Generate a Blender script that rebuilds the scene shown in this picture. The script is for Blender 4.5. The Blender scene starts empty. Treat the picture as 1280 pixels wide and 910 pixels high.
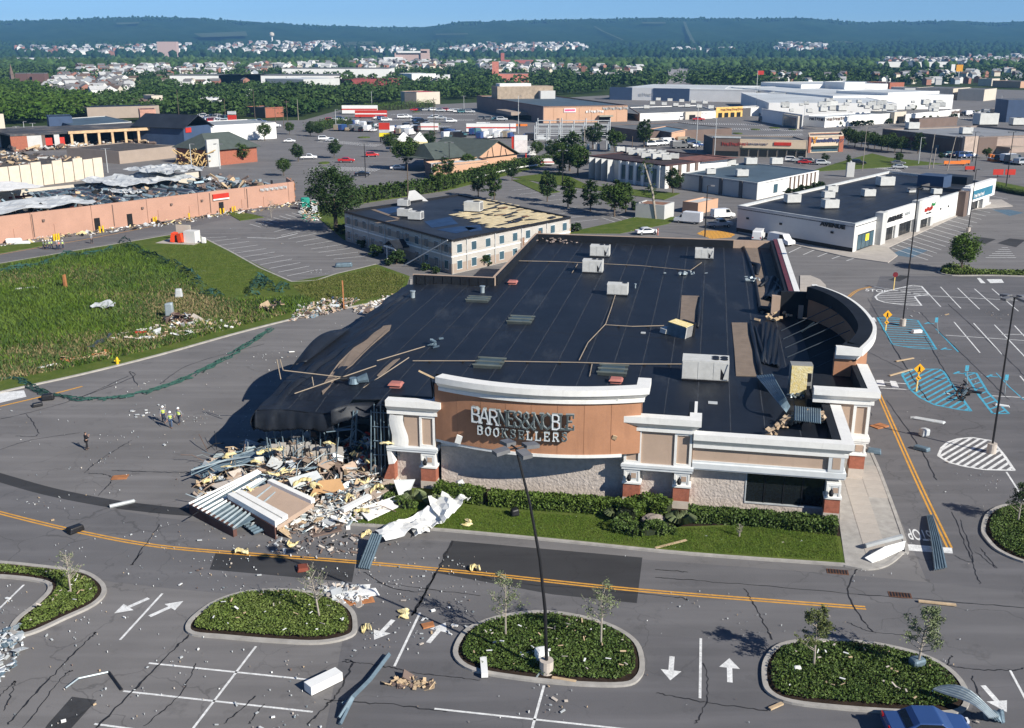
import bpy,bmesh,math,random
import numpy as np
from mathutils import Vector,Matrix,Euler
R=math.radians
C=bpy.context.scene.collection
sc=bpy.context.scene
rnd=random.Random(7)
# ------------------------------------------------------------------ camera
H=36.0
HAZE=8.0e-5
FPX,CX,CY,HZ=1270.0,640.0,455.0,60.0
PITCH=math.atan((CY-HZ)/FPX)
cam=bpy.data.objects.new('camera',bpy.data.cameras.new('camera'))
C.objects.link(cam)
cam.location=(0,0,H)
cam.rotation_euler=(math.pi/2-PITCH,0,0)
cam.data.sensor_width=36
cam.data.lens=36*FPX/1280
cam.data.clip_start=0.5
cam.data.clip_end=40000
sc.camera=cam
# ------------------------------------------------------------------ world, sun, exposure
SUN_AZ,SUN_EL=R(130),R(32)
w=bpy.data.worlds.new('World');sc.world=w;w.use_nodes=True
wn=w.node_tree
sky=wn.nodes.new('ShaderNodeTexSky');sky.sky_type='NISHITA';sky.sun_disc=False
sky.sun_elevation=SUN_EL;sky.sun_rotation=SUN_AZ
sky.altitude=0;sky.air_density=0.62;sky.dust_density=0.0;sky.ozone_density=8.0
wn.links.new(sky.outputs[0],wn.nodes['Background'].inputs[0])
wn.nodes['Background'].inputs[1].default_value=0.078
sd=bpy.data.lights.new('sun','SUN');sun=bpy.data.objects.new('sun',sd);C.objects.link(sun)
sd.energy=5.0;sd.angle=R(0.5);sd.color=(1,0.95,0.86)
dv=Vector((math.sin(SUN_AZ)*math.cos(SUN_EL),math.cos(SUN_AZ)*math.cos(SUN_EL),math.sin(SUN_EL)))
sun.rotation_euler=dv.to_track_quat('Z','Y').to_euler()
sun.location=(60,-60,120)
sc.view_settings.view_transform='Standard';sc.view_settings.look='None'
sc.view_settings.exposure=0.5;sc.view_settings.gamma=1
sc.cycles.max_bounces=6
sc.cycles.volume_bounces=0
# ------------------------------------------------------------------ survey helpers: sight line through the photo -> point of the place
cP,sP=math.cos(PITCH),math.sin(PITCH)
def G(px,py,z=0.0):
 dx=(px-CX)/FPX;dy=(CY-py)/FPX
 d=(dx,cP+dy*sP,-sP+dy*cP)
 t=(z-H)/d[2]
 return Vector((d[0]*t,d[1]*t,z))
def PX(x,y,z):
 z-=H
 f=y*cP-z*sP;u=y*sP+z*cP
 return(CX+FPX*x/f,CY-FPX*u/f)
def hgt(base,top_y):
 g=G(*base);lo,hi=0.0,60.0
 for _ in range(40):
  m=(lo+hi)/2
  if PX(g.x,g.y,m)[1]>top_y:lo=m
  else:hi=m
 return lo
def frame(o,ang):
 return Matrix.Translation(o)@Matrix.Rotation(ang,4,'Z')
I4=Matrix.Identity(4)
BA=R(10.85)
BO=G(1040,640)
FB=frame(BO,-BA)
def B(u,v,z=0.0):return FB@Vector((u,v,z))
FBI=FB.inverted()
def UV(px,py,z=0.0):return FBI@G(px,py,z)
# ------------------------------------------------------------------ materials
MAT={}
def lin(c):
 return tuple(c[:3])+(1.0,)
def mat(name,col,rough=0.85,var=0.2,scale=0.6,col2=None,metal=0.0,spec=0.35,bump=0.0,bscale=8.0,island=0.0,fine=0.0,fscale=25.0,stain=None):
 if name in MAT:return MAT[name]
 m=bpy.data.materials.new(name);m.use_nodes=True;MAT[name]=m
 nt=m.node_tree;N=nt.nodes;L=nt.links
 b=N['Principled BSDF']
 b.inputs['Roughness'].default_value=rough
 b.inputs['Metallic'].default_value=metal
 b.inputs['Specular IOR Level'].default_value=spec
 tc=N.new('ShaderNodeTexCoord')
 ns=N.new('ShaderNodeTexNoise');ns.inputs['Scale'].default_value=scale;ns.inputs['Detail'].default_value=6;ns.inputs['Roughness'].default_value=0.65
 L.new(tc.outputs['Object'],ns.inputs['Vector'])
 rp=N.new('ShaderNodeValToRGB');L.new(ns.outputs['Fac'],rp.inputs['Fac'])
 c2=col2 or tuple(min(1,x*(1+var))for x in col)
 c1=col if col2 else tuple(x*(1-var)for x in col)
 rp.color_ramp.elements[0].position=0.32;rp.color_ramp.elements[1].position=0.68
 rp.color_ramp.elements[0].color=lin(c1);rp.color_ramp.elements[1].color=lin(c2)
 out=rp.outputs['Color']
 def mult(out,fac_socket,lo,hi):
  mr=N.new('ShaderNodeMapRange');L.new(fac_socket,mr.inputs['Value'])
  mr.inputs['To Min'].default_value=lo;mr.inputs['To Max'].default_value=hi
  vm=N.new('ShaderNodeVectorMath');vm.operation='SCALE'
  L.new(out,vm.inputs[0]);L.new(mr.outputs['Result'],vm.inputs['Scale'])
  return vm.outputs['Vector']
 if island:
  ge=N.new('ShaderNodeNewGeometry')
  out=mult(out,ge.outputs['Random Per Island'],1-island,1+island)
 if fine:
  n2=N.new('ShaderNodeTexNoise');n2.inputs['Scale'].default_value=fscale;n2.inputs['Detail'].default_value=3
  L.new(tc.outputs['Object'],n2.inputs['Vector'])
  out=mult(out,n2.outputs['Fac'],1-fine*1.6,1+fine*1.6)
 if stain:
  mp=N.new('ShaderNodeMapping');mp.inputs['Scale'].default_value=stain[3];L.new(tc.outputs['Object'],mp.inputs['Vector'])
  n5=N.new('ShaderNodeTexNoise');n5.inputs['Scale'].default_value=1.0;n5.inputs['Detail'].default_value=6;n5.inputs['Roughness'].default_value=0.7;L.new(mp.outputs[0],n5.inputs['Vector'])
  mr=N.new('ShaderNodeMapRange');L.new(n5.outputs['Fac'],mr.inputs['Value']);mr.inputs['From Min'].default_value=stain[1];mr.inputs['From Max'].default_value=stain[2];mr.inputs['To Max'].default_value=stain[4]
  mx=N.new('ShaderNodeMix');mx.data_type='RGBA';L.new(mr.outputs['Result'],mx.inputs[0]);L.new(out,mx.inputs[6]);mx.inputs[7].default_value=lin(stain[0]);out=mx.outputs[2]
 L.new(out,b.inputs['Base Color'])
 if bump:
  n3=N.new('ShaderNodeTexNoise');n3.inputs['Scale'].default_value=bscale;n3.inputs['Detail'].default_value=4
  L.new(tc.outputs['Object'],n3.inputs['Vector'])
  bp=N.new('ShaderNodeBump');bp.inputs['Strength'].default_value=bump;bp.inputs['Distance'].default_value=0.1
  L.new(n3.outputs['Fac'],bp.inputs['Height']);L.new(bp.outputs['Normal'],b.inputs['Normal'])
 return m
def asphalt(name,c1,c2,litter=0.0,fscale=1.0):
 m=mat(name,c1,rough=0.9,col2=c2,scale=0.06,spec=0.25,fine=0.16,fscale=18,bump=0.15,bscale=22)
 nt=m.node_tree;N=nt.nodes;L=nt.links;b=N['Principled BSDF']
 src=b.inputs['Base Color'].links[0].from_socket
 tc=[n for n in N if n.type=='TEX_COORD'][0]
 def blend(src,fac,col):
  mx=N.new('ShaderNodeMix');mx.data_type='RGBA'
  L.new(fac,mx.inputs[0]);L.new(src,mx.inputs[6]);mx.inputs[7].default_value=lin(col)
  return mx.outputs[2]
 def thr(sock,a,bb,lo=0.0,hi=1.0):
  mr=N.new('ShaderNodeMapRange');L.new(sock,mr.inputs['Value'])
  mr.inputs['From Min'].default_value=a;mr.inputs['From Max'].default_value=bb
  mr.inputs['To Min'].default_value=lo;mr.inputs['To Max'].default_value=hi
  return mr.outputs['Result']
  # worn streaks and oil
 mp=N.new('ShaderNodeMapping');mp.inputs['Scale'].default_value=(0.05,0.5,1);mp.inputs['Rotation'].default_value=(0,0,R(10));L.new(tc.outputs['Object'],mp.inputs['Vector'])
 n1=N.new('ShaderNodeTexNoise');n1.inputs['Scale'].default_value=1.2;n1.inputs['Detail'].default_value=5;L.new(mp.outputs[0],n1.inputs['Vector'])
 src=blend(src,thr(n1.outputs['Fac'],0.45,0.75,0,0.65),tuple(x*1.3 for x in c2))
 n4=N.new('ShaderNodeTexNoise');n4.inputs['Scale'].default_value=0.35;n4.inputs['Detail'].default_value=7;n4.inputs['Roughness'].default_value=0.7;L.new(tc.outputs['Object'],n4.inputs['Vector'])
 src=blend(src,thr(n4.outputs['Fac'],0.58,0.72,0,0.55),tuple(x*0.62 for x in c1))
 # hairline cracks
 v=N.new('ShaderNodeTexVoronoi');v.feature='DISTANCE_TO_EDGE';v.inputs['Scale'].default_value=0.16
 nw=N.new('ShaderNodeTexNoise');nw.inputs['Scale'].default_value=0.5;nw.inputs['Detail'].default_value=3;L.new(tc.outputs['Object'],nw.inputs['Vector'])
 mxv=N.new('ShaderNodeVectorMath');mxv.operation='MULTIPLY_ADD';L.new(nw.outputs['Color'],mxv.inputs[0]);mxv.inputs[1].default_value=(3,3,0);L.new(tc.outputs['Object'],mxv.inputs[2])
 L.new(mxv.outputs[0],v.inputs['Vector'])
 cr=thr(v.outputs['Distance'],0.003,0.011,0.38,0)
 nm=N.new('ShaderNodeTexNoise');nm.inputs['Scale'].default_value=0.05;L.new(tc.outputs['Object'],nm.inputs['Vector'])
 mm=N.new('ShaderNodeMath');mm.operation='MULTIPLY';L.new(cr,mm.inputs[0]);L.new(thr(nm.outputs['Fac'],0.45,0.6),mm.inputs[1])
 src=blend(src,mm.outputs[0],tuple(x*0.35 for x in c1))
 L.new(src,b.inputs['Base Color'])
 return m
def glass(name,col,rough=0.08):
 m=mat(name,col,rough=rough,var=0.15,scale=0.4,spec=0.6)
 return m
 # ------------------------------------------------------------------ mesh builder
class M:
 def __init__(s,T=None):s.v=[];s.f=[];s.m=[];s.T=T or I4
 def pt(s,p):
  q=s.T@Vector(p);s.v.append(q[:]);return len(s.v)-1
 def face(s,pts,mi=0):
  s.f.append([s.pt(p)for p in pts]);s.m.append(mi);return s
 def box(s,a,b,mi=0):
  x0,y0,z0=[min(a[i],b[i])for i in range(3)];x1,y1,z1=[max(a[i],b[i])for i in range(3)]
  return s.hexa([(x0,y0,z0),(x1,y0,z0),(x1,y1,z0),(x0,y1,z0),(x0,y0,z1),(x1,y0,z1),(x1,y1,z1),(x0,y1,z1)],mi)
 def hexa(s,P,mi=0):
  k=[s.pt(p)for p in P]
  for q in((3,2,1,0),(4,5,6,7),(0,1,5,4),(1,2,6,5),(2,3,7,6),(3,0,4,7)):
   s.f.append([k[i]for i in q]);s.m.append(mi)
  return s
 def obox(s,c,size,rot=(0,0,0),mi=0):
  Rm=Euler(rot).to_matrix();c=Vector(c);h=[x/2 for x in size]
  P=[c+Rm@Vector((sx*h[0],sy*h[1],sz*h[2]))for sz in(-1,1)for sx,sy in((-1,-1),(1,-1),(1,1),(-1,1))]
  return s.hexa(P,mi)
 def prism(s,poly,z0,z1,mi=0,top=None,bottom=True):
  n=len(poly);zf=(lambda z:(z if callable(z)else(lambda i:z)))
  a=[s.pt((p[0],p[1],z0))for p in poly];b=[s.pt((p[0],p[1],z1))for p in poly]
  for i in range(n):
   j=(i+1)%n;s.f.append([a[i],a[j],b[j],b[i]]);s.m.append(mi)
  s.f.append(b[:]);s.m.append(mi if top is None else top)
  if bottom:s.f.append(a[::-1]);s.m.append(mi)
  return s
 def cyl(s,x,y,z0,z1,r0,r1=None,n=10,mi=0):
  return s.tube([(x,y,z0),(x,y,z1)],[r0,r0 if r1 is None else r1],n,mi)
 def tube(s,pts,r,n=6,mi=0,cap=True):
  pts=[Vector(p)for p in pts];rr=r if isinstance(r,(list,tuple))else[r]*len(pts)
  rings=[]
  for i,p in enumerate(pts):
   d=(pts[min(i+1,len(pts)-1)]-pts[max(i-1,0)])
   d=d.normalized()if d.length>1e-9 else Vector((0,0,1))
   a=Vector((0,0,1))if abs(d.z)<0.9 else Vector((1,0,0))
   e=d.cross(a).normalized();f=d.cross(e)
   rings.append([s.pt(p+rr[i]*(math.cos(t)*e+math.sin(t)*f))for t in[2*math.pi*k/n for k in range(n)]])
  for a,b in zip(rings[:-1],rings[1:]):
   for k in range(n):
    s.f.append([a[k],a[(k+1)%n],b[(k+1)%n],b[k]]);s.m.append(mi)
  if cap:
   s.f.append(rings[0][::-1]);s.m.append(mi);s.f.append(rings[-1]);s.m.append(mi)
  return s
 def strip(s,pts,w,z,mi=0):
  pts=[Vector((p[0],p[1]))for p in pts];L=[];n=len(pts)
  for i,p in enumerate(pts):
   d=(pts[min(i+1,n-1)]-pts[max(i-1,0)]).normalized();q=Vector((-d.y,d.x))*w/2
   L.append((s.pt((p.x+q.x,p.y+q.y,z)),s.pt((p.x-q.x,p.y-q.y,z))))
  for a,b in zip(L[:-1],L[1:]):
   s.f.append([a[1],b[1],b[0],a[0]]);s.m.append(mi)
  return s
 def sheet(s,rows,mi=0,thick=0):
  k=[[s.pt(p)for p in r]for r in rows]
  for a,b in zip(k[:-1],k[1:]):
   for i in range(len(a)-1):
    s.f.append([a[i],a[i+1],b[i+1],b[i]]);s.m.append(mi)
  return s
 def mesh(s,name,mats,org=None,smooth=False):
  me=bpy.data.meshes.new(name)
  o=org or(0,0,0)
  me.from_pydata([(x-o[0],y-o[1],z-o[2])for x,y,z in s.v],[],s.f)
  for m in(mats if isinstance(mats,(list,tuple))else[mats]):me.materials.append(m)
  if any(s.m):me.polygons.foreach_set('material_index',s.m)
  if smooth:me.polygons.foreach_set('use_smooth',[True]*len(me.polygons))
  me.update()
  return me
ORG={}
def thing(name,label,cat,loc=(0,0,0),group=None,rot=0.0):
 o=bpy.data.objects.new(name,None);C.objects.link(o);o.location=loc;o.rotation_euler=(0,0,rot);o.empty_display_size=0.5
 ORG[o.name]=Vector(loc)if not rot else None
 o['label']=label;o['category']=cat
 if group:o['group']=group
 return o
def part(mb,name,mats,parent,smooth=False,local=False,label=None,kind=None,solid=0.0):
 """a child mesh; builder coordinates are world ones unless local"""
 org=None if local else ORG.get(parent.name)
 o=bpy.data.objects.new(name,mb.mesh(name,mats,org,smooth));C.objects.link(o);o.parent=parent
 ORG[o.name]=org
 if label:o['label']=label
 if kind:o['kind']=kind
 if solid:sm=o.modifiers.new('solid','SOLIDIFY');sm.thickness=solid;sm.offset=0
 return o
def top(mb,name,mats,label=None,cat=None,group=None,kind=None,smooth=False,solid=0.0,zero=False):
 xs=np.array(mb.v);lo=xs.min(0);hi=xs.max(0)
 org=Vector((0,0,0))if zero else Vector(((lo[0]+hi[0])/2,(lo[1]+hi[1])/2,lo[2]))
 o=bpy.data.objects.new(name,mb.mesh(name,mats,org,smooth));C.objects.link(o);o.location=org
 ORG[o.name]=org
 if label:o['label']=label
 if cat:o['category']=cat
 if group:o['group']=group
 if kind:o['kind']=kind
 if solid:sm=o.modifiers.new('solid','SOLIDIFY');sm.thickness=solid;sm.offset=0
 return o
def setting(mb,name,mats,smooth=False):return top(mb,name,mats,kind='structure',smooth=smooth,zero=True)
def inst(name,mesh,parent,loc=(0,0,0),rot=(0,0,0),scale=(1,1,1),label=None):
 o=bpy.data.objects.new(name,mesh);C.objects.link(o);o.parent=parent;o.location=loc;o.rotation_euler=rot;o.scale=scale
 if label:o['label']=label
 return o
KIDS={}
def copy_tree(o,loc,rot,label=None,group=None,scale=1.0,matmap=None):
 r=o.copy();C.objects.link(r);r.location=loc;r.rotation_euler=(0,0,rot);r.scale=(scale,)*3 if not hasattr(scale,'__len__')else scale
 if label:r['label']=label
 if group:r['group']=group
 def rec(src,dst):
  for ch in src.children:
   c=ch.copy();C.objects.link(c);c.parent=dst
   if matmap:remat(c,matmap)
   rec(ch,c)
 if matmap and r.type=='MESH':remat(r,matmap)
 rec(o,r)
 return r
def remat(c,mm):
 if c.type!='MESH':return
 for s in c.material_slots:
  if s.material and s.material.name in mm:
   nm=mm[s.material.name];s.link='OBJECT';s.material=nm
def npmesh(name,V,F,mats,mi=None,smooth=False):
 """fast mesh from arrays; F is (n,3) or (n,4)"""
 me=bpy.data.meshes.new(name);k=F.shape[1]
 me.vertices.add(len(V));me.vertices.foreach_set('co',np.ascontiguousarray(V,dtype=np.float32).ravel())
 me.loops.add(F.size);me.loops.foreach_set('vertex_index',np.ascontiguousarray(F,dtype=np.int32).ravel())
 me.polygons.add(len(F));me.polygons.foreach_set('loop_start',np.arange(0,F.size,k,dtype=np.int32))
 me.polygons.foreach_set('loop_total',np.full(len(F),k,dtype=np.int32))
 for m in(mats if isinstance(mats,(list,tuple))else[mats]):me.materials.append(m)
 if mi is not None:me.polygons.foreach_set('material_index',np.ascontiguousarray(mi,dtype=np.int32))
 if smooth:me.polygons.foreach_set('use_smooth',np.ones(len(F),dtype=bool))
 me.update(calc_edges=True);me.validate()
 return me
def npobj(name,me,loc=(0,0,0),kind=None,label=None,cat=None,group=None,parent=None):
 o=bpy.data.objects.new(name,me);C.objects.link(o);o.location=loc
 if parent:o.parent=parent
 if kind:o['kind']=kind
 if label:o['label']=label
 if cat:o['category']=cat
 if group:o['group']=group
 return o
nr=np.random.default_rng(11)
def inpoly(P,poly):
 x,y=P[:,0],P[:,1];ins=np.zeros(len(P),bool);n=len(poly)
 for i in range(n):
  x1,y1=poly[i][0],poly[i][1];x2,y2=poly[(i+1)%n][0],poly[(i+1)%n][1]
  if y1==y2:continue
  c=((y1>y)!=(y2>y))&(x<(x2-x1)*(y-y1)/(y2-y1)+x1);ins^=c
 return ins
def scatter(poly,n):
 p=np.array([(q[0],q[1])for q in poly]);lo,hi=p.min(0),p.max(0);out=np.zeros((0,2))
 while len(out)<n:
  c=nr.uniform(lo,hi,(n*2,2));out=np.vstack([out,c[inpoly(c,poly)]])
 return out[:n]
def blades(P,h,wd,lean=0.35,z=0.0,quad=False):
 """upright leaf blades / triangles at ground points P; h, wd arrays"""
 n=len(P);a=nr.uniform(0,2*np.pi,n);d=np.stack([np.cos(a),np.sin(a)],1)
 b=nr.normal(0,1,(n,2))*(lean*h)[:,None]
 V=np.zeros((n,3,3));zz=np.full(n,z)if np.isscalar(z)else z
 V[:,0,:2]=P-d*wd[:,None]/2;V[:,1,:2]=P+d*wd[:,None]/2;V[:,2,:2]=P+b
 V[:,0,2]=zz;V[:,1,2]=zz;V[:,2,2]=zz+h
 return V.reshape(-1,3),np.arange(3*n).reshape(-1,3)
def leaves(P,s,flat=0.0):
 """randomly turned leaf quads centred on P (n,3), sizes s (n)"""
 n=len(P);a=nr.normal(0,1,(n,3));a/=np.linalg.norm(a,axis=1)[:,None]
 c=nr.normal(0,1,(n,3));b=np.cross(a,c);b/=np.linalg.norm(b,axis=1)[:,None]
 if flat:a[:,2]*=1-flat;b[:,2]*=1-flat
 s=s[:,None]
 V=np.stack([P-a*s,P-b*s*0.6,P+a*s,P+b*s*0.6],1)
 return V.reshape(-1,3),np.arange(4*n).reshape(-1,4)
def smoothpts(pts,n=6,closed=False):
 P=[Vector(p)for p in pts];out=[];m=len(P)
 rng=range(m if closed else m-1)
 for i in rng:
  p0=P[(i-1)%m]if(closed or i)else P[i];p1=P[i];p2=P[(i+1)%m];p3=P[(i+2)%m]if(closed or i+2<m)else P[min(i+1,m-1)]
  for k in range(n):
   t=k/n
   out.append(0.5*((2*p1)+(p2-p0)*t+(2*p0-5*p1+4*p2-p3)*t*t+(3*p1-p0-3*p2+p3)*t**3))
 if not closed:out.append(P[-1])
 return out
def text_mesh(s,size,depth,mats,name='lettering',bold=0.0,align='CENTER'):
 cu=bpy.data.curves.new(name,'FONT');cu.body=s;cu.size=size;cu.extrude=depth/2;cu.align_x=align;cu.align_y='CENTER';cu.offset=bold
 o=bpy.data.objects.new(name,cu);C.objects.link(o);bpy.context.view_layer.update()
 me=bpy.data.meshes.new_from_object(o.evaluated_get(bpy.context.evaluated_depsgraph_get()));bpy.data.objects.remove(o)
 me.name=name;me.materials.clear()
 for m in(mats if isinstance(mats,(list,tuple))else[mats]):me.materials.append(m)
 return me
 # ------------------------------------------------------------------ palette
A_MAIN=asphalt('asphalt',(0.138,0.132,0.130),(0.184,0.176,0.172))
A_LOT=asphalt('newer asphalt',(0.104,0.102,0.106),(0.140,0.136,0.140))
A_PATCH=asphalt('asphalt patch',(0.034,0.034,0.036),(0.050,0.050,0.052))
A_ROAD=asphalt('road asphalt',(0.116,0.113,0.116),(0.150,0.146,0.148))
TAR=mat('tar seal',(0.022,0.022,0.024),rough=0.6,var=0.3,scale=3)
LINE=mat('white road paint',(0.70,0.70,0.68),rough=0.7,var=0.22,scale=2.0,fine=0.25,fscale=9)
YLINE=mat('yellow road paint',(0.62,0.31,0.05),rough=0.7,var=0.2,scale=2.0,fine=0.2,fscale=9)
FBLUE=mat('faded blue paint',(0.085,0.14,0.19),rough=0.8,var=0.25,scale=1.0,fine=.3,fscale=6)
BLUEP=mat('blue road paint',(0.075,0.35,0.49),rough=0.7,var=0.25,scale=1.5,fine=0.25,fscale=8)
CONC=mat('kerb concrete',(0.36,0.34,0.31),rough=0.9,var=0.18,scale=1.2,fine=0.12)
SLAB=mat('pavement concrete',(0.42,0.38,0.335),rough=0.9,var=0.10,scale=0.7,fine=0.08,fscale=15,stain=((.26,.22,.18),.55,.8,(.8,.8,.8),.6))
LAWN=mat('lawn',(0.060,0.100,0.016),rough=0.95,col2=(0.115,0.14,0.032),scale=0.5,spec=0.1,fine=0.3,fscale=6)
BED=mat('mulch',(0.035,0.024,0.018),rough=0.95,var=0.4,scale=3,spec=0.1)
TERR=mat('far ground',(0.030,0.052,0.018),rough=0.95,col2=(0.055,0.075,0.028),scale=0.02,spec=0.05)
ROOF=mat('black roof membrane',(0.0085,0.0115,0.018),rough=0.55,col2=(0.0145,0.018,0.026),scale=0.22,spec=0.3,fine=0.12,fscale=2.5,stain=((0.06,0.065,0.07),.56,.80,(.22,.07,.2),.75))
ROOF2=mat('black roof fleece',(0.011,0.013,0.017),rough=0.7,var=0.3,scale=0.5,spec=0.25)
SEAM=mat('dusty roof seam',(0.048,0.054,0.064),rough=0.8,var=0.35,scale=0.9)
INSUL=mat('brown insulation board',(0.20,0.155,0.12),rough=0.95,var=0.14,scale=0.9,fine=0.1,fscale=7)
WHITE=mat('white trim',(0.78,0.77,0.73),rough=0.6,var=0.06,scale=1.2,stain=((.42,.38,.33),.58,.85,(2.2,2.2,.35),.5))
GREYT=mat('grey trim',(0.62,0.64,0.64),rough=0.7,var=0.08,scale=0.8)
TAN=mat('tan stucco',(0.44,0.325,0.245),rough=0.9,var=0.06,scale=0.5,fine=0.05,fscale=12,stain=((.27,.20,.15),.55,.85,(1.6,1.6,.22),.5))
SIGNT=mat('terracotta stucco',(0.40,0.20,0.112),rough=0.9,var=0.09,scale=0.4,fine=0.05,fscale=6,stain=((.24,.12,.075),.52,.85,(1.1,1.1,.18),.55))
STONE=mat('split face block',(0.52,0.455,0.40),rough=0.95,var=0.12,scale=2.2,bump=0.9,bscale=4.5,stain=((.30,.25,.21),.5,.8,(2.5,2.5,1.6),.6))
BRICK=mat('red brick',(0.33,0.115,0.07),rough=0.9,var=0.2,scale=3,fine=0.2,fscale=14)
PLINTH=mat('beige plinth',(0.50,0.44,0.38),rough=0.9,var=0.1,scale=1.5)
GLASSD=glass('dark window glass',(0.012,0.015,0.017))
GLASSB=glass('blue window glass',(0.05,0.10,0.13),0.12)
BLACK=mat('black metal',(0.014,0.014,0.016),rough=0.5,var=0.2)
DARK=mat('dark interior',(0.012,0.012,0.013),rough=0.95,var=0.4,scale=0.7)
STEEL=mat('galvanised steel',(0.36,0.42,0.44),rough=0.45,var=0.16,scale=1.5,metal=0.35)
STEELB=mat('blue-grey steel',(0.15,0.21,0.25),rough=0.5,var=0.25,scale=1.5,metal=0.3)
UNITW=mat('rooftop unit paint',(0.56,0.56,0.53),rough=0.6,var=0.1,scale=1.6,fine=0.06)
YELLOW=mat('yellow insulation',(0.66,0.50,0.16),rough=0.95,col2=(0.78,0.70,0.45),scale=3.5,bump=0.6)
WOOD=mat('raw lumber',(0.50,0.37,0.23),rough=0.9,var=0.2,scale=2.0)
RUST=mat('rusty orange board',(0.36,0.15,0.06),rough=0.9,var=0.25,scale=1.6)
SILVER=mat('faded grey sheet',(0.48,0.50,0.50),rough=0.6,var=0.15,scale=1.0)
LEAF=mat('leaves',(0.030,0.062,0.012),rough=0.7,col2=(0.062,0.098,0.020),scale=0.5,spec=0.2,island=0.4)
LEAF2=mat('dark leaves',(0.020,0.044,0.012),rough=0.7,col2=(0.040,0.068,0.018),scale=0.5,spec=0.2,island=0.4)
LEAFB=mat('bright leaves',(0.055,0.105,0.015),rough=0.7,col2=(0.090,0.140,0.025),scale=0.5,spec=0.2,island=0.4)
PALE=mat('silvery leaves',(0.13,0.17,0.075),rough=0.7,col2=(0.20,0.23,0.12),scale=1.0,spec=0.2,island=0.3)
BARK=mat('bark',(0.13,0.10,0.075),rough=0.95,var=0.3,scale=3)
BARKL=mat('pale bark',(0.34,0.30,0.25),rough=0.95,var=0.25,scale=3)
RED=mat('red paint',(0.50,0.035,0.02),rough=0.5,var=0.12)
ORANGE=mat('orange plastic',(0.75,0.20,0.03),rough=0.6,var=0.1)
# ------------------------------------------------------------------ ground, roads, car parks, markings
def gp(L,z=0.0):return[G(x,y,z)for x,y in L]
def inset(poly,d):
 n=len(poly);A=sum(poly[i].x*poly[(i+1)%n].y-poly[(i+1)%n].x*poly[i].y for i in range(n));s=1 if A>0 else-1
 out=[]
 for i in range(n):
  t=(poly[(i+1)%n]-poly[i-1]);t.z=0;t.normalize()
  out.append(Vector((poly[i].x-t.y*d*s,poly[i].y+t.x*d*s,0)))
 return out
def ring(mb,outer,inner,z0,z1,mi=0):
 n=len(outer)
 for i in range(n):
  j=(i+1)%n;o,p,a,b=outer[i],outer[j],inner[i],inner[j]
  mb.face([(o.x,o.y,z0),(p.x,p.y,z0),(p.x,p.y,z1),(o.x,o.y,z1)],mi)
  mb.face([(o.x,o.y,z1),(p.x,p.y,z1),(b.x,b.y,z1),(a.x,a.y,z1)],mi)
  mb.face([(a.x,a.y,z1),(b.x,b.y,z1),(b.x,b.y,z0),(a.x,a.y,z0)],mi)
 return mb
 # base terrain, one sheet to the horizon
mb=M();gy=[-700,0,200,500,1000,2000,4000,9000];gx=[-8800,-3000,-1000,-300,300,1000,3000,8800]
mb.sheet([[(x,y,-.35)for x in gx]for y in gy])
setting(mb,'ground',TERR)
mb=M()
lot_poly=gp([(-260,1100),(1540,1100),(1500,400),(1480,190),(1450,122),(1290,113),(1080,107),(880,112),(760,119),(600,128),(430,136),(380,150),(300,152),(130,160),(60,157),(-150,165),(-250,300)])
mb.face([p[:]for p in lot_poly][::-1]if False else[(p.x,p.y,0)for p in lot_poly])
lot=setting(mb,'parking_lot',A_MAIN)
def lotpart(mb,name,m,kind=None):return part(mb,name,m,lot,kind=kind)
mb=M();mb.face([(p.x,p.y,.003)for p in gp([(1062,500),(1090,372),(1100,345),(1480,345),(1480,800),(1190,800)])]);part(mb,'newer_surface',A_LOT,lot)
mb=M();mb.face([(p.x,p.y,.003)for p in gp([(440,740),(620,735),(1084,772),(1480,800),(1500,1050),(380,1050)])]);part(mb,'newer_surface',A_LOT,lot)
# ring road with lighter surfacing
def spath(px,n=6):return[(p.x,p.y)for p in smoothpts(gp(px),n)]
ylow=spath([(-90,615),(0,641),(100,665),(200,683),(330,694),(450,703),(600,717),(800,738),(1082,760)])
mb=M();rd=smoothpts(gp([(-90,622),(0,646),(100,672),(200,688),(330,700),(450,710),(600,722),(800,742),(1082,765),(1320,790)]),6)
rp_=[(p.x,p.y)for p in rd]
mb.strip(rp_,10.0,0.004);setting(mb,'road',A_ROAD)
mb=M();mb.strip(spath([(-60,330),(0,322),(100,304),(185,289),(260,272),(380,246)]),9.5,0.004);setting(mb,'service_road',A_ROAD)
# double yellow lines
def offs(path,d):
 P=[Vector(p)for p in path];out=[]
 for i,p in enumerate(P):
  t=(P[min(i+1,len(P)-1)]-P[max(i-1,0)]).normalized();out.append((p.x-t.y*d,p.y+t.x*d))
 return out
for path in(ylow,spath([(1187,685),(1145,597),(1101,498),(1082,455)]),spath([(1061,371),(1072,363),(1089,358.5)])):
 for d in(-0.16,0.16):
  mb=M();mb.strip(offs(path,d),0.17,0.012);lotpart(mb,'yellow_line',YLINE)
mb=M();mb.strip(spath([(0,508),(60,494),(103,483)]),0.3,0.012);lotpart(mb,'yellow_line',YLINE)
mb=M();mb.strip(spath([(0,318),(140,293),(260,268),(360,247)]),0.22,0.012);lotpart(mb,'yellow_line',YLINE)
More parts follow.
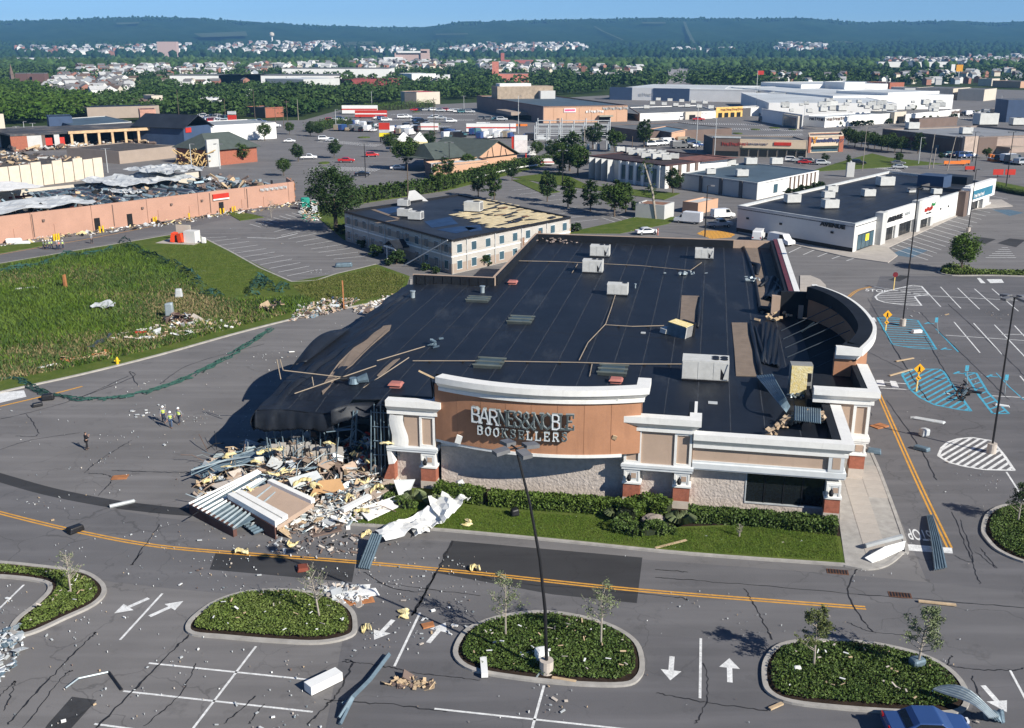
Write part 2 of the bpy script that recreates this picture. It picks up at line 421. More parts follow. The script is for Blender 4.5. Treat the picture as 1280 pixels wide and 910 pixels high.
# repair patches
for pl in([(566,676),(803,697),(796,754),(690,743),(545,716)],[(60,905),(90,871),(121,875),(85,915),(50,920)],[(270,690),(445,700),(440,728),(262,712)],[(1110,350),(1125,344),(1138,345),(1124,352)]):
 mb=M();mb.face([(p.x,p.y,0.008)for p in gp(pl)]);lotpart(mb,'asphalt_patch',A_PATCH)
mb=M();pts=[(p.x,p.y)for p in smoothpts(gp([(-30,588),(0,597),(60,614),(130,628),(190,636),(235,640),(270,641)]),5)];mb.strip(pts,1.35,0.008);lotpart(mb,'asphalt_patch',A_PATCH)
for pl in([(1205,300),(1222,296),(1245,299),(1232,305)],[(1246,304),(1262,298),(1282,300),(1270,309)]):
 mb=M();mb.face([(p.x,p.y,0.008)for p in gp(pl)]);lotpart(mb,'asphalt_patch',A_PATCH)
 # white stall and lane lines
def wl(p,q,w=0.14,m=LINE,name='stall_line',z=0.012):
 mb=M();a,b=G(*p),G(*q);mb.strip([(a.x,a.y),(b.x,b.y)],w,z);return lotpart(mb,name,m)
for p,q in[((186,829),(398,851)),((154,864),(391,890)),((118,905),(170,912)),((320,808),(238,915)),((543,886),(795,913)),((680,857),(664,915)),((0,760),(30,731)),((1262,837),(1284,878))]:
 wl(p,q,0.15)
for p,q in[((525,766),(493,833)),((876,798),(875,873)),((203,742),(150,800))]:
 wl(p,q,0.16,name='lane_line')
for p,q in[((1152,357.6),(1176,383.6)),((1175.5,358.5),(1201,385.4)),((1197,360),(1224.5,386.6)),((1218,361),(1249,388)),((1240,361),(1273,389)),((1147,369),(1290,376.5)),((1192.5,402.4),(1225,441)),((1217,404),(1252.6,443)),((1243,406),(1282,447)),((1268,407),(1310,452)),((1182,419),(1300,427)),((1275,470),(1300,500)),((1238,494.7),(1300,498)),((1190,494),(1180,490)),((1258,590),(1290,640)),((1252,418),(1290,418))]:
 wl(p,q,0.16)
for p,q in[((1088,357.5),(1150,368)),((1098,477),(1136,480)),((1100,485),(1138,487))]:
 wl(p,q,0.2,name='lane_line')
 # lines in front of the white strip shops and the lots further off
for i in range(19):
 t=i/18.0
 a=G(1115+107*t,310-68*t);b=G(1160+100*t,325-76*t)
 mb=M();mb.strip([(a.x,a.y),(b.x,b.y)],0.16,0.012);lotpart(mb,'stall_line',LINE)
for i in range(5):
 wl((986+18*i,316+2.5*i),(1012+19*i,303.5+3.2*i),0.16)
for i in range(11):
 t=i/10.0
 wl((247+112*t,298+47*t),(290+107*t,293+44*t)if i else(283,296),0.15)
for i in range(9):
 t=i/8.0
 wl((342+75*t,300+24*t-10*(1-t)),(375+83*t,288+32*t-6*(1-t)),0.15)
wl((309,297),(345,298),0.3);wl((345,298),(372,292),0.3)
for i in range(9):wl((312+7.5*i,280-2.0*i),(326+7.5*i,284-2.0*i),0.15)
for i in range(9):
 wl((640+9*i,238+5*i),(676+9*i,234+5*i),0.16)
for i in range(7):wl((655+7*i,224+3*i),(690+6*i,221+3*i),0.16)
for i in range(6):wl((752+12*i,272-0.8*i),(770+12*i,278-.8*i),0.15)
# stop bars, crossing blocks
def quad(pl,m,name,z=0.014):
 mb=M();mb.face([(p.x,p.y,z)for p in gp(pl)]);return lotpart(mb,name,m)
quad([(1131,680),(1190,685),(1191,692),(1129,688)],LINE,'stop_bar')
quad([(1086,397),(1093,397),(1096,402),(1087,402.5)],LINE,'crossing_block')
quad([(1095,475),(1104,475),(1107,483),(1097,482.5)],LINE,'crossing_block')
quad([(1112,476),(1120,476.5),(1124,485),(1115,484)],LINE,'crossing_block')
quad([(-10,492),(30,488),(33,496),(-6,505)],LINE,'stop_bar')
quad([(1221,347.5),(1225,347.5),(1232,354),(1226,354)],LINE,'crossing_block')
quad([(1233,349),(1252,349),(1255,353.5),(1238,354)],LINE,'crossing_block')
# hatched islands
def hatch(pl,n,m,name,ang_p,w=0.15,gap=None,border=0.26):
 poly=gp(pl);mb=M();pp=[(p.x,p.y)for p in poly]+[(poly[0].x,poly[0].y)]
 for a,b in zip(pp[:-1],pp[1:]):mb.strip([a,b],border,0.013)
 a,b=G(*ang_p[0]),G(*ang_p[1]);d=(b-a).normalized();nn=Vector((-d.y,d.x,0))
 proj=[p.dot(nn)for p in poly];lo,hi=min(proj),max(proj)
 for k in range(n):
  c=lo+(hi-lo)*(k+0.7)/(n+0.4);xs=[]
  for p,q in zip(poly,poly[1:]+poly[:1]):
   s,t=p.dot(nn)-c,q.dot(nn)-c
   if(s>0)!=(t>0):xs.append((p+(q-p)*(s/(s-t))))
  xs.sort(key=lambda v:v.dot(d))
  for i in range(0,len(xs)-1,2):
   mb.strip([(xs[i].x,xs[i].y),(xs[i+1].x,xs[i+1].y)],w,0.012)
 return lotpart(mb,name,m)
hatch([(1173,570),(1177,560),(1185,553),(1198,548.5),(1215,547),(1240,551),(1255,569),(1268,588),(1230,587),(1205,583),(1186,578)],11,LINE,'hatched_marking',((1196,580),(1240,553)),0.28)
hatch([(1094,371),(1100,366.5),(1120,361),(1141,356.5),(1152,358),(1161,368),(1143,370.5),(1152,382),(1128,381),(1106,378),(1097,375)],11,LINE,'hatched_marking',((1100,370),(1155,372)),0.2)
hatch([(1097,397),(1120,397.5),(1147,400.6),(1160,420),(1170.5,436.7),(1140,435),(1115,430.5)],13,BLUEP,'hatched_marking',((1105,411),(1160,413)),0.24)
hatch([(1127.7,469),(1130,464.5),(1138,461.5),(1174,461.5),(1180,465),(1186,475),(1200,494),(1214,514),(1198,512),(1168,506),(1150,497),(1138,487)],14,BLUEP,'hatched_marking',((1140,490),(1180,469)),0.28)
hatch([(1206,466),(1220,466),(1235,491),(1261,517),(1241,517),(1224,495)],9,BLUEP,'hatched_marking',((1208,472),(1226,466)),0.22)
hatch([(872,292),(880,288),(905,289),(918,293),(912,297),(890,298.5)],9,YLINE,'hatched_marking',((884,298),(878,288)),0.75)
wl((1170,411),(1198,440),0.2,BLUEP);wl((1245,466),(1262,484),0.14,BLUEP);wl((1262,484),(1280,500),0.14,BLUEP)
for p in((1159,404),(1180,436),(1196,466),(1237,470)):
 c=G(*p);mb=M();mb.strip([(c.x-0.5,c.y-0.4),(c.x+0.5,c.y+0.5)],0.3,0.012);mb.strip([(c.x-0.1,c.y),(c.x+0.8,c.y-0.4)],0.3,0.013);lotpart(mb,'wheelchair_symbol',BLUEP)
quad([(1112,318),(1136,309),(1160,313),(1140,322)],FBLUE,'blue_bay',0.006)
quad([(1240,262),(1262,262),(1280,266),(1262,270)],FBLUE,'blue_bay',0.006)
mb=M()
for k in range(6):a,b=G(1232+4*k,322-2.5*k),G(1270-2*k,322-2.5*k);mb.strip([(a.x,a.y),(b.x,b.y)],0.22,0.012)
lotpart(mb,'hatched_marking',LINE)
# faint stall rows and planted medians of the far car parks
for x0,y0,x1,y1,n in((440,158,560,158,46),(450,150,590,150,50),(490,143,592,143,40),(500,136,590,136,40),(860,160,1000,163,50),(840,154,950,156,40),(900,171,1000,168,40),(1190,140,1285,144,40),(1200,148,1285,152,36),(400,176,470,182,26),(390,210,470,212,22),(1062,205,1120,212,20)):
 mb=M()
 for k in range(n+1):a=G(x0+(x1-x0)*k/n,y0+(y1-y0)*k/n);mb.strip([(a.x,a.y-5),(a.x+1.5,a.y+5)],.22,.012)
 lotpart(mb,'stall_lines',LINE,'stuff')
for x0,y0,w_ in((872,166,14),(897,164,13),(922,167,12),(944,162,12),(968,160,13),(990,162,10),(470,146,14),(520,140,10),(545,155,12),(1225,139,14),(1250,146,14),(455,172,16),(405,204,14)):
 a=G(x0,y0);mb=M();mb.prism([(a.x+(w_/2*a.y/1330)*math.cos(t),a.y+3.2*math.sin(t))for t in np.linspace(0,6.28,13)[:-1]],-.1,.25);setting(mb,'planted_island',LAWN)
 # arrows
def arrow(px,flip,ang=None):
 c=G(*px);T=frame(c,(-BA if ang is None else ang)+(math.pi if flip else 0));mb=M(T)
 mb.face([(-0.16,-1.25,0.012),(0.16,-1.25,0.012),(0.16,0.25,0.012),(-0.16,0.25,0.012)])
 mb.face([(-0.62,0.25,0.012),(0.62,0.25,0.012),(0,1.3,0.012)])
 lotpart(mb,'arrow_marking',LINE)
for px,f,a in[((839,835),1,None),((912,838),0,None),((480,787),1,R(-22)),((546,791),0,R(-22)),((165,757),1,R(-40)),((208,761),0,R(-40)),((1243,873),1,R(5))]:arrow(px,f,a)
# STOP lettering for drivers coming towards the camera
for px,rot,s in[((1149,668),math.pi-BA,2.3),((1096,363.5),-.35,2.6)]:
 me=text_mesh('STOP',s,0.0,LINE,'stop_lettering',0.03);c=G(*px)
 o=inst('stop_lettering',me,lot,(c.x,c.y,0.015),(0,0,rot),(.32,1.15,1)if rot>1 else(.55,1,1))
 # dark tar seals over the long cracks
mb=M()
for pl,w_ in[([(1080,700),(1060,740),(1090,790)],.12),([(930,735),(945,760),(965,800)],.12),([(820,722),(900,728),(1100,745),(1280,760)],.1),([(820,712),(860,715)],.1),([(545,716),(515,770),(545,716),(566,676)],.2),([(455,715),(490,735),(535,741)],.1),([(120,910),(185,845),(230,800),(260,780)],.16),([(10,905),(60,850),(110,800),(120,790)],.14),([(30,910),(75,850),(90,838)],.1),([(0,870),(20,852),(5,888)],.1),([(180,908),(225,868),(245,830)],.1),([(280,905),(320,870)],.1),([(310,905),(330,880)],.08),([(385,905),(410,880),(425,862),(440,830),(432,825)],.14),([(430,827),(470,831),(520,841),(600,850)],.1),([(405,875),(480,880),(560,890)],.1),([(820,866),(880,878),(960,888)],.1),([(0,524),(40,515),(100,497),(160,470)],.14),([(0,562),(40,550),(100,541)],.1),([(106,591),(125,575),(165,550)],.12),([(140,588),(200,590),(240,590)],.12),([(122,620),(140,600),(130,593),(110,592)],.1),([(33,518),(45,535),(45,545),(20,545)],.1),([(178,690),(165,705),(200,655)],.1),([(1062,480),(1090,520)],.12),([(1108,500),(1150,560),(1170,600)],.12),([(1100,405),(1130,455),(1160,500)],.16),([(1155,420),(1185,470),(1200,500)],.14),([(1150,390),(1200,440),(1262,500)],.12),([(1085,373),(1100,400)],.1),([(1185,380),(1250,440),(1290,480)],.1),([(1085,440),(1130,462)],.12),([(1190,640),(1210,690),(1225,730)],.1),([(1192,694),(1216,700),(1200,650)],.1),([(1220,690),(1245,710),(1225,685)],.08),([(1060,778),(1090,790),(1150,795)],.08),([(1190,820),(1190,833),(1260,838),(1280,835)],.1),([(1215,845),(1235,900)],.1),([(870,905),(885,870),(880,830)],.08),([(600,720),(640,728),(830,745),(860,750)],.1),([(470,728),(600,745)],.1),([(240,640),(290,600),(300,640)],.1),([(200,480),(240,455),(330,430)],.12),([(100,497),(165,472),(162,465),(172,482)],.14)]:
 q=[(p.x+rnd.gauss(0,.045),p.y+rnd.gauss(0,.045))for p in smoothpts(gp(pl),14)]
 for k in range(0,len(q)-1,2):mb.strip(q[k:k+3],w_*rnd.uniform(.4,1.05),0.016)
lotpart(mb,'tar_seal',TAR)
# drain grates
for px in((1047,715),(1125,744)):
 c=G(*px);T=frame(c,-BA);mb=M(T);mb.box((-0.75,-0.35,0),(0.75,0.35,0.03),0)
 for k in range(7):mb.box((-0.65+k*0.2,-0.28,0.03),(-0.55+k*0.2,0.28,0.05),1)
 top(mb,'drain_grate',[mat('rusty grate',(0.13,0.06,0.035),var=.3),BLACK],{1047:'rusty drain grate by the kerb below the sidewalk corner',1125:'rusty square drain cover with a dark opening in the road right of the yellow lines'}[px[0]],'drain grate')
 # ------------------------------------------------------------------ grass field, kerbs
field_px=[(-120,350),(0,330),(100,313),(185,299),(215,294),(247,294),(290,316),(365,353),(420,343),(470,331),(512,346),(505,369),(440,383),(380,395),(300,415),(200,443),(100,468),(0,490),(-120,520)]
fld=gp(field_px)
mb=M();mb.prism([(p.x,p.y)for p in fld],-0.1,0.13);field=setting(mb,'grass_field',LAWN)
def kerb_along(px,w=0.35,h=0.15,smooth=4,parent=None):
 P=[(p.x,p.y)for p in smoothpts(gp(px),smooth)];mb=M();a,b=offs(P,w/2),offs(P,-w/2)
 for i in range(len(P)-1):
  mb.hexa([(b[i][0],b[i][1],-.05),(b[i+1][0],b[i+1][1],-.05),(a[i+1][0],a[i+1][1],-.05),(a[i][0],a[i][1],-.05),(b[i][0],b[i][1],h),(b[i+1][0],b[i+1][1],h),(a[i+1][0],a[i+1][1],h),(a[i][0],a[i][1],h)])
 return mb
part(kerb_along([(-120,521),(0,491),(100,469),(200,444),(300,416),(380,396),(440,384),(505,370),(514,350)]),'kerb',CONC,field)
part(kerb_along([(-120,350),(0,330),(100,313),(185,299),(215,294),(247,294)],smooth=2),'kerb',CONC,field)
part(kerb_along([(247,294),(290,316),(365,353),(420,343),(470,331)],smooth=2),'kerb',CONC,field)
# ------------------------------------------------------------------ lawn, bed and pavement along the bookstore front
mb=M();lw=gp([(390,652),(470,657),(560,663),(700,676),(860,692),(1056,706),(1047,655),(545,612),(430,610)])
mb.prism([(p.x,p.y)for p in lw],-0.1,0.12);front_lawn=setting(mb,'front_lawn',LAWN)
part(kerb_along([(390,653),(470,658),(560,664),(700,677),(860,693),(1056,707)],0.3,.15),'kerb',CONC,front_lawn)
mb=M();mb.prism([(p.x,p.y)for p in gp([(545,618),(640,634),(770,645),(800,668),(850,660),(930,657),(1050,672),(1047,650),(850,632),(545,606)])],0.0,0.135);part(mb,'planting_bed',BED,front_lawn)
# concrete pavement of separate slabs on the right side
mb=M();pv=gp([(1056.5,707),(1085,711.5),(1108,706),(1125,693),(1131,682),(1101,597),(1085,560),(1052,560),(1049,655)])
mb.prism([(p.x,p.y)for p in pv],-0.1,0.10);pave=setting(mb,'pavement',CONC)
slab=M();slab.box((-0.5,-0.5,0),(0.5,0.5,0.05));slab_me=slab.mesh('paving_slab',SLAB)
for iu in range(5):
 for iv in range(11):
  cu_,cv_=0.85+iu*1.62,-8.0+iv*1.75
  pw=B(cu_,cv_)
  pts4=np.array([B(cu_+a*.8,cv_+b*.87)[:2]for a in(-1,1)for b in(-1,1)])
  if inpoly(pts4,pv).all():inst('paving_slab',slab_me,pave,(pw.x,pw.y,0.07),(0,0,-BA),(1.59,1.72,1))
part(kerb_along([(1056,707.5),(1085,712),(1108,707),(1126,693),(1132,682),(1102,597),(1086,560)],.28,.14),'kerb',CONC,pave)
mb=M();mb.prism([(p.x,p.y)for p in gp([(1000,372),(1000,345),(1013,345),(1025,350),(1032,357),(1035,372)])],-.1,.12);setting(mb,'pavement',SLAB)
# ------------------------------------------------------------------ planted islands
ISL={'a':[(-60,702),(0,703),(60,709),(105,715),(128,728),(133,742),(118,758),(80,776),(45,792),(22,797),(12,790),(20,775),(45,755),(60,738),(50,729),(0,723),(-60,722)],'b':[(232,785),(243,770),(270,752),(310,740),(360,738),(410,745),(440,762),(447,782),(440,797),(400,806),(340,804),(280,799),(240,795)],'c':[(567,822),(572,800),(590,783),(630,770),(680,765),(730,772),(770,785),(798,805),(806,832),(800,850),(780,859),(720,858),(650,851),(590,840)],'d':[(952,850),(955,825),(975,806),(1020,800),(1080,803),(1140,815),(1180,832),(1205,855),(1212,880),(1195,894),(1140,894),(1060,889),(990,881),(960,868)],'e':[(1226,662),(1234,642),(1258,632),(1300,636),(1340,700),(1290,706),(1250,692),(1232,676)],}
SHRUB=mat('groundcover leaves',(0.080,0.125,0.022),rough=0.6,col2=(0.140,0.180,0.045),scale=0.7,spec=0.25,island=0.45)
SHRUBD=mat('dark groundcover leaves',(0.050,0.090,0.018),rough=0.6,col2=(0.088,0.130,0.028),scale=0.7,spec=0.25,island=0.45)
ISLO={}
for k,px in ISL.items():
 o=smoothpts(gp(px),4,True);inn=inset(o,0.32)
 mb=M();mb.prism([(p.x,p.y)for p in inset(o,0.1)],-.1,0.10);isl=setting(mb,'planted_island',BED);ISLO[k]=isl
 mb=M();ring(mb,o,inn,0,0.16);part(mb,'kerb',CONC,isl)
 bed=inset(o,0.6 if k!='a' else 0.6);n={'a':5600,'b':13000,'c':15500,'d':15500,'e':9500}[k]
 P=scatter(bed,n);hh=0.12+0.26*nr.uniform(0,1,n)**0.7*(0.70+0.3*np.sin(P[:,0]*2.1+np.sin(P[:,1]*1.3))*np.sin(P[:,1]*1.7+np.sin(P[:,0])))
 if k=='a':hh*=0.6
 V,F=leaves(np.stack([P[:,0],P[:,1],0.1+hh],1),nr.uniform(0.05,0.12,n),0.25)
 V2,F2=blades(P[::3],hh[::3]*1.15,nr.uniform(.05,.12,len(P[::3])),.3,0.1)
 me=npmesh('groundcover',V,F,[SHRUB if k in 'ab' else SHRUBD]);ob=npobj('groundcover',me,kind='stuff',parent=isl)
 # far right island strip with the round tree
strip_px=[(1172,340),(1185,334),(1225,338),(1300,340),(1300,346),(1240,345),(1190,345)]
o=smoothpts(gp(strip_px),4,True);mb=M();mb.prism([(p.x,p.y)for p in inset(o,.1)],-.1,.1);isl=setting(mb,'planted_island',BED)
mb=M();ring(mb,o,inset(o,.3),0,.16);part(mb,'kerb',CONC,isl)
P=scatter(inset(o,.5),5000);V,F=leaves(np.stack([P[:,0],P[:,1],nr.uniform(.15,.9,5000)*np.where(P[:,0]<G(1215,340).x,1,.45)],1),nr.uniform(.1,.22,5000));npobj('groundcover',npmesh('groundcover',V,F,[SHRUB]),kind='stuff',parent=isl)
# grass patches and verges further away
for i,pl in enumerate([[(775,292),(835,280),(850,272),(800,270),(770,278),(705,292)],[(1010,215),(1180,205),(1110,197),(1090,192),(1060,200)],[(385,262),(430,300),(470,305),(430,262),(405,255)],[(640,222),(700,215),(735,232),(850,242),(830,250),(700,232)],[(420,245),(560,225),(640,205),(690,196),(690,205),(560,238),(430,258)],[(1240,226),(1290,236),(1290,244),(1236,232)],[(275,262),(315,268),(330,272),(300,276)],[(-80,314),(0,308),(60,302),(62,306),(0,317),(-80,325)],[(640,225),(655,224),(700,240),(680,243)]]):
 mb=M();mb.prism([(p.x,p.y)for p in gp(pl)],-.1,.11);setting(mb,'grass_verge',LAWN)
 # ------------------------------------------------------------------ the bookstore
def mould(mb,path,prof,mi=0,cap=True):
 """extrude a (out, z) profile along a plan polyline, mitred; outside is on the right of travel"""
 P=[Vector((p[0],p[1]))for p in path];n=len(P);rows=[]
 for i in range(n):
  a=(P[i]-P[i-1]).normalized()if i else(P[1]-P[0]).normalized();b=(P[i+1]-P[i]).normalized()if i<n-1 else a
  na,nb=Vector((a.y,-a.x)),Vector((b.y,-b.x));m=(na+nb);m=m/max(0.25,m.dot(na))if m.length>1e-6 else na
  rows.append([(P[i].x+m.x*d,P[i].y+m.y*d,z)for d,z in prof])
 k=[[mb.pt(q)for q in r]for r in rows];w_=len(prof)
 for a,b in zip(k[:-1],k[1:]):
  for j in range(w_):
   mb.f.append([a[j],b[j],b[(j+1)%w_],a[(j+1)%w_]]);mb.m.append(mi)
 if cap:mb.f.append(k[0]);mb.m.append(mi);mb.f.append(k[-1][::-1]);mb.m.append(mi)
 return mb
def corn(z,h=1.15,o=0.55,back=-0.35):return[(back,z),(o,z),(o,z-0.42*h),(o-0.06,z-0.45*h),(0.16,z-0.8*h),(0.16,z-0.82*h),(0.22,z-0.82*h),(0.22,z-1.05*h),(back,z-1.05*h)]
store=thing('bookstore','large tornado-hit bookstore with black membrane roof, curved terracotta sign wall and one collapsed corner','store',B(0,0,0))
def sp(mb,name,m,**k):return part(mb,name,m,store,**k)
VF,VW=-2.0,-1.1
RZ=6.2
# structural walls
mb=M(FB);mb.box((-38.1,81.9,0),(0.2,82.3,7.4));sp(mb,'back_wall',TAN)
mb=M(FB);mb.box((-0.35,39,0),(0.2,81.9,7.7));sp(mb,'side_wall',TAN)
mb=M(FB);mb.box((-0.2,-0.7,0),(0.2,39,6.1));sp(mb,'side_wall',STONE)
mb=M(FB);mb.box((-38.4,48.9,0),(-38.1,82.3,7.4));sp(mb,'side_wall',TAN)
mb=M(FB);mb.box((-49.2,48.6,0),(-38.1,48.9,7.35));sp(mb,'back_wall',TAN)
mb=M(FB);mb.box((-49.4,22,0),(-49.1,48.9,5.9));mb.box((-49.4,9,0),(-49.1,22,3.0));sp(mb,'side_wall',STONE)
mb=M(FB);mb.box((-48.9,12,0),(-37.5,12.4,5.6));sp(mb,'inner_wall',mat('grey plasterboard',(0.30,0.29,0.27)))
mb=M(FB);mb.box((-49.0,1.5,-.02),(-37.5,12,.05));sp(mb,'shop_floor',mat('grey shop floor',(0.12,0.12,0.12),var=.3))
# inside faces of the parapets, black upstand
for a,b in(((-38.08,81.55,RZ-.1),(-7.0,81.9,7.35)),((-38.08,49.2,RZ-.1),(-37.8,81.5,7.38)),((-49.0,48.3,RZ-.1),(-38.1,48.58,7.3)),((-1.45,45.5,RZ-.1),(-0.36,81.5,7.62))):
 mb=M(FB);mb.box(a,b);sp(mb,'parapet',ROOF2)
mb=M(FB);mb.box((-1.0,45.5,7.62),(-0.4,82,7.74));sp(mb,'coping',mat('dark red coping',(0.13,0.03,0.03),rough=.5))
mb=M(FB);mb.box((-0.38,45.3,7.6),(0.3,82.2,7.8));sp(mb,'coping',WHITE)
for k in range(9):
 mb=M(FB);mb.box((-48.6+k*1.2,48.24,RZ),(-48.52+k*1.2,48.3,7.28));sp(mb,'parapet_joint',BLACK)
 # roof sheets, each its own piece
def rz(u,v):
 z=RZ+0.05*math.sin(u*.9+v*.21)*math.sin(v*.16)
 if u<-37.5:
  t=min(1,max(0,(14-v)/14));s=min(1,(-37.5-u)/6)
  z-=1.05*t*t*s+0.25*s*min(1,max(0,(-46.5-u)/3))+0.10*math.sin(v*1.1+u*.7)*s*min(1,t*2.2)
 return z
seams=[-49.9,-47.0,-44.4,-41.67]+[-38.9+2.77*k for k in range(15)]
seams[-1]=-0.42
for a,b in zip(seams[:-1],seams[1:]):
 v1=81.6 if a>-38.5 else 48.4
 if a<-38.5 and b>-38.1:v1=48.4
 v0=-0.9 if a>-37.2 else(0.9 if a<-42 else 3.2 if a<-39.5 else 1.5)
 nv=26;nu=4;rows=[]
 for j in range(nv+1):
  v=v0+(v1-v0)*(j/nv)**1.25
  rows.append([(a+0.004+(b-a-0.008)*i/nu,v,rz(a+(b-a)*i/nu,v))for i in range(nu+1)])
 mb=M(FB);mb.sheet(rows);sp(mb,'roof_sheet',ROOF,solid=0.06)
 if a>-49:
  mb=M(FB);pts=[]
  for j in range(41):
   v=v0+.2+(v1-v0-.2)*j/40;pts.append((a,v,rz(a,v)))
  L_=[[(p[0]-.045-.02*math.sin(p[1]*2),p[1],p[2]+.034),(p[0]+.045+.02*math.sin(p[1]*3),p[1],p[2]+.045)]for p in pts]
  mb.sheet(L_);sp(mb,'roof_seam',SEAM)
  # cross laps
for v in(27.5,55.0,70):
 mb=M(FB);mb.sheet([[(u,v-.04,rz(u,v)+.047),(u,v+.04,rz(u,v)+.047)]for u in np.linspace(-36 if v>49 else-44,-2,30)][::1]);sp(mb,'roof_seam',mat('roof lap',(0.035,0.04,0.047)))
 # notch sheet left of u=-38.4 behind is covered by the low wall; close the strip beside the notch
mb=M(FB);mb.box((-38.15,48.3,6.05),(-36.1,81.6,6.19));sp(mb,'roof_sheet',ROOF)
# hanging membrane at the collapsed front corner
rows=[]
for k in range(9):
 t=k/8;rows.append([(u,0.95-0.28*math.sin(t*2.0)*(1+.3*math.sin(u*3.7))+.03*math.sin(u*5.3+t)*math.sin(u*1.7)+.05*math.sin(u*1.6+2*t),rz(u,.9)-0.02-1.75*t-(0.22*math.sin(u*.9+1)+.05*math.sin(u*4.7)+.03*math.sin(u*13))*t*t)for u in np.linspace(-50.1,-42.7,60)])
mb=M(FB);mb.sheet(rows);sp(mb,'hanging_membrane',ROOF,smooth=True,solid=0.05)
rows=[]
for k in range(5):
 t=k/4;rows.append([(-42.7+5.4*s,0.6+3.4*math.sin(s*2.2)*(1-.5*t)-.2,rz(-41,3)-.1-(1.5-.9*s)*t+.15*math.sin(9*s))for s in np.linspace(0,1,12)])
mb=M(FB);mb.sheet(rows);sp(mb,'hanging_membrane',ROOF,smooth=True,solid=0.05)
rows=[]
for k in range(6):
 t=k/5;rows.append([(-49.9-.55*math.sin(t*2.5)*(1+.4*math.sin(v*.8)),v,rz(-49.9,v)-2.0*t*(1 if v<25 else max(.25,1-(v-25)/14)))for v in np.linspace(.9,47,34)])
mb=M(FB);mb.sheet(rows);sp(mb,'hanging_membrane',ROOF,smooth=True,solid=0.05)
rows=[]
for k in range(7):
 t=k/6;rows.append([(-49.6-2.3*t+.6*t*t,v,rz(-49.6,v)+.25+(1.15*math.sin((v-12)/13*math.pi))*math.sin(t*2.4)-.9*t*t)for v in np.linspace(12,25,16)])
mb=M(FB);mb.sheet(rows);sp(mb,'curled_membrane',ROOF,smooth=True,solid=0.07)
for k,(va,vb,uu,hh)in enumerate([(2,20,-48.6,.35),(8,30,-47.2,.28),(20,44,-48.3,.3),(3,12,-45.5,.2),(26,46,-49.1,.32)]):
 mb=M(FB);rows=[]
 for j in range(5):
  s=j/4*math.pi;rows.append([(uu+(v-va)*.04+.45*math.cos(s)+.12*math.sin(v),v,rz(uu,v)+.05+hh*math.sin(s)*math.sin((v-va)/(vb-va)*math.pi))for v in np.linspace(va,vb,18)])
 mb.sheet(rows);sp(mb,'membrane_fold',ROOF,smooth=True)
for k in range(9):
 u=-49.4+.82*k;sp(M(FB).tube([(u,1.6+.3*(k%2),.1),(u+rnd.uniform(-.5,.5),1.5,rz(u,1.5)-.2)],.07,4),'steel_stud',STEELB)
 # exposed insulation strips
def patch(pl,z=.09,m=INSUL,name='insulation_board'):
 P=[UV(x,y,RZ)for x,y in pl];mb=M(FB)
 mb.f.append([mb.pt((p.x,p.y,rz(p.x,p.y)+z))for p in P]);mb.m.append(0)
 bm_lo=[(p.x,p.y,rz(p.x,p.y)-.02)for p in P];n=len(P)
 for i in range(n):
  j=(i+1)%n;mb.face([bm_lo[i],bm_lo[j],(P[j].x,P[j].y,rz(P[j].x,P[j].y)+z),(P[i].x,P[i].y,rz(P[i].x,P[i].y)+z)])
 sp(mb,name,m)
 return P
patch([(403,488),(401,481),(411,468),(424,453)[:2],(440,438),(464,413),(480,408),(489,407),(487,413),(464,433),(441,456),(425,467),(411,480)],.13)
patch([(471,470),(480,461),(492,451),(500,448.5),(485,462),(474,472)],.1)
patch([(852,369.7),(874,370.5),(871,390),(868.6,411.7),(850,401)],.1)
patch([(914.5,404),(934,404),(940,437),(946,470.7),(920,470.7),(918,440)],.1)
patch([(922.8,302),(944,302),(950,318),(957,345),(964,372),(960,382),(953,393),(949,389),(947,360),(936,329.5),(930,312)],.1)
patch([(946,302),(966,303),(975,335),(984,366),(970,370),(962,350),(955,325)],.1)
# loose membrane rolled back beside the strips
def roll(pts,r,label=None):
 mb=M(FB);mb.tube([(UV(x,y,RZ).x,UV(x,y,RZ).y,RZ+r*.8)for x,y in pts],[r*(0.7+.5*abs(math.sin(i*1.7)))for i in range(len(pts))],8);sp(mb,'rolled_membrane',ROOF,smooth=True)
roll([(938,405),(941,420),(945,440),(948,455),(951,470)],.2);roll([(944,410),(950,432),(957,455)],.16);roll([(876,372),(874,390),(872,410)],.2)
roll([(928,306),(936,326),(944,352),(950,390)],.2);roll([(950,360),(962,352),(976,362),(984,372)],.28);roll([(955,375),(968,372),(980,378)],.3)
roll([(950,388),(975,392),(1005,396)],.4);roll([(936,330),(948,334),(946,345)],.3)
rows=[[(UV(956+26*s,348+6*s+28*t,RZ).x,UV(956+26*s,348+6*s+28*t,RZ).y,RZ+.2+.45*math.sin(s*3.1)*(.4+.6*t)+.2*math.sin(7*t+4*s)+.12*math.sin(19*s+11*t))for s in np.linspace(0,1,16)]for t in np.linspace(0,1,16)]
mb=M(FB);mb.sheet(rows);sp(mb,'torn_membrane',ROOF,solid=.05)
rows=[[(UV(952+22*s,405+6*s+50*t,RZ).x,UV(952+22*s,405+6*s+50*t,RZ).y,RZ+.12+.16*math.sin(s*3.1)+.12*math.sin(9*t+6*s)+.08*math.sin(23*s+7*t))for s in np.linspace(0,1,16)]for t in np.linspace(0,1,22)]
mb=M(FB);mb.sheet(rows);sp(mb,'torn_membrane',ROOF,solid=.05)
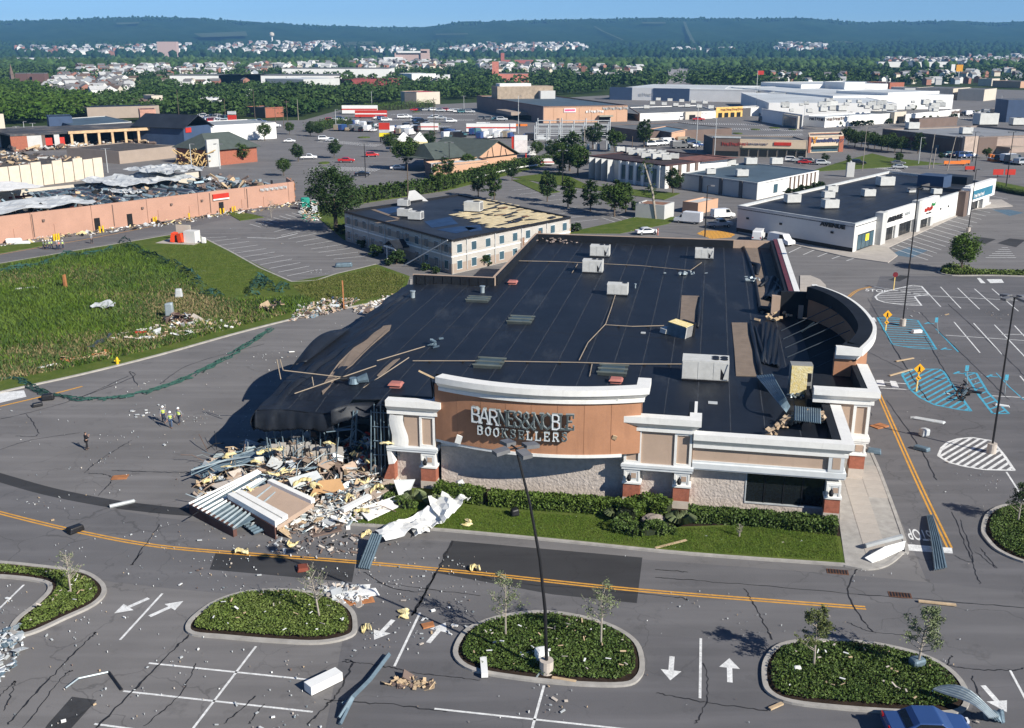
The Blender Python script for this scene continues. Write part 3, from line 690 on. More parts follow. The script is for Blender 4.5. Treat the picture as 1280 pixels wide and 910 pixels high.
# ---- front: right wing
def U_(px,py,v):
 lo,hi=-5.0,35.0
 for _ in range(50):
  m=(lo+hi)/2
  if UV(px,py,m).y>v:lo=m
  else:hi=m
 return UV(px,py,lo).x,lo
WL,WR=-7.0,-0.95
mb=M(FB);mb.box((-11.45,VW,0),(WL,VW+.4,3.7));sp(mb,'front_wall',STONE)
mb=M(FB);mb.box((WL,VW,0),(WR,VW+.4,.72));sp(mb,'front_wall',STONE)
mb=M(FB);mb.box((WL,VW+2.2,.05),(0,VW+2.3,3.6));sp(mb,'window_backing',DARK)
win=sp(M(FB).box((WL-.05,VW-.06,.72),(WR,VW+.25,.82)).box((WL-.06,VW-.05,.8),(WL+.03,VW+.2,3.62)),'window',SILVER)
ws=[WL,-5.55,-4.05,-2.6,WR]
for i in range(4):
 part(M(FB).box((ws[i]+.05,VW+.08,.84),(ws[i+1]-.05,VW+.11,3.25)),'pane',GLASSD,win)
 part(M(FB).box((ws[i]+.05,VW+.08,3.33),(ws[i+1]-.05,VW+.11,3.62)),'pane',mat('grey window glass',(0.05,0.055,0.06),rough=.2),win)
for i in(1,2,3):part(M(FB).box((ws[i]-.035,VW+.04,.82),(ws[i]+.035,VW+.16,3.65)),'frame',BLACK,win)
part(M(FB).box((WL,VW+.04,3.25),(WR,VW+.16,3.33)),'frame',BLACK,win)
mb=M(FB)
for k in range(26):mb.obox((rnd.uniform(-2.4,-1.1),VW+rnd.uniform(.3,1.5),rnd.uniform(.9,3.4)),(rnd.uniform(.1,.5),.05,rnd.uniform(.1,.6)),(rnd.uniform(-1,1),rnd.uniform(-1,1),rnd.uniform(-1,1)))
sp(mb,'broken_blinds',SILVER,kind='stuff')
mb=M(FB);mb.box((-11.4,-1.75,4.35),(-.0,-1.0,5.75));sp(mb,'fascia_panel',TAN)
mould(mb:=M(FB),[(-11.38,-1.8),(0.3,-1.8),(0.3,7)],[(-.3,3.66),(.12,3.66),(.12,3.75),(.2,3.78),(.2,4.22),(.1,4.3),(.1,4.42),(-.3,4.42)]);sp(mb,'trim_band',GREYT)
mould(mb:=M(FB),[(-11.38,-1.8),(0.3,-1.8),(0.3,7)],corn(6.82,1.2,.55));sp(mb,'cornice',WHITE)
mb=M(FB);mb.box((-0.75,-1.4,5.8),(0.0,7,6.80));sp(mb,'parapet',ROOF2)
mb=M(FB);mb.box((-11.4,-1.46,5.8),(-0.8,-0.95,6.6));sp(mb,'parapet',ROOF2)
def brickcol(u0,u1,vf,dep,plaque=True,z0=.8,z1=2.02):
 mb=M(FB);mb.box((u0,vf,-.05),(u1,vf+dep,z0));sp(mb,'pillar_base',PLINTH)
 mb=M(FB);mb.box((u0+.03,vf+.03,z0),(u1-.03,vf+dep,z1));sp(mb,'brick_pillar',BRICK)
 mb=M(FB);mould(mb,[(u0,vf+dep),(u0,vf),(u1,vf),(u1,vf+dep)],[(-.3,z1),(.07,z1),(.07,z1+.16),(.02,z1+.22),(-.3,z1+.22)]);mb.box((u0+.06,vf+.05,z1+.2),(u1-.06,vf+dep,3.4))
 for a,b in(((u0+.06,z1+.25),(u0+.22,3.3)),((u1-.22,z1+.25),(u1-.06,3.3)),((u0+.225,3.12),(u1-.225,3.3))):mb.box((a[0],vf,a[1]),(b[0],vf+.05,b[1]))
 sp(mb,'pillar_capital',WHITE)
 if plaque:
  um=(u0+u1)/2+.15
  sp(M(FB).box((um-.28,vf+.02,z1+.45),(um+.28,vf+.05,3.05)).box((um-.2,vf+.0,z1+.52),(um+.2,vf+.022,2.98),1),'plaque',[GREYT,TAN])
  # lantern
  lx=(u0+u1)/2-.2
  sp(M(FB).cyl(lx,vf-.28,z1+.38,z1+.62,.14,.2).cyl(lx,vf-.28,z1+.62,z1+.86,.2,.12).cyl(lx,vf-.28,z1+.86,z1+1.0,.05).box((lx-.03,vf-.28,z1+.55),(lx+.03,vf+.02,z1+.62)),'wall_lantern',BLACK)
brickcol(-.95,.28,VF,.95)
mb=M(FB);mb.box((-.92,VF+.02,4.3),(.26,-1.1,5.72));sp(mb,'pilaster',GREYT)
mb=M(FB);mb.box((-.62,VF-.0,4.55),(-.02,VF+.019,5.5));sp(mb,'inset_panel',TAN)
# ---- towers
def tower(u0,u1,vf,zt,vb,cols,panels,roofz,right_ret=None):
 mb=M(FB);mould(mb,[(u0,vb),(u0,vf+.1),(u1,vf+.1),(u1,vb)],corn(zt,1.25,.6));sp(mb,'cornice',WHITE)
 mb=M(FB);mould(mb,[(u0,vb),(u0,vf),(u1,vf),(u1,vb)],[(-.4,3.32),(.1,3.32),(.1,3.5),(.17,3.55),(.17,3.78),(.06,3.86),(-.4,3.86)]);sp(mb,'trim_band',GREYT)
 mb=M(FB);mb.box((u0+.02,vf+.12,3.8),(u1-.02,vb,zt-1.3));sp(mb,'tower_wall',TAN)
 for a,b,kind in panels:
  if kind=='pil':
   fr=M(FB)
   fr.box((a,vf+.01,3.8),(a+.2,vf+.125,6.75));fr.box((b-.2,vf+.01,3.8),(b,vf+.125,6.75));fr.box((a+.2,vf+.01,3.8),(b-.2,vf+.125,4.05));fr.box((a+.2,vf+.01,6.5),(b-.2,vf+.125,6.75))
   sp(fr,'panel_frame',WHITE)
 mb=M(FB);mb.box((u0+.1,vf+.5,zt-1.35),(u1-.1,vb,roofz));sp(mb,'tower_roof',ROOF2)
 for c in cols:brickcol(c[0],c[1],vf,.95)
tower(-16.9,-11.42,VF,8.02,-.6,[(-16.87,-15.45),(-12.82,-11.44)],[(-16.86,-15.5,'pil'),(-12.85,-11.46,'pil')],7.2)
mb=M(FB);mb.box((-11.9,-.75,6.2),(-11.42,2.1,8.0));sp(mb,'parapet_return',[ROOF2])
mb=M(FB);mb.box((-11.44,-.6,7.7),(-11.2,2.15,8.03));sp(mb,'coping',WHITE)
mb=M(FB);mb.box((-15.45,VW,0),(-12.82,VW+.4,3.4));sp(mb,'front_wall',STONE)
mb=M(FB);mb.box((-15.45,VF+.12,3.3),(-12.85,VW,3.42));sp(mb,'soffit',GREYT)
# left tower, torn open on its left side
mb=M(FB);mould(mb,[(-36.75,VF+.1),(-32.62,VF+.1),(-32.62,-.6)],corn(8.06,1.25,.6));sp(mb,'cornice',WHITE)
mb=M(FB);mould(mb,[(-36.9,VF),(-32.62,VF),(-32.62,-.6)],[(-.4,3.4),(.1,3.4),(.1,3.58),(.17,3.62),(.17,3.82),(.06,3.9),(-.4,3.9)]);sp(mb,'trim_band',GREYT)
mb=M(FB);mb.box((-35.35,VF+.12,3.85),(-32.64,-.6,6.75));sp(mb,'tower_wall',TAN)
fr=M(FB);a,b=-34.0,-32.66
for q in(((a,VF+.01,3.85),(a+.2,VF+.125,6.75)),((b-.2,VF+.01,3.85),(b,VF+.125,6.75)),((a+.2,VF+.01,3.85),(b-.2,VF+.125,4.1)),((a+.2,VF+.01,6.5),(b-.2,VF+.125,6.75))):fr.box(*q)
sp(fr,'panel_frame',WHITE)
mb=M(FB);mb.sheet([[(-36.5+s*1.5+.12*math.sin(t*6),VF-.02-.12*math.sin(s*3),3.9+2.75*t)for s in np.linspace(0,1-.2*t,6)]for t in np.linspace(0,1,7)]);sp(mb,'torn_sheathing',WHITE,solid=.04)
mb=M(FB);mb.box((-36.9,-.9,6.7),(-32.7,-.5,7.9));sp(mb,'parapet',ROOF2)
mb=M(FB);mb.box((-37.4,VF+.5,7.3),(-32.7,-.5,7.5));sp(mb,'tower_roof',ROOF2)
brickcol(-34.0,-32.64,VF,.95)
mb=M(FB);mb.box((-36.3,VW,0),(-34.0,VW+.4,3.45));sp(mb,'front_wall',STONE)
mb=M(FB);mb.hexa([(-37.3,VF,.7),(-36.3,VF,.6),(-36.3,VF+.9,.6),(-37.3,VF+.9,.7),(-36.75,VF,2.1),(-36.3,VF,2.2),(-36.3,VF+.9,2.2),(-36.75,VF+.9,2.1)]);sp(mb,'brick_pillar',BRICK,label='brick pillar stump broken on a slant at the torn edge')
mb=M(FB);mb.box((-37.35,VF-.02,-.05),(-36.28,VF+.9,.7));sp(mb,'pillar_base',PLINTH)
mb=M(FB);mb.hexa([(-36.8,VF-.03,2.1),(-36.3,VF-.03,2.2),(-36.3,VF+.8,2.2),(-36.8,VF+.8,2.1),(-36.9,VF-.03,3.3),(-36.55,VF-.03,3.4),(-36.55,VF+.8,3.4),(-36.9,VF+.8,3.3)]);sp(mb,'pillar_capital',WHITE)
for k in range(9):
 u=-38.5+.3*k;t=k/8
 mb=M(FB);mb.tube([(u-.1+.02*k,VF+.45+.25*(k%3),.3+rnd.uniform(0,.8)),(u+rnd.uniform(-.15,.15),VF+.55+.2*(k%3),6.7+.5*(k%2))],.06,4);sp(mb,'steel_stud',STEELB)
for k in range(4):
 mb=M(FB);mb.tube([(-38.3,VF+.6,2.6+1.3*k),(-36.0,VF+.75,2.7+1.25*k)],.05,4);sp(mb,'steel_rail',STEELB)
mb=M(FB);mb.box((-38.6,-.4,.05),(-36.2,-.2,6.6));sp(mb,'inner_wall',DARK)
# ---- curved sign wall
UC,HW=-24.1,8.5
def sv(u):return VF-1.75*(1-((u-UC)/HW)**2)
us=[UC+HW*t for t in np.linspace(-1,1,25)]
mould(mb:=M(FB),[(u,sv(u))for u in us],[(-.5,4.75),(0,4.75),(0,9.6),(-.5,9.6)]);sp(mb,'sign_wall',SIGNT,smooth=False)
us2=[u for u in us if u>-31.9];us2=[-32.1]+us2
mould(mb:=M(FB),[(u,sv(u))for u in us2]+[(UC+HW,.2)],corn(10.45,1.2,.6,-.45));sp(mb,'cornice',WHITE)
us3=[u for u in us if-26.3<u<-17]
mould(mb:=M(FB),[(u,sv(u))for u in us3],[(-.1,4.55),(.1,4.55),(.1,4.8),(-.1,4.8)]);sp(mb,'trim_band',WHITE)
mould(mb:=M(FB),[(u,sv(u))for u in us if u<-26.0],[(-.3,4.5),(-.05,4.5),(-.05,4.745),(-.3,4.745)]);sp(mb,'trim_band',GREYT,label='bare grey edge where the trim has gone')
mb=M(FB);pts=[(u,sv(u)+.48)for u in us];mb.f.append([mb.pt((p[0],p[1],4.76))for p in pts]+[mb.pt((UC+HW,VW,4.76)),mb.pt((UC-HW,VW,4.76))]);mb.m.append(0);sp(mb,'soffit',GREYT,solid=.05)
mb=M(FB);mb.box((UC-HW+.02,-1.2,9.2),(UC+HW-.02,-1.1,9.5));mb.box((UC+HW-.55,-1.1,6.2),(UC+HW-.05,.25,9.4));sp(mb,'sign_brace',SIGNT)
mould(mb:=M(FB),[(u,sv(u)+.52)for u in us],[(-.08,6.0),(0,6.0),(0,10.3),(-.08,10.3)]);sp(mb,'sign_wall_back',ROOF2)
mb=M(FB);mb.box((-32.4,VW,0),(-16.85,VW+.4,3.75));sp(mb,'front_wall',STONE)
mb=M(FB);mb.box((-32.4,VW+.06,3.75),(-16.85,VW+.4,6.1));sp(mb,'front_wall',GREYT)
for k in range(7):
 u=-30.5+2.1*k;sp(M(FB).box((u,sv(u)-.012,4.8),(u+.03,sv(u)+.05,9.2)),'board_joint',mat('stucco joint',(0.33,0.165,0.092)))
 # broken left end of the sign cornice
mb=M(FB);mb.box((-32.5,-1.6,8.2),(-31.6,-1.0,9.6));sp(mb,'exposed_core',mat('pale backing board',(0.42,0.50,0.56)))
mb=M(FB)
for k in range(10):mb.tube([(-32.9+.1*k,-1.2+rnd.uniform(-.3,.3),7.6),(-33.1+.14*k+rnd.uniform(-.2,.2),-1.2,9.6+rnd.uniform(-.4,.5))],.05,4)
sp(mb,'broken_studs',BLACK,kind='stuff')
sp(M(FB).obox((-33.2,-1.5,10.1),(1.9,.12,.12),(0,.5,.3)),'broken_batten',WOOD)
for(px,py),s in(((573,550),(.5,.1,.8)),((766,497),(.9,.25,.35)),((768,548),(.35,.1,.35))):
 u,z=U_(px,py,-3.0);sp(M(FB).obox((u,sv(u)-.08,z),s,(.2,.3,.1)),'torn_flap',WHITE if px!=768 else WOOD)
 # lettering, each letter a built channel with slab serifs
SF={'B':[[(.15,0),(.15,1)],[(.15,1),(.6,1),(.82,.88),(.82,.65),(.6,.54),(.15,.54)],[(.6,.54),(.9,.42),(.9,.12),(.6,0),(.15,0)]],'A':[[(.05,0),(.45,1),(.55,1),(.95,0)],[(.22,.36),(.78,.36)],[(-.05,0),(.2,0)],[(.78,0),(1.05,0)]],'R':[[(.15,0),(.15,1)],[(.15,1),(.62,1),(.86,.86),(.86,.64),(.62,.5),(.15,.5)],[(.5,.5),(.92,0)],[(0,0),(.32,0)],[(.8,0),(1.05,0)]],'N':[[(.1,0),(.1,1)],[(.1,1),(.88,0)],[(.88,0),(.88,1)],[(-.05,0),(.25,0)],[(.73,1),(1.03,1)],[(-.05,1),(.15,1)]],'E':[[(.15,0),(.15,1)],[(.05,1),(.85,1),(.85,.8)],[(.15,.52),(.65,.52)],[(.05,0),(.88,0),(.88,.22)]],'S':[[(.82,.75),(.78,.95),(.5,1.02),(.18,.92),(.16,.7),(.45,.54),(.78,.42),(.86,.2),(.6,0),(.3,-.01),(.12,.1),(.1,.28)]],'&':[[(1.0,.5),(.72,.18),(.45,0),(.15,.06),(.06,.3),(.3,.52),(.56,.72),(.56,.92),(.4,1),(.24,.9),(.26,.68),(.6,.3),(1.0,0)]],'O':[[(.5,1.02),(.16,.85),(.06,.5),(.16,.15),(.5,-.02),(.84,.15),(.94,.5),(.84,.85),(.5,1.02)]],'L':[[(.15,0),(.15,1)],[(0,1),(.32,1)],[(0,0),(.85,0),(.85,.25)]],'K':[[(.12,0),(.12,1)],[(.12,.42),(.8,1)],[(.35,.6),(.88,0)],[(0,0),(.28,0)],[(.7,1),(1.0,1)],[(.75,0),(1.03,0)],[(0,1),(.28,1)]],'C':[],}
LRIM=mat('channel letter rim',(0.22,0.26,0.27),rough=.4,var=.15);LDARK=mat('open channel letter',(0.06,0.075,0.075),rough=.6,var=.3);LFACE=mat('white letter face',(0.66,0.69,0.70),rough=.5,var=.05)
def letter(ch,u,z,w_,h_,th,face):
 T=FB@Matrix.Translation((u,sv(u)-.05,z))@Matrix.Rotation(math.atan((sv(u+.05)-sv(u-.05))/.1),4,'Z')
 def strokes(mb,t,y0,y1,mi):
  for pl in SF[ch]:
   for(x0,zz0),(x1,zz1)in zip(pl[:-1],pl[1:]):
    a=Vector((x0*w_,zz0*h_));b=Vector((x1*w_,zz1*h_));d=(b-a).normalized();q=Vector((-d.y,d.x))*t/2;a=a-d*t*.4;b=b+d*t*.4
    e=rnd.uniform(0,.004)
    mb.hexa([(a.x+q.x,y0-e,a.y+q.y),(b.x+q.x,y0-e,b.y+q.y),(b.x+q.x,y1,b.y+q.y),(a.x+q.x,y1,a.y+q.y),(a.x-q.x,y0-e,a.y-q.y),(b.x-q.x,y0-e,b.y-q.y),(b.x-q.x,y1,b.y-q.y),(a.x-q.x,y1,a.y-q.y)],mi)
 mb=M(T);strokes(mb,th,-.42,-.16,0);o=sp(mb,'sign_letter',LRIM)
 mb=M(T);strokes(mb,th*(.72 if face else .62),-.44,-.3,0);part(mb,'letter_face',LFACE if face else LDARK,o)
W1=[('B',-29.05,1),('A',-28.05,1),('R',-27.0,1),('N',-26.0,0),('E',-24.95,0),('S',-24.05,0),('&',-23.15,0),('N',-22.0+.0,0),('O',-21.0+.0,0)]
lay="BARNES&NOBLE";wd=[.95,.95,.95,.95,.8,.75,1.15,.9,.95,.8,.75,.75];u=-29.1;tot=sum(wd);g=(8.45-tot)/11
for ch,ww,fc in zip(lay,wd,[1,1,1,0,0,0,0,0,0,1,0,0]):
 letter(ch,u,7.12 if ch!='&' else 7.0,ww*.9,1.22 if ch!='&' else 1.35,.145,fc);u+=ww+g
lay="BOOKSELLERS";u=-28.55;st=7.35/10.8
for ch,fc in zip(lay,[1,1,1,0,0,0,1,1,1,1,0]):
 letter(ch,u,6.12,st*.70,.68,.10,fc);u+=st
 # ---- right side: tower over the pavement and the round entrance parapet
mb=M(FB);mould(mb,[(-1.5,7.35),(3.35,7.35),(3.35,15)],corn(8.22,1.25,.6));sp(mb,'cornice',WHITE)
mb=M(FB);mb.box((-.1,7.38,3.9),(3.33,15,7.0));sp(mb,'tower_wall',TAN)
mb=M(FB);mould(mb,[(0,7.3),(3.37,7.3),(3.37,15)],[(-.4,3.36),(.1,3.36),(.1,3.5),(.17,3.55),(.17,3.85),(.06,3.95),(-.4,3.95)]);sp(mb,'trim_band',WHITE)
fr=M(FB);a,b=1.95,3.33
for q in(((a,7.24,3.95),(a+.25,7.375,6.95)),((b-.25,7.24,3.95),(b,7.375,6.95)),((a+.25,7.24,3.95),(b-.25,7.375,4.2)),((a+.25,7.24,6.7),(b-.25,7.375,6.95))):fr.box(*q)
sp(fr,'panel_frame',WHITE)
brickcol(2.05,3.35,7.25,1.3,plaque=False,z0=.95,z1=2.2)
sp(M(FB).box((2.45,7.21,2.6),(3.05,7.25,3.2)),'inset_panel',TAN)
mb=M(FB);mb.box((-1.4,7.7,6.9),(3.2,15,7.05));sp(mb,'tower_roof',ROOF2)
mb=M(FB);mb.box((2.5,7.6,7.0),(3.3,15,8.18));sp(mb,'parapet',ROOF2)
mb=M(FB);mb.box((-1.9,7.75,6.2),(-1.5,15,6.95));sp(mb,'tower_wall',ROOF2)
arc=smoothpts([(2.85,14.6,0),(4.1,18,0),(4.95,22,0),(5.0,26.5,0),(4.55,31,0),(3.6,35,0),(2.2,38,0),(1.2,39.3,0)],5)
ap=[(p.x,p.y)for p in arc]
mould(mb:=M(FB),[(.95,14.6)]+ap,[(-.75,6.2),(0,6.2),(0,9.1),(-.75,9.1)]);sp(mb,'entrance_parapet',SIGNT)
mould(mb:=M(FB),[(.95,14.6)]+ap,[(-.1,8.75),(.12,8.75),(.3,9.2),(.62,9.25),(.62,9.98),(-.1,9.98)]);sp(mb,'cornice',WHITE)
mould(mb:=M(FB),[(1.6,15.0)]+[(x-.1,y)for x,y in ap],[(-1.0,8.6),(0.1,8.6),(.35,10.02),(-1.0,10.02)]);sp(mb,'parapet',ROOF2)
mould(mb:=M(FB),ap,[(-.6,0),(-.3,0),(-.3,6.2),(-.6,6.2)]);sp(mb,'entrance_wall',TAN)
mb=M(FB);mb.f.append([mb.pt((x,y,6.12))for x,y in[(-1,15)]+ap+[(-1,39.3)]]);mb.m.append(0);sp(mb,'roof_sheet',ROOF2,solid=.05)
mb=M(FB);mb.box((-2.4,39.3,6.2),(1.2,39.8,9.2));sp(mb,'bulkhead',ROOF2)
mb=M(FB);mb.box((-3.4,39.0,6.2),(-2.42,39.7,8.7));sp(mb,'bulkhead',TAN)
mb=M(FB);mb.box((1.0,39.4,6.1),(1.6,40.2,10.0));sp(mb,'parapet_end',WHITE)
for k in range(6):
 v=16+3.4*k;sp(M(FB).tube([(3.2+.2*math.sin(k),v+1.2,9.0),(-2.6,v-.5,6.35)],.045,5),'roof_brace',mat('dull brace steel',(.05,.065,.08),rough=.6))
 # gutter scupper, skylight curbs
def skylight(px,w_,d_,label=None):
 c=UV(px[0],px[1],RZ);f=sp(M(FB).box((c.x-w_/2,c.y-d_/2,6.1),(c.x+w_/2,c.y+d_/2,6.5)),'skylight',mat('dark skylight frame',(0.05,0.06,0.058),rough=.5))
 for k in range(2):part(M(FB).box((c.x-w_/2+.2,c.y-d_/2+.15+k*d_/2*.95,6.5),(c.x+w_/2-.25,c.y-d_/2+.05+d_/2*.8+k*d_/2*.95,6.56)),'pane',mat('dusty skylight glass',(0.055,0.075,0.068),rough=.3),f)
 for k in range(3):part(M(FB).box((c.x-w_/2-.1,c.y-d_/2+k*(d_-.1)/2,6.5),(c.x+w_/2+.1,c.y-d_/2+.1+k*(d_-.1)/2,6.62)),'frame',mat('grey skylight bar',(0.13,0.15,0.14)),f)
for px in((651,402),(612,456),(766,465),(598,376)):skylight(px,2.7,2.6 if px[1]>390 else 2.0)
# ------------------------------------------------------------------ things standing on the bookstore roof
def unit(px,w_,d_,h_,label,fans=2,tilt=0,body=UNITW,vent=True):
 p=UV(px[0],px[1],RZ+.1);T=FB@Matrix.Translation((p.x,p.y,RZ+.05))@Matrix.Rotation(tilt,4,'Z')
 t=thing('rooftop_unit',label,'rooftop unit',T@Vector((0,0,0)),'air handling units on the bookstore roof')
 part(M(T).box((-w_/2+.05,-d_/2+.05,0),(w_/2-.05,d_/2-.05,.2)),'curb',BLACK,t)
 part(M(T).box((-w_/2,-d_/2,.2),(w_/2,d_/2,h_)),'casing',body,t)
 for k in range(3):part(M(T).box((-w_/2+.04+k*w_/3,-d_/2-.025,.26),(-w_/2-.04+(k+1)*w_/3,-d_/2,h_-.1)),'access_panel',body,t)
 if vent:
  part(M(T).face([(w_/2-.75,-d_/2-.03,h_*.7),(w_/2-.75,-d_/2-.03,.3),(w_/2-.15,-d_/2-.03,.3)]),'vent_opening',BLACK,t)
  part(M(T).hexa([(w_/2-.5,-d_/2-.1,.35),(w_/2,-d_/2-.1,.35),(w_/2,-d_/2,.35),(w_/2-.5,-d_/2,.35),(w_/2-.1,-d_/2-.1,h_-.15),(w_/2,-d_/2-.1,h_-.15),(w_/2,-d_/2,h_-.15),(w_/2-.1,-d_/2,h_-.15)]),'hood',body,t)
 for k in range(fans):
  cx=w_/2-.45-.8*(k%2);cy=(-.25+.55*(k//2))*d_*.5 if fans>2 else d_*.15
  part(M(T).cyl(cx,cy,h_,h_+.06,.34,n=14),'fan',BLACK,t)
 return t
unit((750,320),2.9,1.7,1.7,'white rooftop unit farthest back with an open dark doorway in its face')
unit((741,340),2.8,1.7,1.8,'white rooftop unit just in front of the farthest one, pipe crossing behind it')
unit((772,368),2.6,1.5,1.5,'small white rooftop unit alone where a tan pipe begins',fans=1,vent=False)
unit((880,323),2.7,1.6,1.55,'white rooftop unit near the back wall beside the long brown bare strip')
unit((881,472),4.3,2.3,2.0,'largest white rooftop unit with four round fans on its top',fans=4)
# toppled unit with a yellow lid
p=UV(852,420,RZ);T=FB@Matrix.Translation((p.x-.3,p.y,RZ+.05))@Matrix.Rotation(-.5,4,'Z')@Matrix.Rotation(.12,4,'Y')
t=thing('rooftop_unit','toppled grey rooftop unit with its insulated yellow underside turned up','rooftop unit',T@Vector((0,0,0)),'air handling units on the bookstore roof')
part(M(T).box((-1.1,-.8,0),(1.1,.8,1.35)),'casing',STEELB,t);part(M(T).box((-1.1,-.8,1.36),(1.1,.8,1.45)),'yellow_panel',YELLOW,t)
part(M(T).box((1.1,-.75,.1),(1.16,.75,1.3)),'grille',mat('grey grille',(.2,.2,.2),var=.3),t);part(M(T).box((-1.9,-.9,0),(-1.15,.2,.5)),'blower',UNITW,t);part(M(T).box((-.4,.85,0),(1.2,1.3,1.5)),'back_panel',BLACK,t)
part(M(T).box((1.17,-.82,.05),(1.24,-.7,1.4)),'edge_trim',UNITW,t)
# tall yellow insulated box by the entrance parapet
p=UV(999,495,RZ);T=FB@Matrix.Translation((p.x,p.y,RZ))@Matrix.Rotation(.05,4,'Z')
t=thing('rooftop_unit','tall upturned unit with bright yellow insulation beside the round entrance parapet','rooftop unit',T@Vector((0,0,0)),'air handling units on the bookstore roof')
part(M(T).box((-.95,-.3,.1),(.95,.8,3.0)),'casing',mat('grey unit skin',(.25,.25,.24),var=.2),t)
part(M(T).box((-.9,-.4,.3),(.5,-.3,2.9)).box((.5,-.4,2.3),(.9,-.3,2.9)),'yellow_panel',YELLOW,t)
part(M(T).box((.5,-.36,.4),(.85,-.31,1.1)).box((.5,-.36,1.5),(.85,-.31,2.2)),'opening',BLACK,t)
mb=M(T)
for k in range(24):mb.obox((rnd.uniform(-1,1.2),rnd.uniform(-1,.2),rnd.uniform(.05,.4)),(rnd.uniform(.1,.6),rnd.uniform(.1,.4),.1),(rnd.uniform(-.5,.5),rnd.uniform(-.5,.5),rnd.uniform(0,3)))
part(mb,'torn_base',STEEL,t,kind='stuff')
# pipes
def pipe(pts,label,r=.05,z=RZ+.22,m=WOOD):
 P=[UV(x,y,z)for x,y in pts];t=thing('gas_pipe',label,'pipe',FB@Vector((P[0].x,P[0].y,z-.15)),'pipes on the bookstore roof')
 part(M(FB).tube([(p.x,p.y,z)for p in P],r,6),'pipe',mat('tan pipe',(0.30,0.245,0.185)),t)
 L_=0;n=0
 for a,b in zip(P[:-1],P[1:]):
  k=int((b-a).length/4.5)
  for i in range(k+1):
   q=a+(b-a)*(i+.5)/(k+1)
   part(M(FB).box((q.x-.12,q.y-.12,RZ),(q.x+.12,q.y+.12,z-.04)),'pipe_block',BLACK,t)
pipe([(516,451),(600,451),(720,453),(790,455),(852,455)],'long tan pipe across the front of the black roof to the four-fan unit')
pipe([(724,450),(735,428),(757,405),(764,385),(769,369)],'tan pipe bending from the front pipe back to the small lone unit')
pipe([(757,406),(790,408),(830,407)],'short tan pipe branching to the toppled yellow-lidded unit')
pipe([(646,326),(700,327),(800,332),(863,338),(877,328)],'tan pipe across the back of the roof past three white units')
pipe([(715,341),(722,330)],'short tan stub pipe left of the second white unit');pipe([(646,326),(645,311)],'tan pipe end turning back along the left parapet')
pipe([(740,455),(737,470)],'short stub pipe hanging off the front roof pipe')
# odd small things on the roof
def rubble_on_roof(px,size,m,name,label,cat,n=1,rot=0):
 p=UV(px[0],px[1],RZ);mb=M(FB)
 if n==1:mb.obox((p.x,p.y,rz(p.x,p.y)+size[2]/2+.06),size,(0,0,rot))
 else:
  for k in range(n):mb.obox((p.x+rnd.gauss(0,size[0]),p.y+rnd.gauss(0,size[1]),rz(p.x,p.y)+.15+rnd.uniform(0,size[2])),(rnd.uniform(.1,.7),rnd.uniform(.1,.5),rnd.uniform(.05,.3)),(rnd.uniform(-.4,.4),rnd.uniform(-.4,.4),rnd.uniform(0,3)))
 return top(mb,name,m,label,cat)
PINK=mat('faded pink metal',(0.42,0.16,0.13),rough=.6,var=.2)
for px,lab in(((641,355),'faded pink vent cap near the low back wall of the roof'),((495,483),'faded pink vent cap on the sagging roof left of the sign'),((770,478),'crushed red vent cap behind the right end of the curved sign')):
 p=UV(px[0],px[1],RZ);z=rz(p.x,p.y);t=thing('roof_ventilator',lab,'roof vent',FB@Vector((p.x,p.y,z)))
 part(M(FB).box((p.x-.5,p.y-.4,z),(p.x+.5,p.y+.4,z+.3)),'curb',PINK,t);part(M(FB).hexa([(p.x-.65,p.y-.55,z+.3),(p.x+.65,p.y-.55,z+.3),(p.x+.65,p.y+.55,z+.3),(p.x-.65,p.y+.55,z+.3),(p.x-.5,p.y-.4,z+.5),(p.x+.5,p.y-.4,z+.5),(p.x+.5,p.y+.4,z+.5),(p.x-.5,p.y+.4,z+.5)]),'hood',PINK,t)
for px,lab,h in(((603,366),'pale vent pipe near the notch of the roof',.8),((516,372),'grey vent pipe at the left edge of the roof',.8),((794,360),'thin vent pipe between the pipe lines',.5)):
 p=UV(px[0],px[1],RZ);z=rz(p.x,p.y);t=thing('vent_pipe',lab,'roof vent',FB@Vector((p.x,p.y,z)));part(M(FB).cyl(p.x,p.y,z,z+h,.28 if h>.6 else .1),'stack',STEEL,t);part(M(FB).cyl(p.x,p.y,z+h,z+h+.12,.36 if h>.6 else .15),'cap',STEEL,t)
p=UV(442,477,RZ);t=thing('exhaust_fan','grey exhaust fan lying on its side on the sagging roof','exhaust fan',FB@Vector((p.x,p.y,5.9)))
zz=rz(p.x,p.y)+.1
part(M(FB).cyl(p.x,p.y,zz,zz+.5,.55,.4,12),'housing',STEELB,t);part(M(FB).tube([(p.x+.4,p.y,zz+.3),(p.x+1.3,p.y+.3,zz+.5)],[.3,.5],10),'duct',STEELB,t);part(M(FB).tube([(p.x-.6,p.y,zz+.4),(p.x-1.2,p.y-.2,zz+.4)],.2,8),'motor',BLACK,t)
p=UV(539,432,RZ);rubble_on_roof((539,433),(.5,.5,.5),STEELB,'broken_fan','small broken grey fan on the roof left of centre','exhaust fan',9)
rubble_on_roof((858,344),(1.4,.5,.3),STEEL,'scrap_metal','row of grey scrap metal on the roof left of the second bare strip','scrap',12)
rubble_on_roof((690,303),(2.4,1.0,.5),mat('mixed scrap',(.28,.22,.19),var=.6),'scrap_metal','scrap heap in the far left corner of the black roof','scrap',22)
rubble_on_roof((945,352),(.8,.5,.4),STEEL,'scrap_metal','bright dented metal cowl on the roof beside the torn bare strip','scrap',8)
rubble_on_roof((974,402),(1.5,.8,.5),WOOD,'broken_lumber','dark broken timbers at the foot of the entrance parapet','lumber',14)
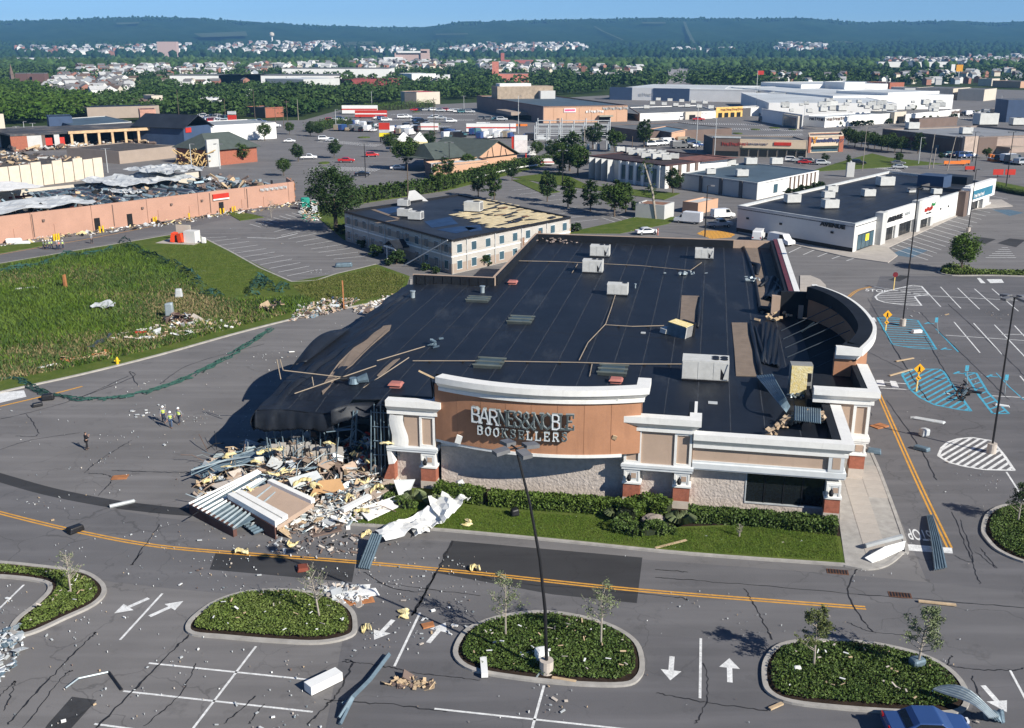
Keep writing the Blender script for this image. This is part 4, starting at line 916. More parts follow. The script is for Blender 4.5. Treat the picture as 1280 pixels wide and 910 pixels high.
rubble_on_roof((804,417),(.5,.4,.1),SILVER,'crumpled_sheet','small crumpled silver sheet on the roof near the branching pipe','sheet')
rubble_on_roof((891,504),(.8,.6,.06),SILVER,'small_sheet','small pale square sheet on the roof behind the right wing cornice','sheet')
# loose boards and pipes at the collapsed corner
def stick(pa,pb,za,zb,label,r=.07,m=WOOD,name='loose_board',cat='board'):
 a,b=UV(pa[0],pa[1],za),UV(pb[0],pb[1],zb);return top(M(FB).tube([a,b],r,5),name,m,label,cat)
PIPE=mat('tan pipe',(0.30,0.245,0.185))
for pa,pb,za,zb,lab in[((368,492),(470,457),5.9,6.4,'long thin tan pipe lying diagonally across the torn sagging roof'),((355,463),(432,472),7.2,6.2,'thin pipe running in from the left roof edge'),((346,449),(351,474),8.3,6.4,'bent upright pipe sticking up at the left roof edge'),((350,449),(354,463),8.3,7.2,'short upright pipe beside the bent upright pipe'),((454,485),(511,447),6.0,6.6,'pale board leaning from the exhaust fan to the roof seam'),((471,451),(531,433),6.3,6.4,'straight tan pipe ending at the small broken fan'),((390,471),(392,482),7.0,6.2,'short grey pipe stub on the sagging roof')]:
 stick(pa,pb,za,zb,lab,.055,PIPE,'loose_pipe','pipe')
stick((1002,415),(1018,403),6.4,7.6,'broken pale timber propped against the entrance parapet',.12,WOOD)
# bent deck sheet standing up on the right wing, with brown insulation under it
rows=[]
for i in range(12):
 s=i/11;a=UV(945+38*s,470+46*s,RZ+.3+1.3*math.sin(s*2.8));b=UV(966+22*s,468+40*s,RZ+.6+1.5*math.sin(s*2.8))
 rows.append([tuple(a+(b-a)*t+Vector((0,0,.08*(k%2))))for k,t in enumerate(np.linspace(0,1,15))])
top(M(FB).sheet(rows),'torn_deck_sheet',STEELB,'dark ribbed roof deck sheet peeled up on the right wing','metal sheet',solid=.03)
rows=[]
for i in range(6):
 s=i/5;rows.append([tuple(UV(993+33*t,508+4*t+18*s,RZ+.5+.5*math.sin(s*2))+Vector((0,0,.1*(k%2))))for k,t in enumerate(np.linspace(0,1,25))])
top(M(FB).sheet(rows),'torn_deck_sheet',STEELB,'flat piece of grey ribbed deck lying by the right wing parapet','metal sheet',solid=.03)
mb=M(FB)
for k in range(90):
 s=rnd.random();p=UV(960+72*s,545-25*math.sin(min(1,s*1.5)*1.6)+6*s+rnd.uniform(-3,4),RZ+.1);mb.obox((p.x,p.y,RZ+.15+rnd.uniform(0,.5)),(rnd.uniform(.15,.7),rnd.uniform(.1,.5),rnd.uniform(.08,.35)),(rnd.uniform(-.6,.6),rnd.uniform(-.6,.6),rnd.uniform(0,3)))
top(mb,'insulation_rubble',mat('brown insulation rubble',(.30,.20,.12),col2=(.52,.42,.3),scale=1.5),'ridge of broken brown insulation on the right wing roof','rubble')
# ------------------------------------------------------------------ the other buildings
CREAM=mat('cream stucco',(0.56,0.50,0.41),rough=.9,var=.06,scale=.3)
BEIGE=mat('beige stucco',(0.34,0.275,0.225),rough=.9,var=.07,scale=.3)
PEACH=mat('peach block wall',(0.54,0.33,0.215),rough=.9,var=.06,scale=.2,fine=.04)
PINKB=mat('salmon painted block',(0.44,0.255,0.185),rough=.9,var=.07,scale=.25,fine=.05,fscale=4)
GREYW=mat('pale grey wall',(0.50,0.50,0.48),rough=.9,var=.07,scale=.3)
PALEW=mat('pale wall',(0.62,0.61,0.585),rough=.85,var=.06,scale=.25,fine=.03)
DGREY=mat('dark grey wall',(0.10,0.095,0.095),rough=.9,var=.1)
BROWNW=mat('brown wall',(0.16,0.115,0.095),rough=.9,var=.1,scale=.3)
NAVYW=mat('navy wall',(0.045,0.075,0.14),rough=.7,var=.1,scale=.3)
MALLW=mat('white mall wall',(0.76,0.75,0.72),rough=.85,var=.05,scale=.2)
MALLR=mat('pale mall roof',(0.50,0.53,0.54),rough=.8,var=.18,scale=.05)
GRAVEL=mat('grey gravel roof',(0.125,0.13,0.135),rough=.95,var=.3,scale=.15)
DROOF=mat('dark roof felt',(0.022,0.026,0.034),rough=.55,var=.35,scale=.2,fine=.2,fscale=1.5)
BROOF=mat('slate blue roof',(0.07,0.105,0.135),rough=.7,var=.2,scale=.12)
SHEATH=mat('bare roof sheathing',(0.56,0.45,0.25),rough=.9,col2=(0.70,0.59,0.38),scale=.5,fine=.15,fscale=3)
SHEEN=mat('blue roof underlay',(0.018,0.042,0.10),rough=.5,var=.3,scale=.4)  # blue sky reflection of the dark roof, put into a colour
REDJ=mat('dark red joists',(0.16,0.03,0.03),rough=.7,var=.2)
WMEMB=mat('white roof membrane',(0.38,0.41,0.43),rough=.7,col2=(0.70,0.71,0.70),scale=.22,stain=((.2,.18,.16),.5,.75,(.4,.4,.4),.7))
CHAR=mat('black gravel',(0.075,0.065,0.058),rough=.95,var=.5,scale=1.2)
GREENR=mat('green-grey shingle',(0.075,0.092,0.082),rough=.9,var=.15)
def fr_pq(P,Q):
 d=(Q-P);d.z=0;return frame(Vector((P.x,P.y,0)),math.atan2(d.y,d.x))
class Bld:pass
def bld(label,tA,tB,tC,yB,walls,roofm,par=.5,name='commercial_building',cat='building',h=None,capm=None,group=None):
 """tA, tB, tC: picture corners of the parapet (far left, near, far right); yB: picture y of the near corner's foot"""
 b=Bld();b.h=h or hgt((tB[0],yB),tB[1]);hh=b.h
 b.A,b.B_,b.C_=[G(*q,hh)for q in(tA,tB,tC)];b.D=b.A+b.C_-b.B_
 for v in(b.A,b.B_,b.C_,b.D):v.z=0
 b.t=thing(name,label,cat,b.B_,group)
 for i,(P,Q)in enumerate(((b.A,b.B_),(b.B_,b.C_),(b.C_,b.D),(b.D,b.A))):
  L=(Q-P).length;m=walls[i]if i<len(walls)else walls[-1];F=fr_pq(P,Q)
  e=.3 if i in(0,2)else 0.0
  part(M(F).box((0 if i in(0,2)else .3,0,-.1),(L if i in(0,2)else L-.3,.3,hh)),'wall',m,b.t)
  if capm:part(M(F).box((-.06,-.06,hh-.25),(L+.06 if i in(0,2)else L-.3,.35,hh+.06+.003*i)),'coping',capm,b.t)
 part(M().prism([(p.x,p.y)for p in(b.A,b.B_,b.C_,b.D)],hh-par-.2,hh-par),'roof',roofm,b.t)
 b.FL=fr_pq(b.A,b.B_);b.LL=(b.B_-b.A).length;b.FR=fr_pq(b.B_,b.C_);b.LR=(b.C_-b.B_).length
 return b
def windows(b,F,xs,z0,z1,w_,gm=None,fm=None,name='window'):
 for x in xs:
  f=part(M(F).box((x-w_/2-.08,-.06,z0-.1),(x+w_/2+.08,.05,z1+.08)),name,fm or GREYT,b.t)
  part(M(F).box((x-w_/2,-.09,z0),(x+w_/2,-.061,z1)),'pane',gm or GLASSB,f)
def bx(b,F,p,q,name,m,label=None):return part(M(F).box(p,q),name,m,b.t,label=label)
def scribble(b,F,x,z,w_,h_,m,n=8,name='sign_lettering',y=-.12):
 mb=M(F);n=n*2;cw=w_/n
 for k in range(n):
  x0=x+k*cw;s=(k*7+n)%5
  mb.box((x0,y,z+(.12*h_ if s==3 else 0)),(x0+cw*(.35 if s!=2 else .8),y+.1,z+h_*(.62,.8,.55,.7,.6)[s]))
  if s in(0,3):mb.box((x0+cw*.35,y,z+h_*.3),(x0+cw*.75,y+.1,z+h_*.5))
 return part(mb,name,m,b.t,kind='stuff')
 # one small rooftop unit of each look, copied about
def unit_proto(label,m,mf):
 t=thing('rooftop_unit',label,'rooftop unit',(0,0,0));part(M().box((-1,-.7,.2),(1,.7,1.3)),'casing',m,t);part(M().box((-.95,-.65,0),(.95,.65,.2)),'curb',BLACK,t)
 part(M().box((1,-.5,.3),(1.03,.5,1.2)),'grille',mf,t);part(M().cyl(.4,0,1.3,1.36,.4,n=10),'fan',BLACK,t);return t
UW=None
def runit(px,z,label,rot,s=1.0,group='small rooftop units on neighbouring roofs'):
 global UW
 p=G(px[0],px[1],z)
 if UW is None:UW=unit_proto(label,UNITW,mat('grey grille',(.2,.2,.2),var=.3));UW.location=p;UW.rotation_euler=(0,0,rot);UW.scale=(s,)*3;UW['group']=group;return UW
 return copy_tree(UW,p,rot,label,group,s)
INNW=mat('grey cream stucco',(0.45,0.425,0.385),rough=.9,var=.08,scale=.3,stain=((.26,.22,.18),.55,.8,(.5,.5,.12),.55))
# --- two storey block
inn=bld('two storey cream office block with half its black roof stripped to yellow boards',(430.5,264),(564.5,300),(713,271),343,[INNW,INNW,BEIGE,BEIGE],DROOF,.25,name='office_block',capm=BLACK)
h=inn.h
for F,L,n in((inn.FL,inn.LL,12),(inn.FR,inn.LR,9)):
 bx(inn,F,(.02,-.05,.1),(L-.02,0,h*.30),'lower_wall',BEIGE);bx(inn,F,(.0,-.06,h*.62),(L,-.0,h*.78),'upper_band',BEIGE if F is inn.FL else INNW)
 bx(inn,F,(0,-.1,h*.49),(L,0,h*.53),'storey_band',WHITE)
 xs=[L*(k+.5)/n for k in range(n)]
 windows(inn,F,xs,h*.60,h*.84,1.15);windows(inn,F,[x for k,x in enumerate(xs)if not(F is inn.FL and k in(6,7))],h*.12,h*.36,1.15)
 for k in range(1,n,2):bx(inn,F,(L*k/n-.06,-.16,.3),(L*k/n+.06,-.101,h*.95),'downpipe',SILVER)
for k,x in enumerate((.62,.55,.70)):bx(inn,inn.FR,(inn.LR*x,-.13,h*(.1+.1*k)),(inn.LR*x+(1.6,.9,.8)[k],-.11,h*(.55+.1*k)),'stained_wall_patch',mat('brown stain',(.2,.12,.08),var=.4))
po=inn.FL@Vector((inn.LL*.585,-1.4,0));T=Matrix.Translation(po)@inn.FL.to_3x3().to_4x4()
part(M(T).box((-1.6,-1.2,0),(-1.4,-1.0,2.6)).box((1.4,-1.2,0),(1.6,-1.0,2.6)),'porch_post',WHITE,inn.t,kind='stuff')
part(M(T).face([(-2.1,-1.5,2.5),(0,-1.5,3.6),(0,1.4,3.6),(-2.1,1.4,2.5)]).face([(0,-1.5,3.6),(2.1,-1.5,2.5),(2.1,1.4,2.5),(0,1.4,3.6)]),'porch_roof',DROOF,inn.t,solid=.15)
part(M(T).prism([(-2,-1.5),(2,-1.5),(2,-1.4),(-2,-1.4)],2.3,2.6),'porch_beam',WHITE,inn.t)
# stripped half of the roof: ragged sheathing sheets, each its own board
RZI=h-.25
def roofpt(x,y):return G(x,y,RZI)
sh_poly=[(583,252),(600,248.5),(625,253),(660,262),(700,270),(708,272),(690,277),(640,284),(618,286),(588,275),(563,268),(590,262)]
spoly=[G(x,y,RZI)for x,y in sh_poly];ux=(inn.C_-inn.B_).normalized();uy=(inn.A-inn.B_).normalized()
shm=M().box((-1.2,-.6,0),(1.2,.6,.04)).mesh('sheathing_board',SHEATH)
angr=math.atan2(ux.y,ux.x);c0=sum(spoly,Vector((0,0,0)))/len(spoly)
for i in range(-14,15):
 for j in range(-16,17):
  q=c0+ux*(i*2.45+(j%2)*1.2)+uy*(j*1.24);
  if inpoly(np.array([[q.x,q.y]]),spoly)[0]and rnd.random()>.05:
   o=inst('sheathing_board',shm,inn.t,(q.x-inn.B_.x,q.y-inn.B_.y,RZI+.03+rnd.uniform(0,.05)),(0,0,angr+rnd.uniform(-.02,.02)))
for k in range(24):
 x,y=rnd.choice([(600,265),(640,268),(660,275),(620,258),(680,272),(600,275)]);q=roofpt(x+rnd.uniform(-16,16),y+rnd.uniform(-5,5))
 part(M().obox((q.x,q.y,RZI+.2),(rnd.uniform(.8,3.5),rnd.uniform(.3,.9),rnd.uniform(.04,.25)),(rnd.uniform(-.2,.2),rnd.uniform(-.1,.1),angr+rnd.uniform(-.3,.3))),'felt_strip',DROOF if k%5 else mat('rust felt',(.14,.08,.05)),inn.t)
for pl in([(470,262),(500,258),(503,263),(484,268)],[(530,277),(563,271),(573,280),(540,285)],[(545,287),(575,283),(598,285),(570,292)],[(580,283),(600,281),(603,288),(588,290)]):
 mb=M();mb.f.append([mb.pt((*roofpt(*q)[:2],RZI+.03))for q in pl]);mb.m.append(0);part(mb,'underlay_patch',SHEEN,inn.t)  # sky sheen on the black membrane, painted as flat blue patches
for p,q in(((466,262),(500,274)),((498,275),(470,279))):
 a,c=roofpt(*p),roofpt(*q);part(M().strip([(a.x,a.y),(c.x,c.y)],.9,RZI+.05),'bare_strip',INSUL,inn.t)
for px,s in(((506,271),1.2),((520,275),1.25),((592,265),1.6),((505,258),1.1)):runit(px,RZI,{506:'pale rooftop unit left of a pair on the two storey block',520:'pale rooftop unit right of a pair on the two storey block',592:'white rooftop unit at the edge of the yellow boards',505:'small rooftop unit near the back edge of the two storey block'}[px[0]],-.3,s)
# torn white corner piece and fallen pole on that block
P0=G(520,251,RZI);top(M().hexa([(P0.x-1.8,P0.y,RZI),(P0.x+2.6,P0.y-.5,RZI),(P0.x+2.4,P0.y+.3,RZI),(P0.x-1.8,P0.y+.5,RZI),(P0.x-1.4,P0.y,RZI+2.0),(P0.x-.2,P0.y,RZI+2.2),(P0.x-.2,P0.y+.3,RZI+2.2),(P0.x-1.4,P0.y+.4,RZI+2.0)]),'broken_sign_face',MALLW,'white triangular sign fragment standing behind the two storey block','sign fragment')
a=inn.FL@Vector((inn.LL*.74,-3.6,.2));b_=inn.FL@Vector((inn.LL*.98,-.3,h*.98));top(M().tube([a,b_],.1,6),'fallen_pole',SILVER,'pole leaning on the shaded face of the two storey block','pole')
# --- white strip shops on the right
ave=bld('long white strip of shops with black roof and AVENUE lettering on its plain side',(922.5,257),(1069,279.8),(1239.5,227.5),316,[PALEW,MALLW,PALEW,PALEW],DROOF,.5,name='shop_strip',capm=SILVER)
h=ave.h;F=ave.FL;L=ave.LL
bx(ave,F,(.02,-.04,0),(L-.02,0,h*.16),'dark_base',BLACK)
for x in(.10,.40,.83):bx(ave,F,(L*x-.28,-.2,h*.55),(L*x+.28,0,h*.62),'wall_lamp',BLACK)
def sign(b,F,s,x,z,size,m,bold=.03,depth=.2,y=-.15,name='lettering',sx=1):
 me=text_mesh(s,size,depth,m,name,bold);o=bpy.data.objects.new(name,me);C.objects.link(o);o.parent=b.t
 Mx=Matrix.Translation(-b.t.location)@F@Matrix.Translation((x,y,z))@Matrix.Rotation(math.pi/2,4,'X')@Matrix.Diagonal((sx,1,1,1));o.matrix_local=Mx;return o
sign(ave,F,'AVENUE',L*.83,h*.82,1.0,BLACK,.04,sx=1.45)
F=ave.FR;L=ave.LR
def shopfront(x0,x1,z1,n,gm=GLASSB):
 f=bx(ave,F,(x0,-.08,.1),(x1,.02,z1),'shop_window',BLACK)
 for k in range(n):part(M(F).box((x0+(x1-x0)*k/n+.1,-.11,.3),(x0+(x1-x0)*(k+1)/n-.1,-.082,z1-.15)),'pane',gm,f)
bx(ave,F,(L*.015,-.06,0),(L*.13,0,h*.62),'shop_surround',PALEW)
shopfront(L*.02,L*.115,h*.58,4)
bx(ave,F,(L*.065,-.16,h*.28),(L*.085,-.115,h*.52),'yellow_poster',mat('yellow poster',(.8,.65,.05)))
bx(ave,F,(L*.125,-1.2,0),(L*.155,.3,h+.9),'pier',GREYW);bx(ave,F,(L*.36,-1.2,0),(L*.385,.3,h+1.1),'pier',GREYW)
bx(ave,F,(L*.155,-.5,h*.52),(L*.36,.3,h+.6),'shop_fascia',MALLW);sign(ave,F,'AVENUE',L*.225,h*.8,1.25,BLACK,.05,y=-.62,sx=1.6)
sign(ave,F,'PLUS',L*.305,h*.83,.9,SILVER,.0,y=-.62,sx=1.3)
shopfront(L*.165,L*.235,h*.5,3,GLASSD);bx(ave,F,(L*.24,-.4,0),(L*.265,0,h*.52),'pier',GREYW);shopfront(L*.27,L*.355,h*.52,4,GLASSD)
bx(ave,F,(L*.385,-.8,h*.42),(L*.52,.3,h+.9),'shop_fascia',MALLW);shopfront(L*.405,L*.475,h*.42,2,GLASSD);bx(ave,F,(L*.48,-.6,0),(L*.50,0,h*.42),'pier',GREYW);bx(ave,F,(L*.39,-.6,0),(L*.402,0,h*.42),'pier',GREYW)
scribble(ave,F,L*.418,h*.68,4.6,1.25,RED,5,y=-.95);scribble(ave,F,L*.465,h*.83,2.2,.9,mat('green sign',(.02,.25,.06)),3,y=-.98);scribble(ave,F,L*.43,h*.58,3.2,.35,BLACK,6,y=-.95)
bx(ave,F,(L*.52,-.06,0),(L*.70,0,h*.16),'block_base',GREYW)
for x in(.57,.63):bx(ave,F,(L*x-.2,-.18,h*.5),(L*x+.2,0,h*.58),'wall_lamp',BLACK)
bx(ave,F,(L*.705,-1.6,0),(L*.735,.3,h+.1),'pier',BROWNW);bx(ave,F,(L*.745,-1.6,0),(L*.765,.3,h+.6),'pier',MALLW)
bx(ave,F,(L*.765,-1.0,h*.45),(L*1.0,.3,h+.9),'shop_fascia',MALLW);bx(ave,F,(L*.775,-1.12,h*.56),(L*.97,-1.0,h*.92),'blue_sign_band',mat('teal sign band',(.03,.16,.24)))
scribble(ave,F,L*.80,h*.62,7.5,1.1,MALLW,8,y=-1.2);shopfront(L*.78,L*.89,h*.42,3,GLASSD)
bx(ave,F,(L*.9,-.9,0),(L*.93,0,h*.45),'pier',GREYW);bx(ave,F,(L*.93,-.5,0),(L*1.0,0,h*.12),'block_base',GREYW)
part(M(ave.FR).box((L*.80,6,h-.5),(L*.87,12,h+2.2)),'dark_bulkhead',NAVYW,ave.t);part(M(ave.FR).box((L*.93,4,h-.5),(L*.99,10,h+1.3)),'dark_bulkhead',DROOF,ave.t)
part(M(ave.FR).box((L*.735,9.0,h-.5),(L*.998,9.3,h+.5)),'parapet',DGREY,ave.t)
part(M(ave.FR).box((L*.735,.3,h-.5),(L*.74,9,h+.4)),'parapet',DGREY,ave.t)
RZA=h-.5
for px,s,lab in(((990,254),1.5,'farthest left unit on the white shop strip roof'),((1037,261),1.5,'unit nearest the AVENUE corner of the shop strip roof'),((1039,241),1.2,'rear unit of a close pair on the shop strip roof'),((1035,248),1.2,'front unit of a close pair on the shop strip roof'),((1085,246),1.3,'unit right of the close pair on the shop strip roof'),((1106,233),1.8,'tallest unit near the back edge of the shop strip roof'),((1139,241),.8,'small vent box near the red and green shop sign'),((1170,243),1.0,'dark unit above the plain white stretch of shop wall')):
 runit(px,RZA,lab,.15,s)
mb=M();rr=random.Random(3)
for k in range(9):
 a,c=G(960+14*k,252+2.2*k,RZA),G(1080+14.5*k,222+.3*k,RZA);mb.strip([(a.x,a.y),(c.x,c.y)],.12,RZA+.03)
part(mb,'roof_seam',SEAM,ave.t,kind='stuff')
mb=M();mb.prism([(p.x,p.y)for p in gp([(1062,314),(1237,250),(1252,250),(1266,258),(1215,262),(1110,310),(1122,320),(1110,329),(1060,322),(922,290),(922,286)])],-.1,.13);setting(mb,'pavement',SLAB)
# --- white building with slate roof, beside it the grey saw-tooth building
w4=bld('low white building with slate blue roof and ribbed white end wall',(853,216),(947,228.5),(1024,213),250,[GREYW,MALLW,GREYW,GREYW],BROOF,.3,name='warehouse')
for k in range(7):bx(w4,w4.FR,(w4.LR*(.5+.07*k),-.25,0),(w4.LR*(.515+.07*k),0,w4.h*.95),'rib',BROWNW)
for k in(.25,.52,.78):bx(w4,w4.FL,(w4.LL*k,-.3,0),(w4.LL*k+1.0,0,w4.h*.98),'pier',DGREY)
windows(w4,w4.FR,[w4.LR*.28],.8,3.0,2.2)
for px,s,lab in(((913,207),1.3,'white unit at the back of the slate roof'),((938,206),1.6,'boxy unit with a platform in the middle of the slate roof'),((970,206),1.6,'unit with white fragments right of the middle of the slate roof'),((927,221),1.5,'unit on a wide pale base near the front of the slate roof'),((888,218),1.2,'twin-topped unit near the left front of the slate roof')):runit(px,w4.h-.3,lab,.1,s)
g5=bld('grey building with saw-tooth wall bays and a crowd of units on its dark roof',(737,194.5),(832,206.5),(911,197),236,[GREYW,MALLW,GREYW,GREYW],mat('maroon-black roof',(.045,.03,.032),var=.3),.2,name='office_block',capm=mat('maroon coping',(.07,.035,.035)))
for k in range(4):part(M(g5.FL).prism([(g5.LL*(.0+.085*k),0),(g5.LL*(.0+.085*k),-.2),(g5.LL*(.085+.085*k)-.1,-2.2),(g5.LL*(.085+.085*k)-.1,0)],0,g5.h-.3),'saw_tooth_bay',GREYW,g5.t)
for k in range(6):bx(g5,g5.FL,(g5.LL*(.42+.1*k),-.5,0),(g5.LL*(.42+.1*k)+.9,0,g5.h-.3),'fin',MALLW)
windows(g5,g5.FL,[g5.LL*(.47+.1*k)for k in range(5)],1.0,g5.h*.8,1.6)
for k in range(4):bx(g5,g5.FR,(g5.LR*(.06+.13*k),-.3,0),(g5.LR*(.06+.13*k)+1.2,0,g5.h-.3),'fin',BROWNW)
for k in range(13):
 px=(775+13*(k%5)+16*(k//5),190+1.2*(k%5)+4*(k//5));runit(px,g5.h-.2,'one of the white units crowding the dark saw-tooth building roof',rnd.uniform(-.2,.2),1.25,'units crowding the saw-tooth building roof')
part(M().strip([tuple(G(858,200,g5.h-.1)[:2]),tuple(G(905,195,g5.h-.1)[:2])],12,g5.h-.12),'reddish_roof_area',mat('reddish roof',(.2,.09,.07),var=.3),g5.t)
# --- tan and brown shop row
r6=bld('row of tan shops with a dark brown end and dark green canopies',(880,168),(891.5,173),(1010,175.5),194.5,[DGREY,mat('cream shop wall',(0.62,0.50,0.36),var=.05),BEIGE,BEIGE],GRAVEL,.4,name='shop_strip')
F,L,h=r6.FR,r6.LR,r6.h
bx(r6,F,(-.1,-.7,0),(L*.29,.4,h+.6),'brown_front',BROWNW);bx(r6,F,(-.2,-.9,h+.3),(L*.295,.5,h+.75),'coping',SILVER);scribble(r6,F,L*.1,h*.62,9,1.6,mat('dull red sign',(.35,.06,.05)),8,y=-.9)
bx(r6,F,(L*.02,-.75,0),(L*.28,-.71,h*.3),'shop_window',GLASSD)
bx(r6,F,(L*.29,-.3,h*.42),(L*.995,0,h*.5),'canopy_band',mat('dark green canopy',(.03,.045,.035)))
for k in range(7):bx(r6,F,(L*(.30+.1*k),-.2,0),(L*(.385+.1*k),-.05,h*.42),'shop_window',GLASSD)
scribble(r6,F,L*.31,h*.7,9,.8,mat('navy sign',(.05,.06,.14)),10,y=-.3);bx(r6,F,(L*.65,-.25,h*.68),(L*.83,-.02,h*.86),'red_sign',RED)
e6=bld('tall tan end shop with brick corner piers and an orange and blue sign',(1010.5,166),(1011.5,170),(1054.5,168.8),191,[BRICK,mat('cream shop wall',(.62,.5,.36)),BRICK,BRICK],GRAVEL,.5,name='shop',capm=mat('cream coping',(.6,.5,.38)))
F,L,h=e6.FR,e6.LR,e6.h
bx(e6,F,(-.1,-.3,0),(L*.06,0,h-.4),'brick_pier',BRICK);bx(e6,F,(L*.88,-.3,0),(L+.1,0,h-.4),'brick_pier',BRICK);bx(e6,F,(L*.1,-.8,h*.27),(L*.86,0,h*.38),'canopy',mat('dark green canopy',(.03,.045,.035)));bx(e6,F,(L*.1,-.1,.3),(L*.86,0,h*.27),'shop_window',GLASSB)
sign(e6,F,'V',L*.16,h*.72,3.0,mat('orange sign',(.7,.3,.02)),.1,y=-.2);sign(e6,F,'VitaminShoppe',L*.55,h*.72,1.9,mat('navy sign',(.05,.06,.14)),.06,y=-.2,sx=1.25)
# --- big peach store
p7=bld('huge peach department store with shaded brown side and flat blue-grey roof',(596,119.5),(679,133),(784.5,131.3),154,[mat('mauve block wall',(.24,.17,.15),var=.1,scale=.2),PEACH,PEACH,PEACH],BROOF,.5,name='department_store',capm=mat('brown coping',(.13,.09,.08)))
F,L,h=p7.FR,p7.LR,p7.h
bx(p7,F,(L*.24,-.3,h*.62),(L*.38,0,h*.86),'pink_white_banner',mat('pale banner',(.75,.6,.6)));bx(p7,F,(L*.25,-.34,h*.7),(L*.37,-.3,h*.8),'banner_stripe',mat('pink stripe',(.6,.08,.2)))
scribble(p7,F,L*.5,h*.58,10,1.8,MALLW,6,y=-.4);scribble(p7,F,L*.70,h*.74,14,2.0,mat('grey sign letters',(.35,.38,.38)),9,y=-.4)
bx(p7,F,(L*.645,-2.5,h*.33),(L*.81,0,h*.41),'canopy',mat('grey-green canopy',(.3,.3,.24)));bx(p7,F,(L*.66,-.2,0),(L*.79,0,h*.33),'doorway',DARK);bx(p7,F,(L*.16,-.2,0),(L*.19,0,h*.28),'doorway',BROWNW)
for k in range(6):bx(p7,F,(L*(.12+.15*k),-.06,0),(L*(.12+.15*k)+.25,0,h-1),'wall_joint',mat('peach joint',(.42,.25,.16)))
bx(p7,p7.FL,(p7.LL*.58,-9,h*.3),(p7.LL*.8,0,h*.5),'entrance_canopy',BEIGE);bx(p7,p7.FL,(p7.LL*.6,-.3,0),(p7.LL*.85,0,h*.3),'doorway',DARK)
ctr=G(655,122,h);T=fr_pq(p7.B_,p7.C_).to_3x3().to_4x4();ph=M(Matrix.Translation((ctr.x,ctr.y,0))@T).box((-17,-3,h-.6),(17,10,h+6.5));part(ph,'penthouse',mat('penthouse wall',(.34,.27,.20)),p7.t)
part(M(Matrix.Translation((ctr.x,ctr.y,0))@T).box((-15,-1,h+6.5),(4,8,h+8)),'penthouse_cap',MALLW,p7.t);part(M(Matrix.Translation((ctr.x,ctr.y,0))@T).box((8,-7,h-.6),(17,-3.1,h+4)),'plant_box',GREYW,p7.t)
# --- navy fronted white store and the low store before it
n8=bld('distant white big-box store with navy front panels',(762,109),(763,109.6),(945,112.5),124.5,[NAVYW,MALLW,MALLW,MALLW],MALLR,.4,name='big_box_store')
n8.D=n8.C_+(n8.C_-n8.B_).orthogonal()*0
F,L,h=n8.FR,n8.LR,n8.h
bx(n8,F,(0,-1,0),(L*.16,0,h+.5),'navy_panel',NAVYW);bx(n8,F,(L*.31,-1.2,0),(L*.56,0,h+.2),'navy_panel',NAVYW);bx(n8,F,(L*.16,-.8,0),(L*.31,0,h+.4),'white_panel',MALLW);scribble(n8,F,L*.21,h*.35,16,3,GREYW,6,y=-1.0)
part(M(F).box((0,0,h-1),(L,110,h-.8)),'roof',MALLR,n8.t)
l9=bld('low white-walled store with grey gravel roof full of small vents',(787,134),(799.5,141.8),(895,138.5),151.5,[BEIGE,MALLW,MALLW,MALLW],GRAVEL,.4,name='shop_strip')
F,L,h=l9.FR,l9.LR,l9.h
part(M(F).box((0,2,h-.5),(L,75,h-.35)),'roof',GRAVEL,l9.t);part(M(F).prism([(L*.57,-1.5),(L*.78,-1.5),(L*.78,3),(L*.57,3)],0,h),'entrance_block',CREAM,l9.t);bx(l9,F,(L*.62,-1.6,0),(L*.7,-1.51,h*.6),'doorway',DARK)
for k in range(12):runit((808+7.3*k,136-(k*5%11)),h-.3,'one of the small vents and units on the grey gravel roof beyond the peach store',0,1.5,'small units on the grey gravel roof')
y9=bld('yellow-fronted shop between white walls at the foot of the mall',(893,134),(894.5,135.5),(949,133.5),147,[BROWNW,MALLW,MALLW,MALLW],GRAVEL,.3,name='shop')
F,L,h=y9.FR,y9.LR,y9.h
bx(y9,F,(0,-.6,0),(L*.6,0,h+.6),'yellow_front',mat('yellow shop front',(.66,.42,.13)));scribble(y9,F,L*.1,h*.7,16,1.7,mat('brown letters',(.2,.09,.04)),9,y=-.8)
for k in range(4):bx(y9,F,(L*(.05+.14*k),-.9,0),(L*(.13+.14*k),-.61,h*.5),'shop_window',GLASSD)
bx(y9,F,(L*.6,-.3,0),(L*.8,0,h*.9),'dark_front',DGREY)
# --- the white mall: several joined blocks, each its own building
def block(label,pA,pB,h,depth,wm=MALLW,rm=MALLR,ground=True,name='mall_block',hz=None):
 a,b_=G(pA[0],pA[1]),G(pB[0],pB[1]);F=fr_pq(a,b_);L=(b_-a).length;t=thing(name,label,'building',F@Vector((L/2,depth/2,0)))
 part(M(F).box((0,0,0),(L,depth,h-.4)),'wall',wm,t);part(M(F).box((.4,.4,h-.4),(L-.4,depth-.4,h-.2)),'roof',rm,t)
 for q in(((0,0,h-.4),(L,.4,h)),((0,depth-.4,h-.4),(L,depth,h)),((0,.4,h-.4),(.4,depth-.4,h)),((L-.4,.4,h-.4),(L,depth-.4,h))):part(M(F).box(*q),'parapet',wm,t)
 b=Bld();b.t,b.F,b.L,b.h=t,F,L,h;return b
m1=bld('corner anchor of the white mall, its left face in shade',(1004.5,144.3),(1031.5,146.3),(1116,141.5),159.5,[MALLW,MALLW,MALLW,MALLW],MALLR,.5,name='mall_block')
scribble(m1,m1.FR,m1.LR*.04,m1.h*.62,12,2.0,BROWNW,5,y=-.3);scribble(m1,m1.FL,m1.LL*.3,m1.h*.62,12,2.0,DGREY,5,y=-.3)
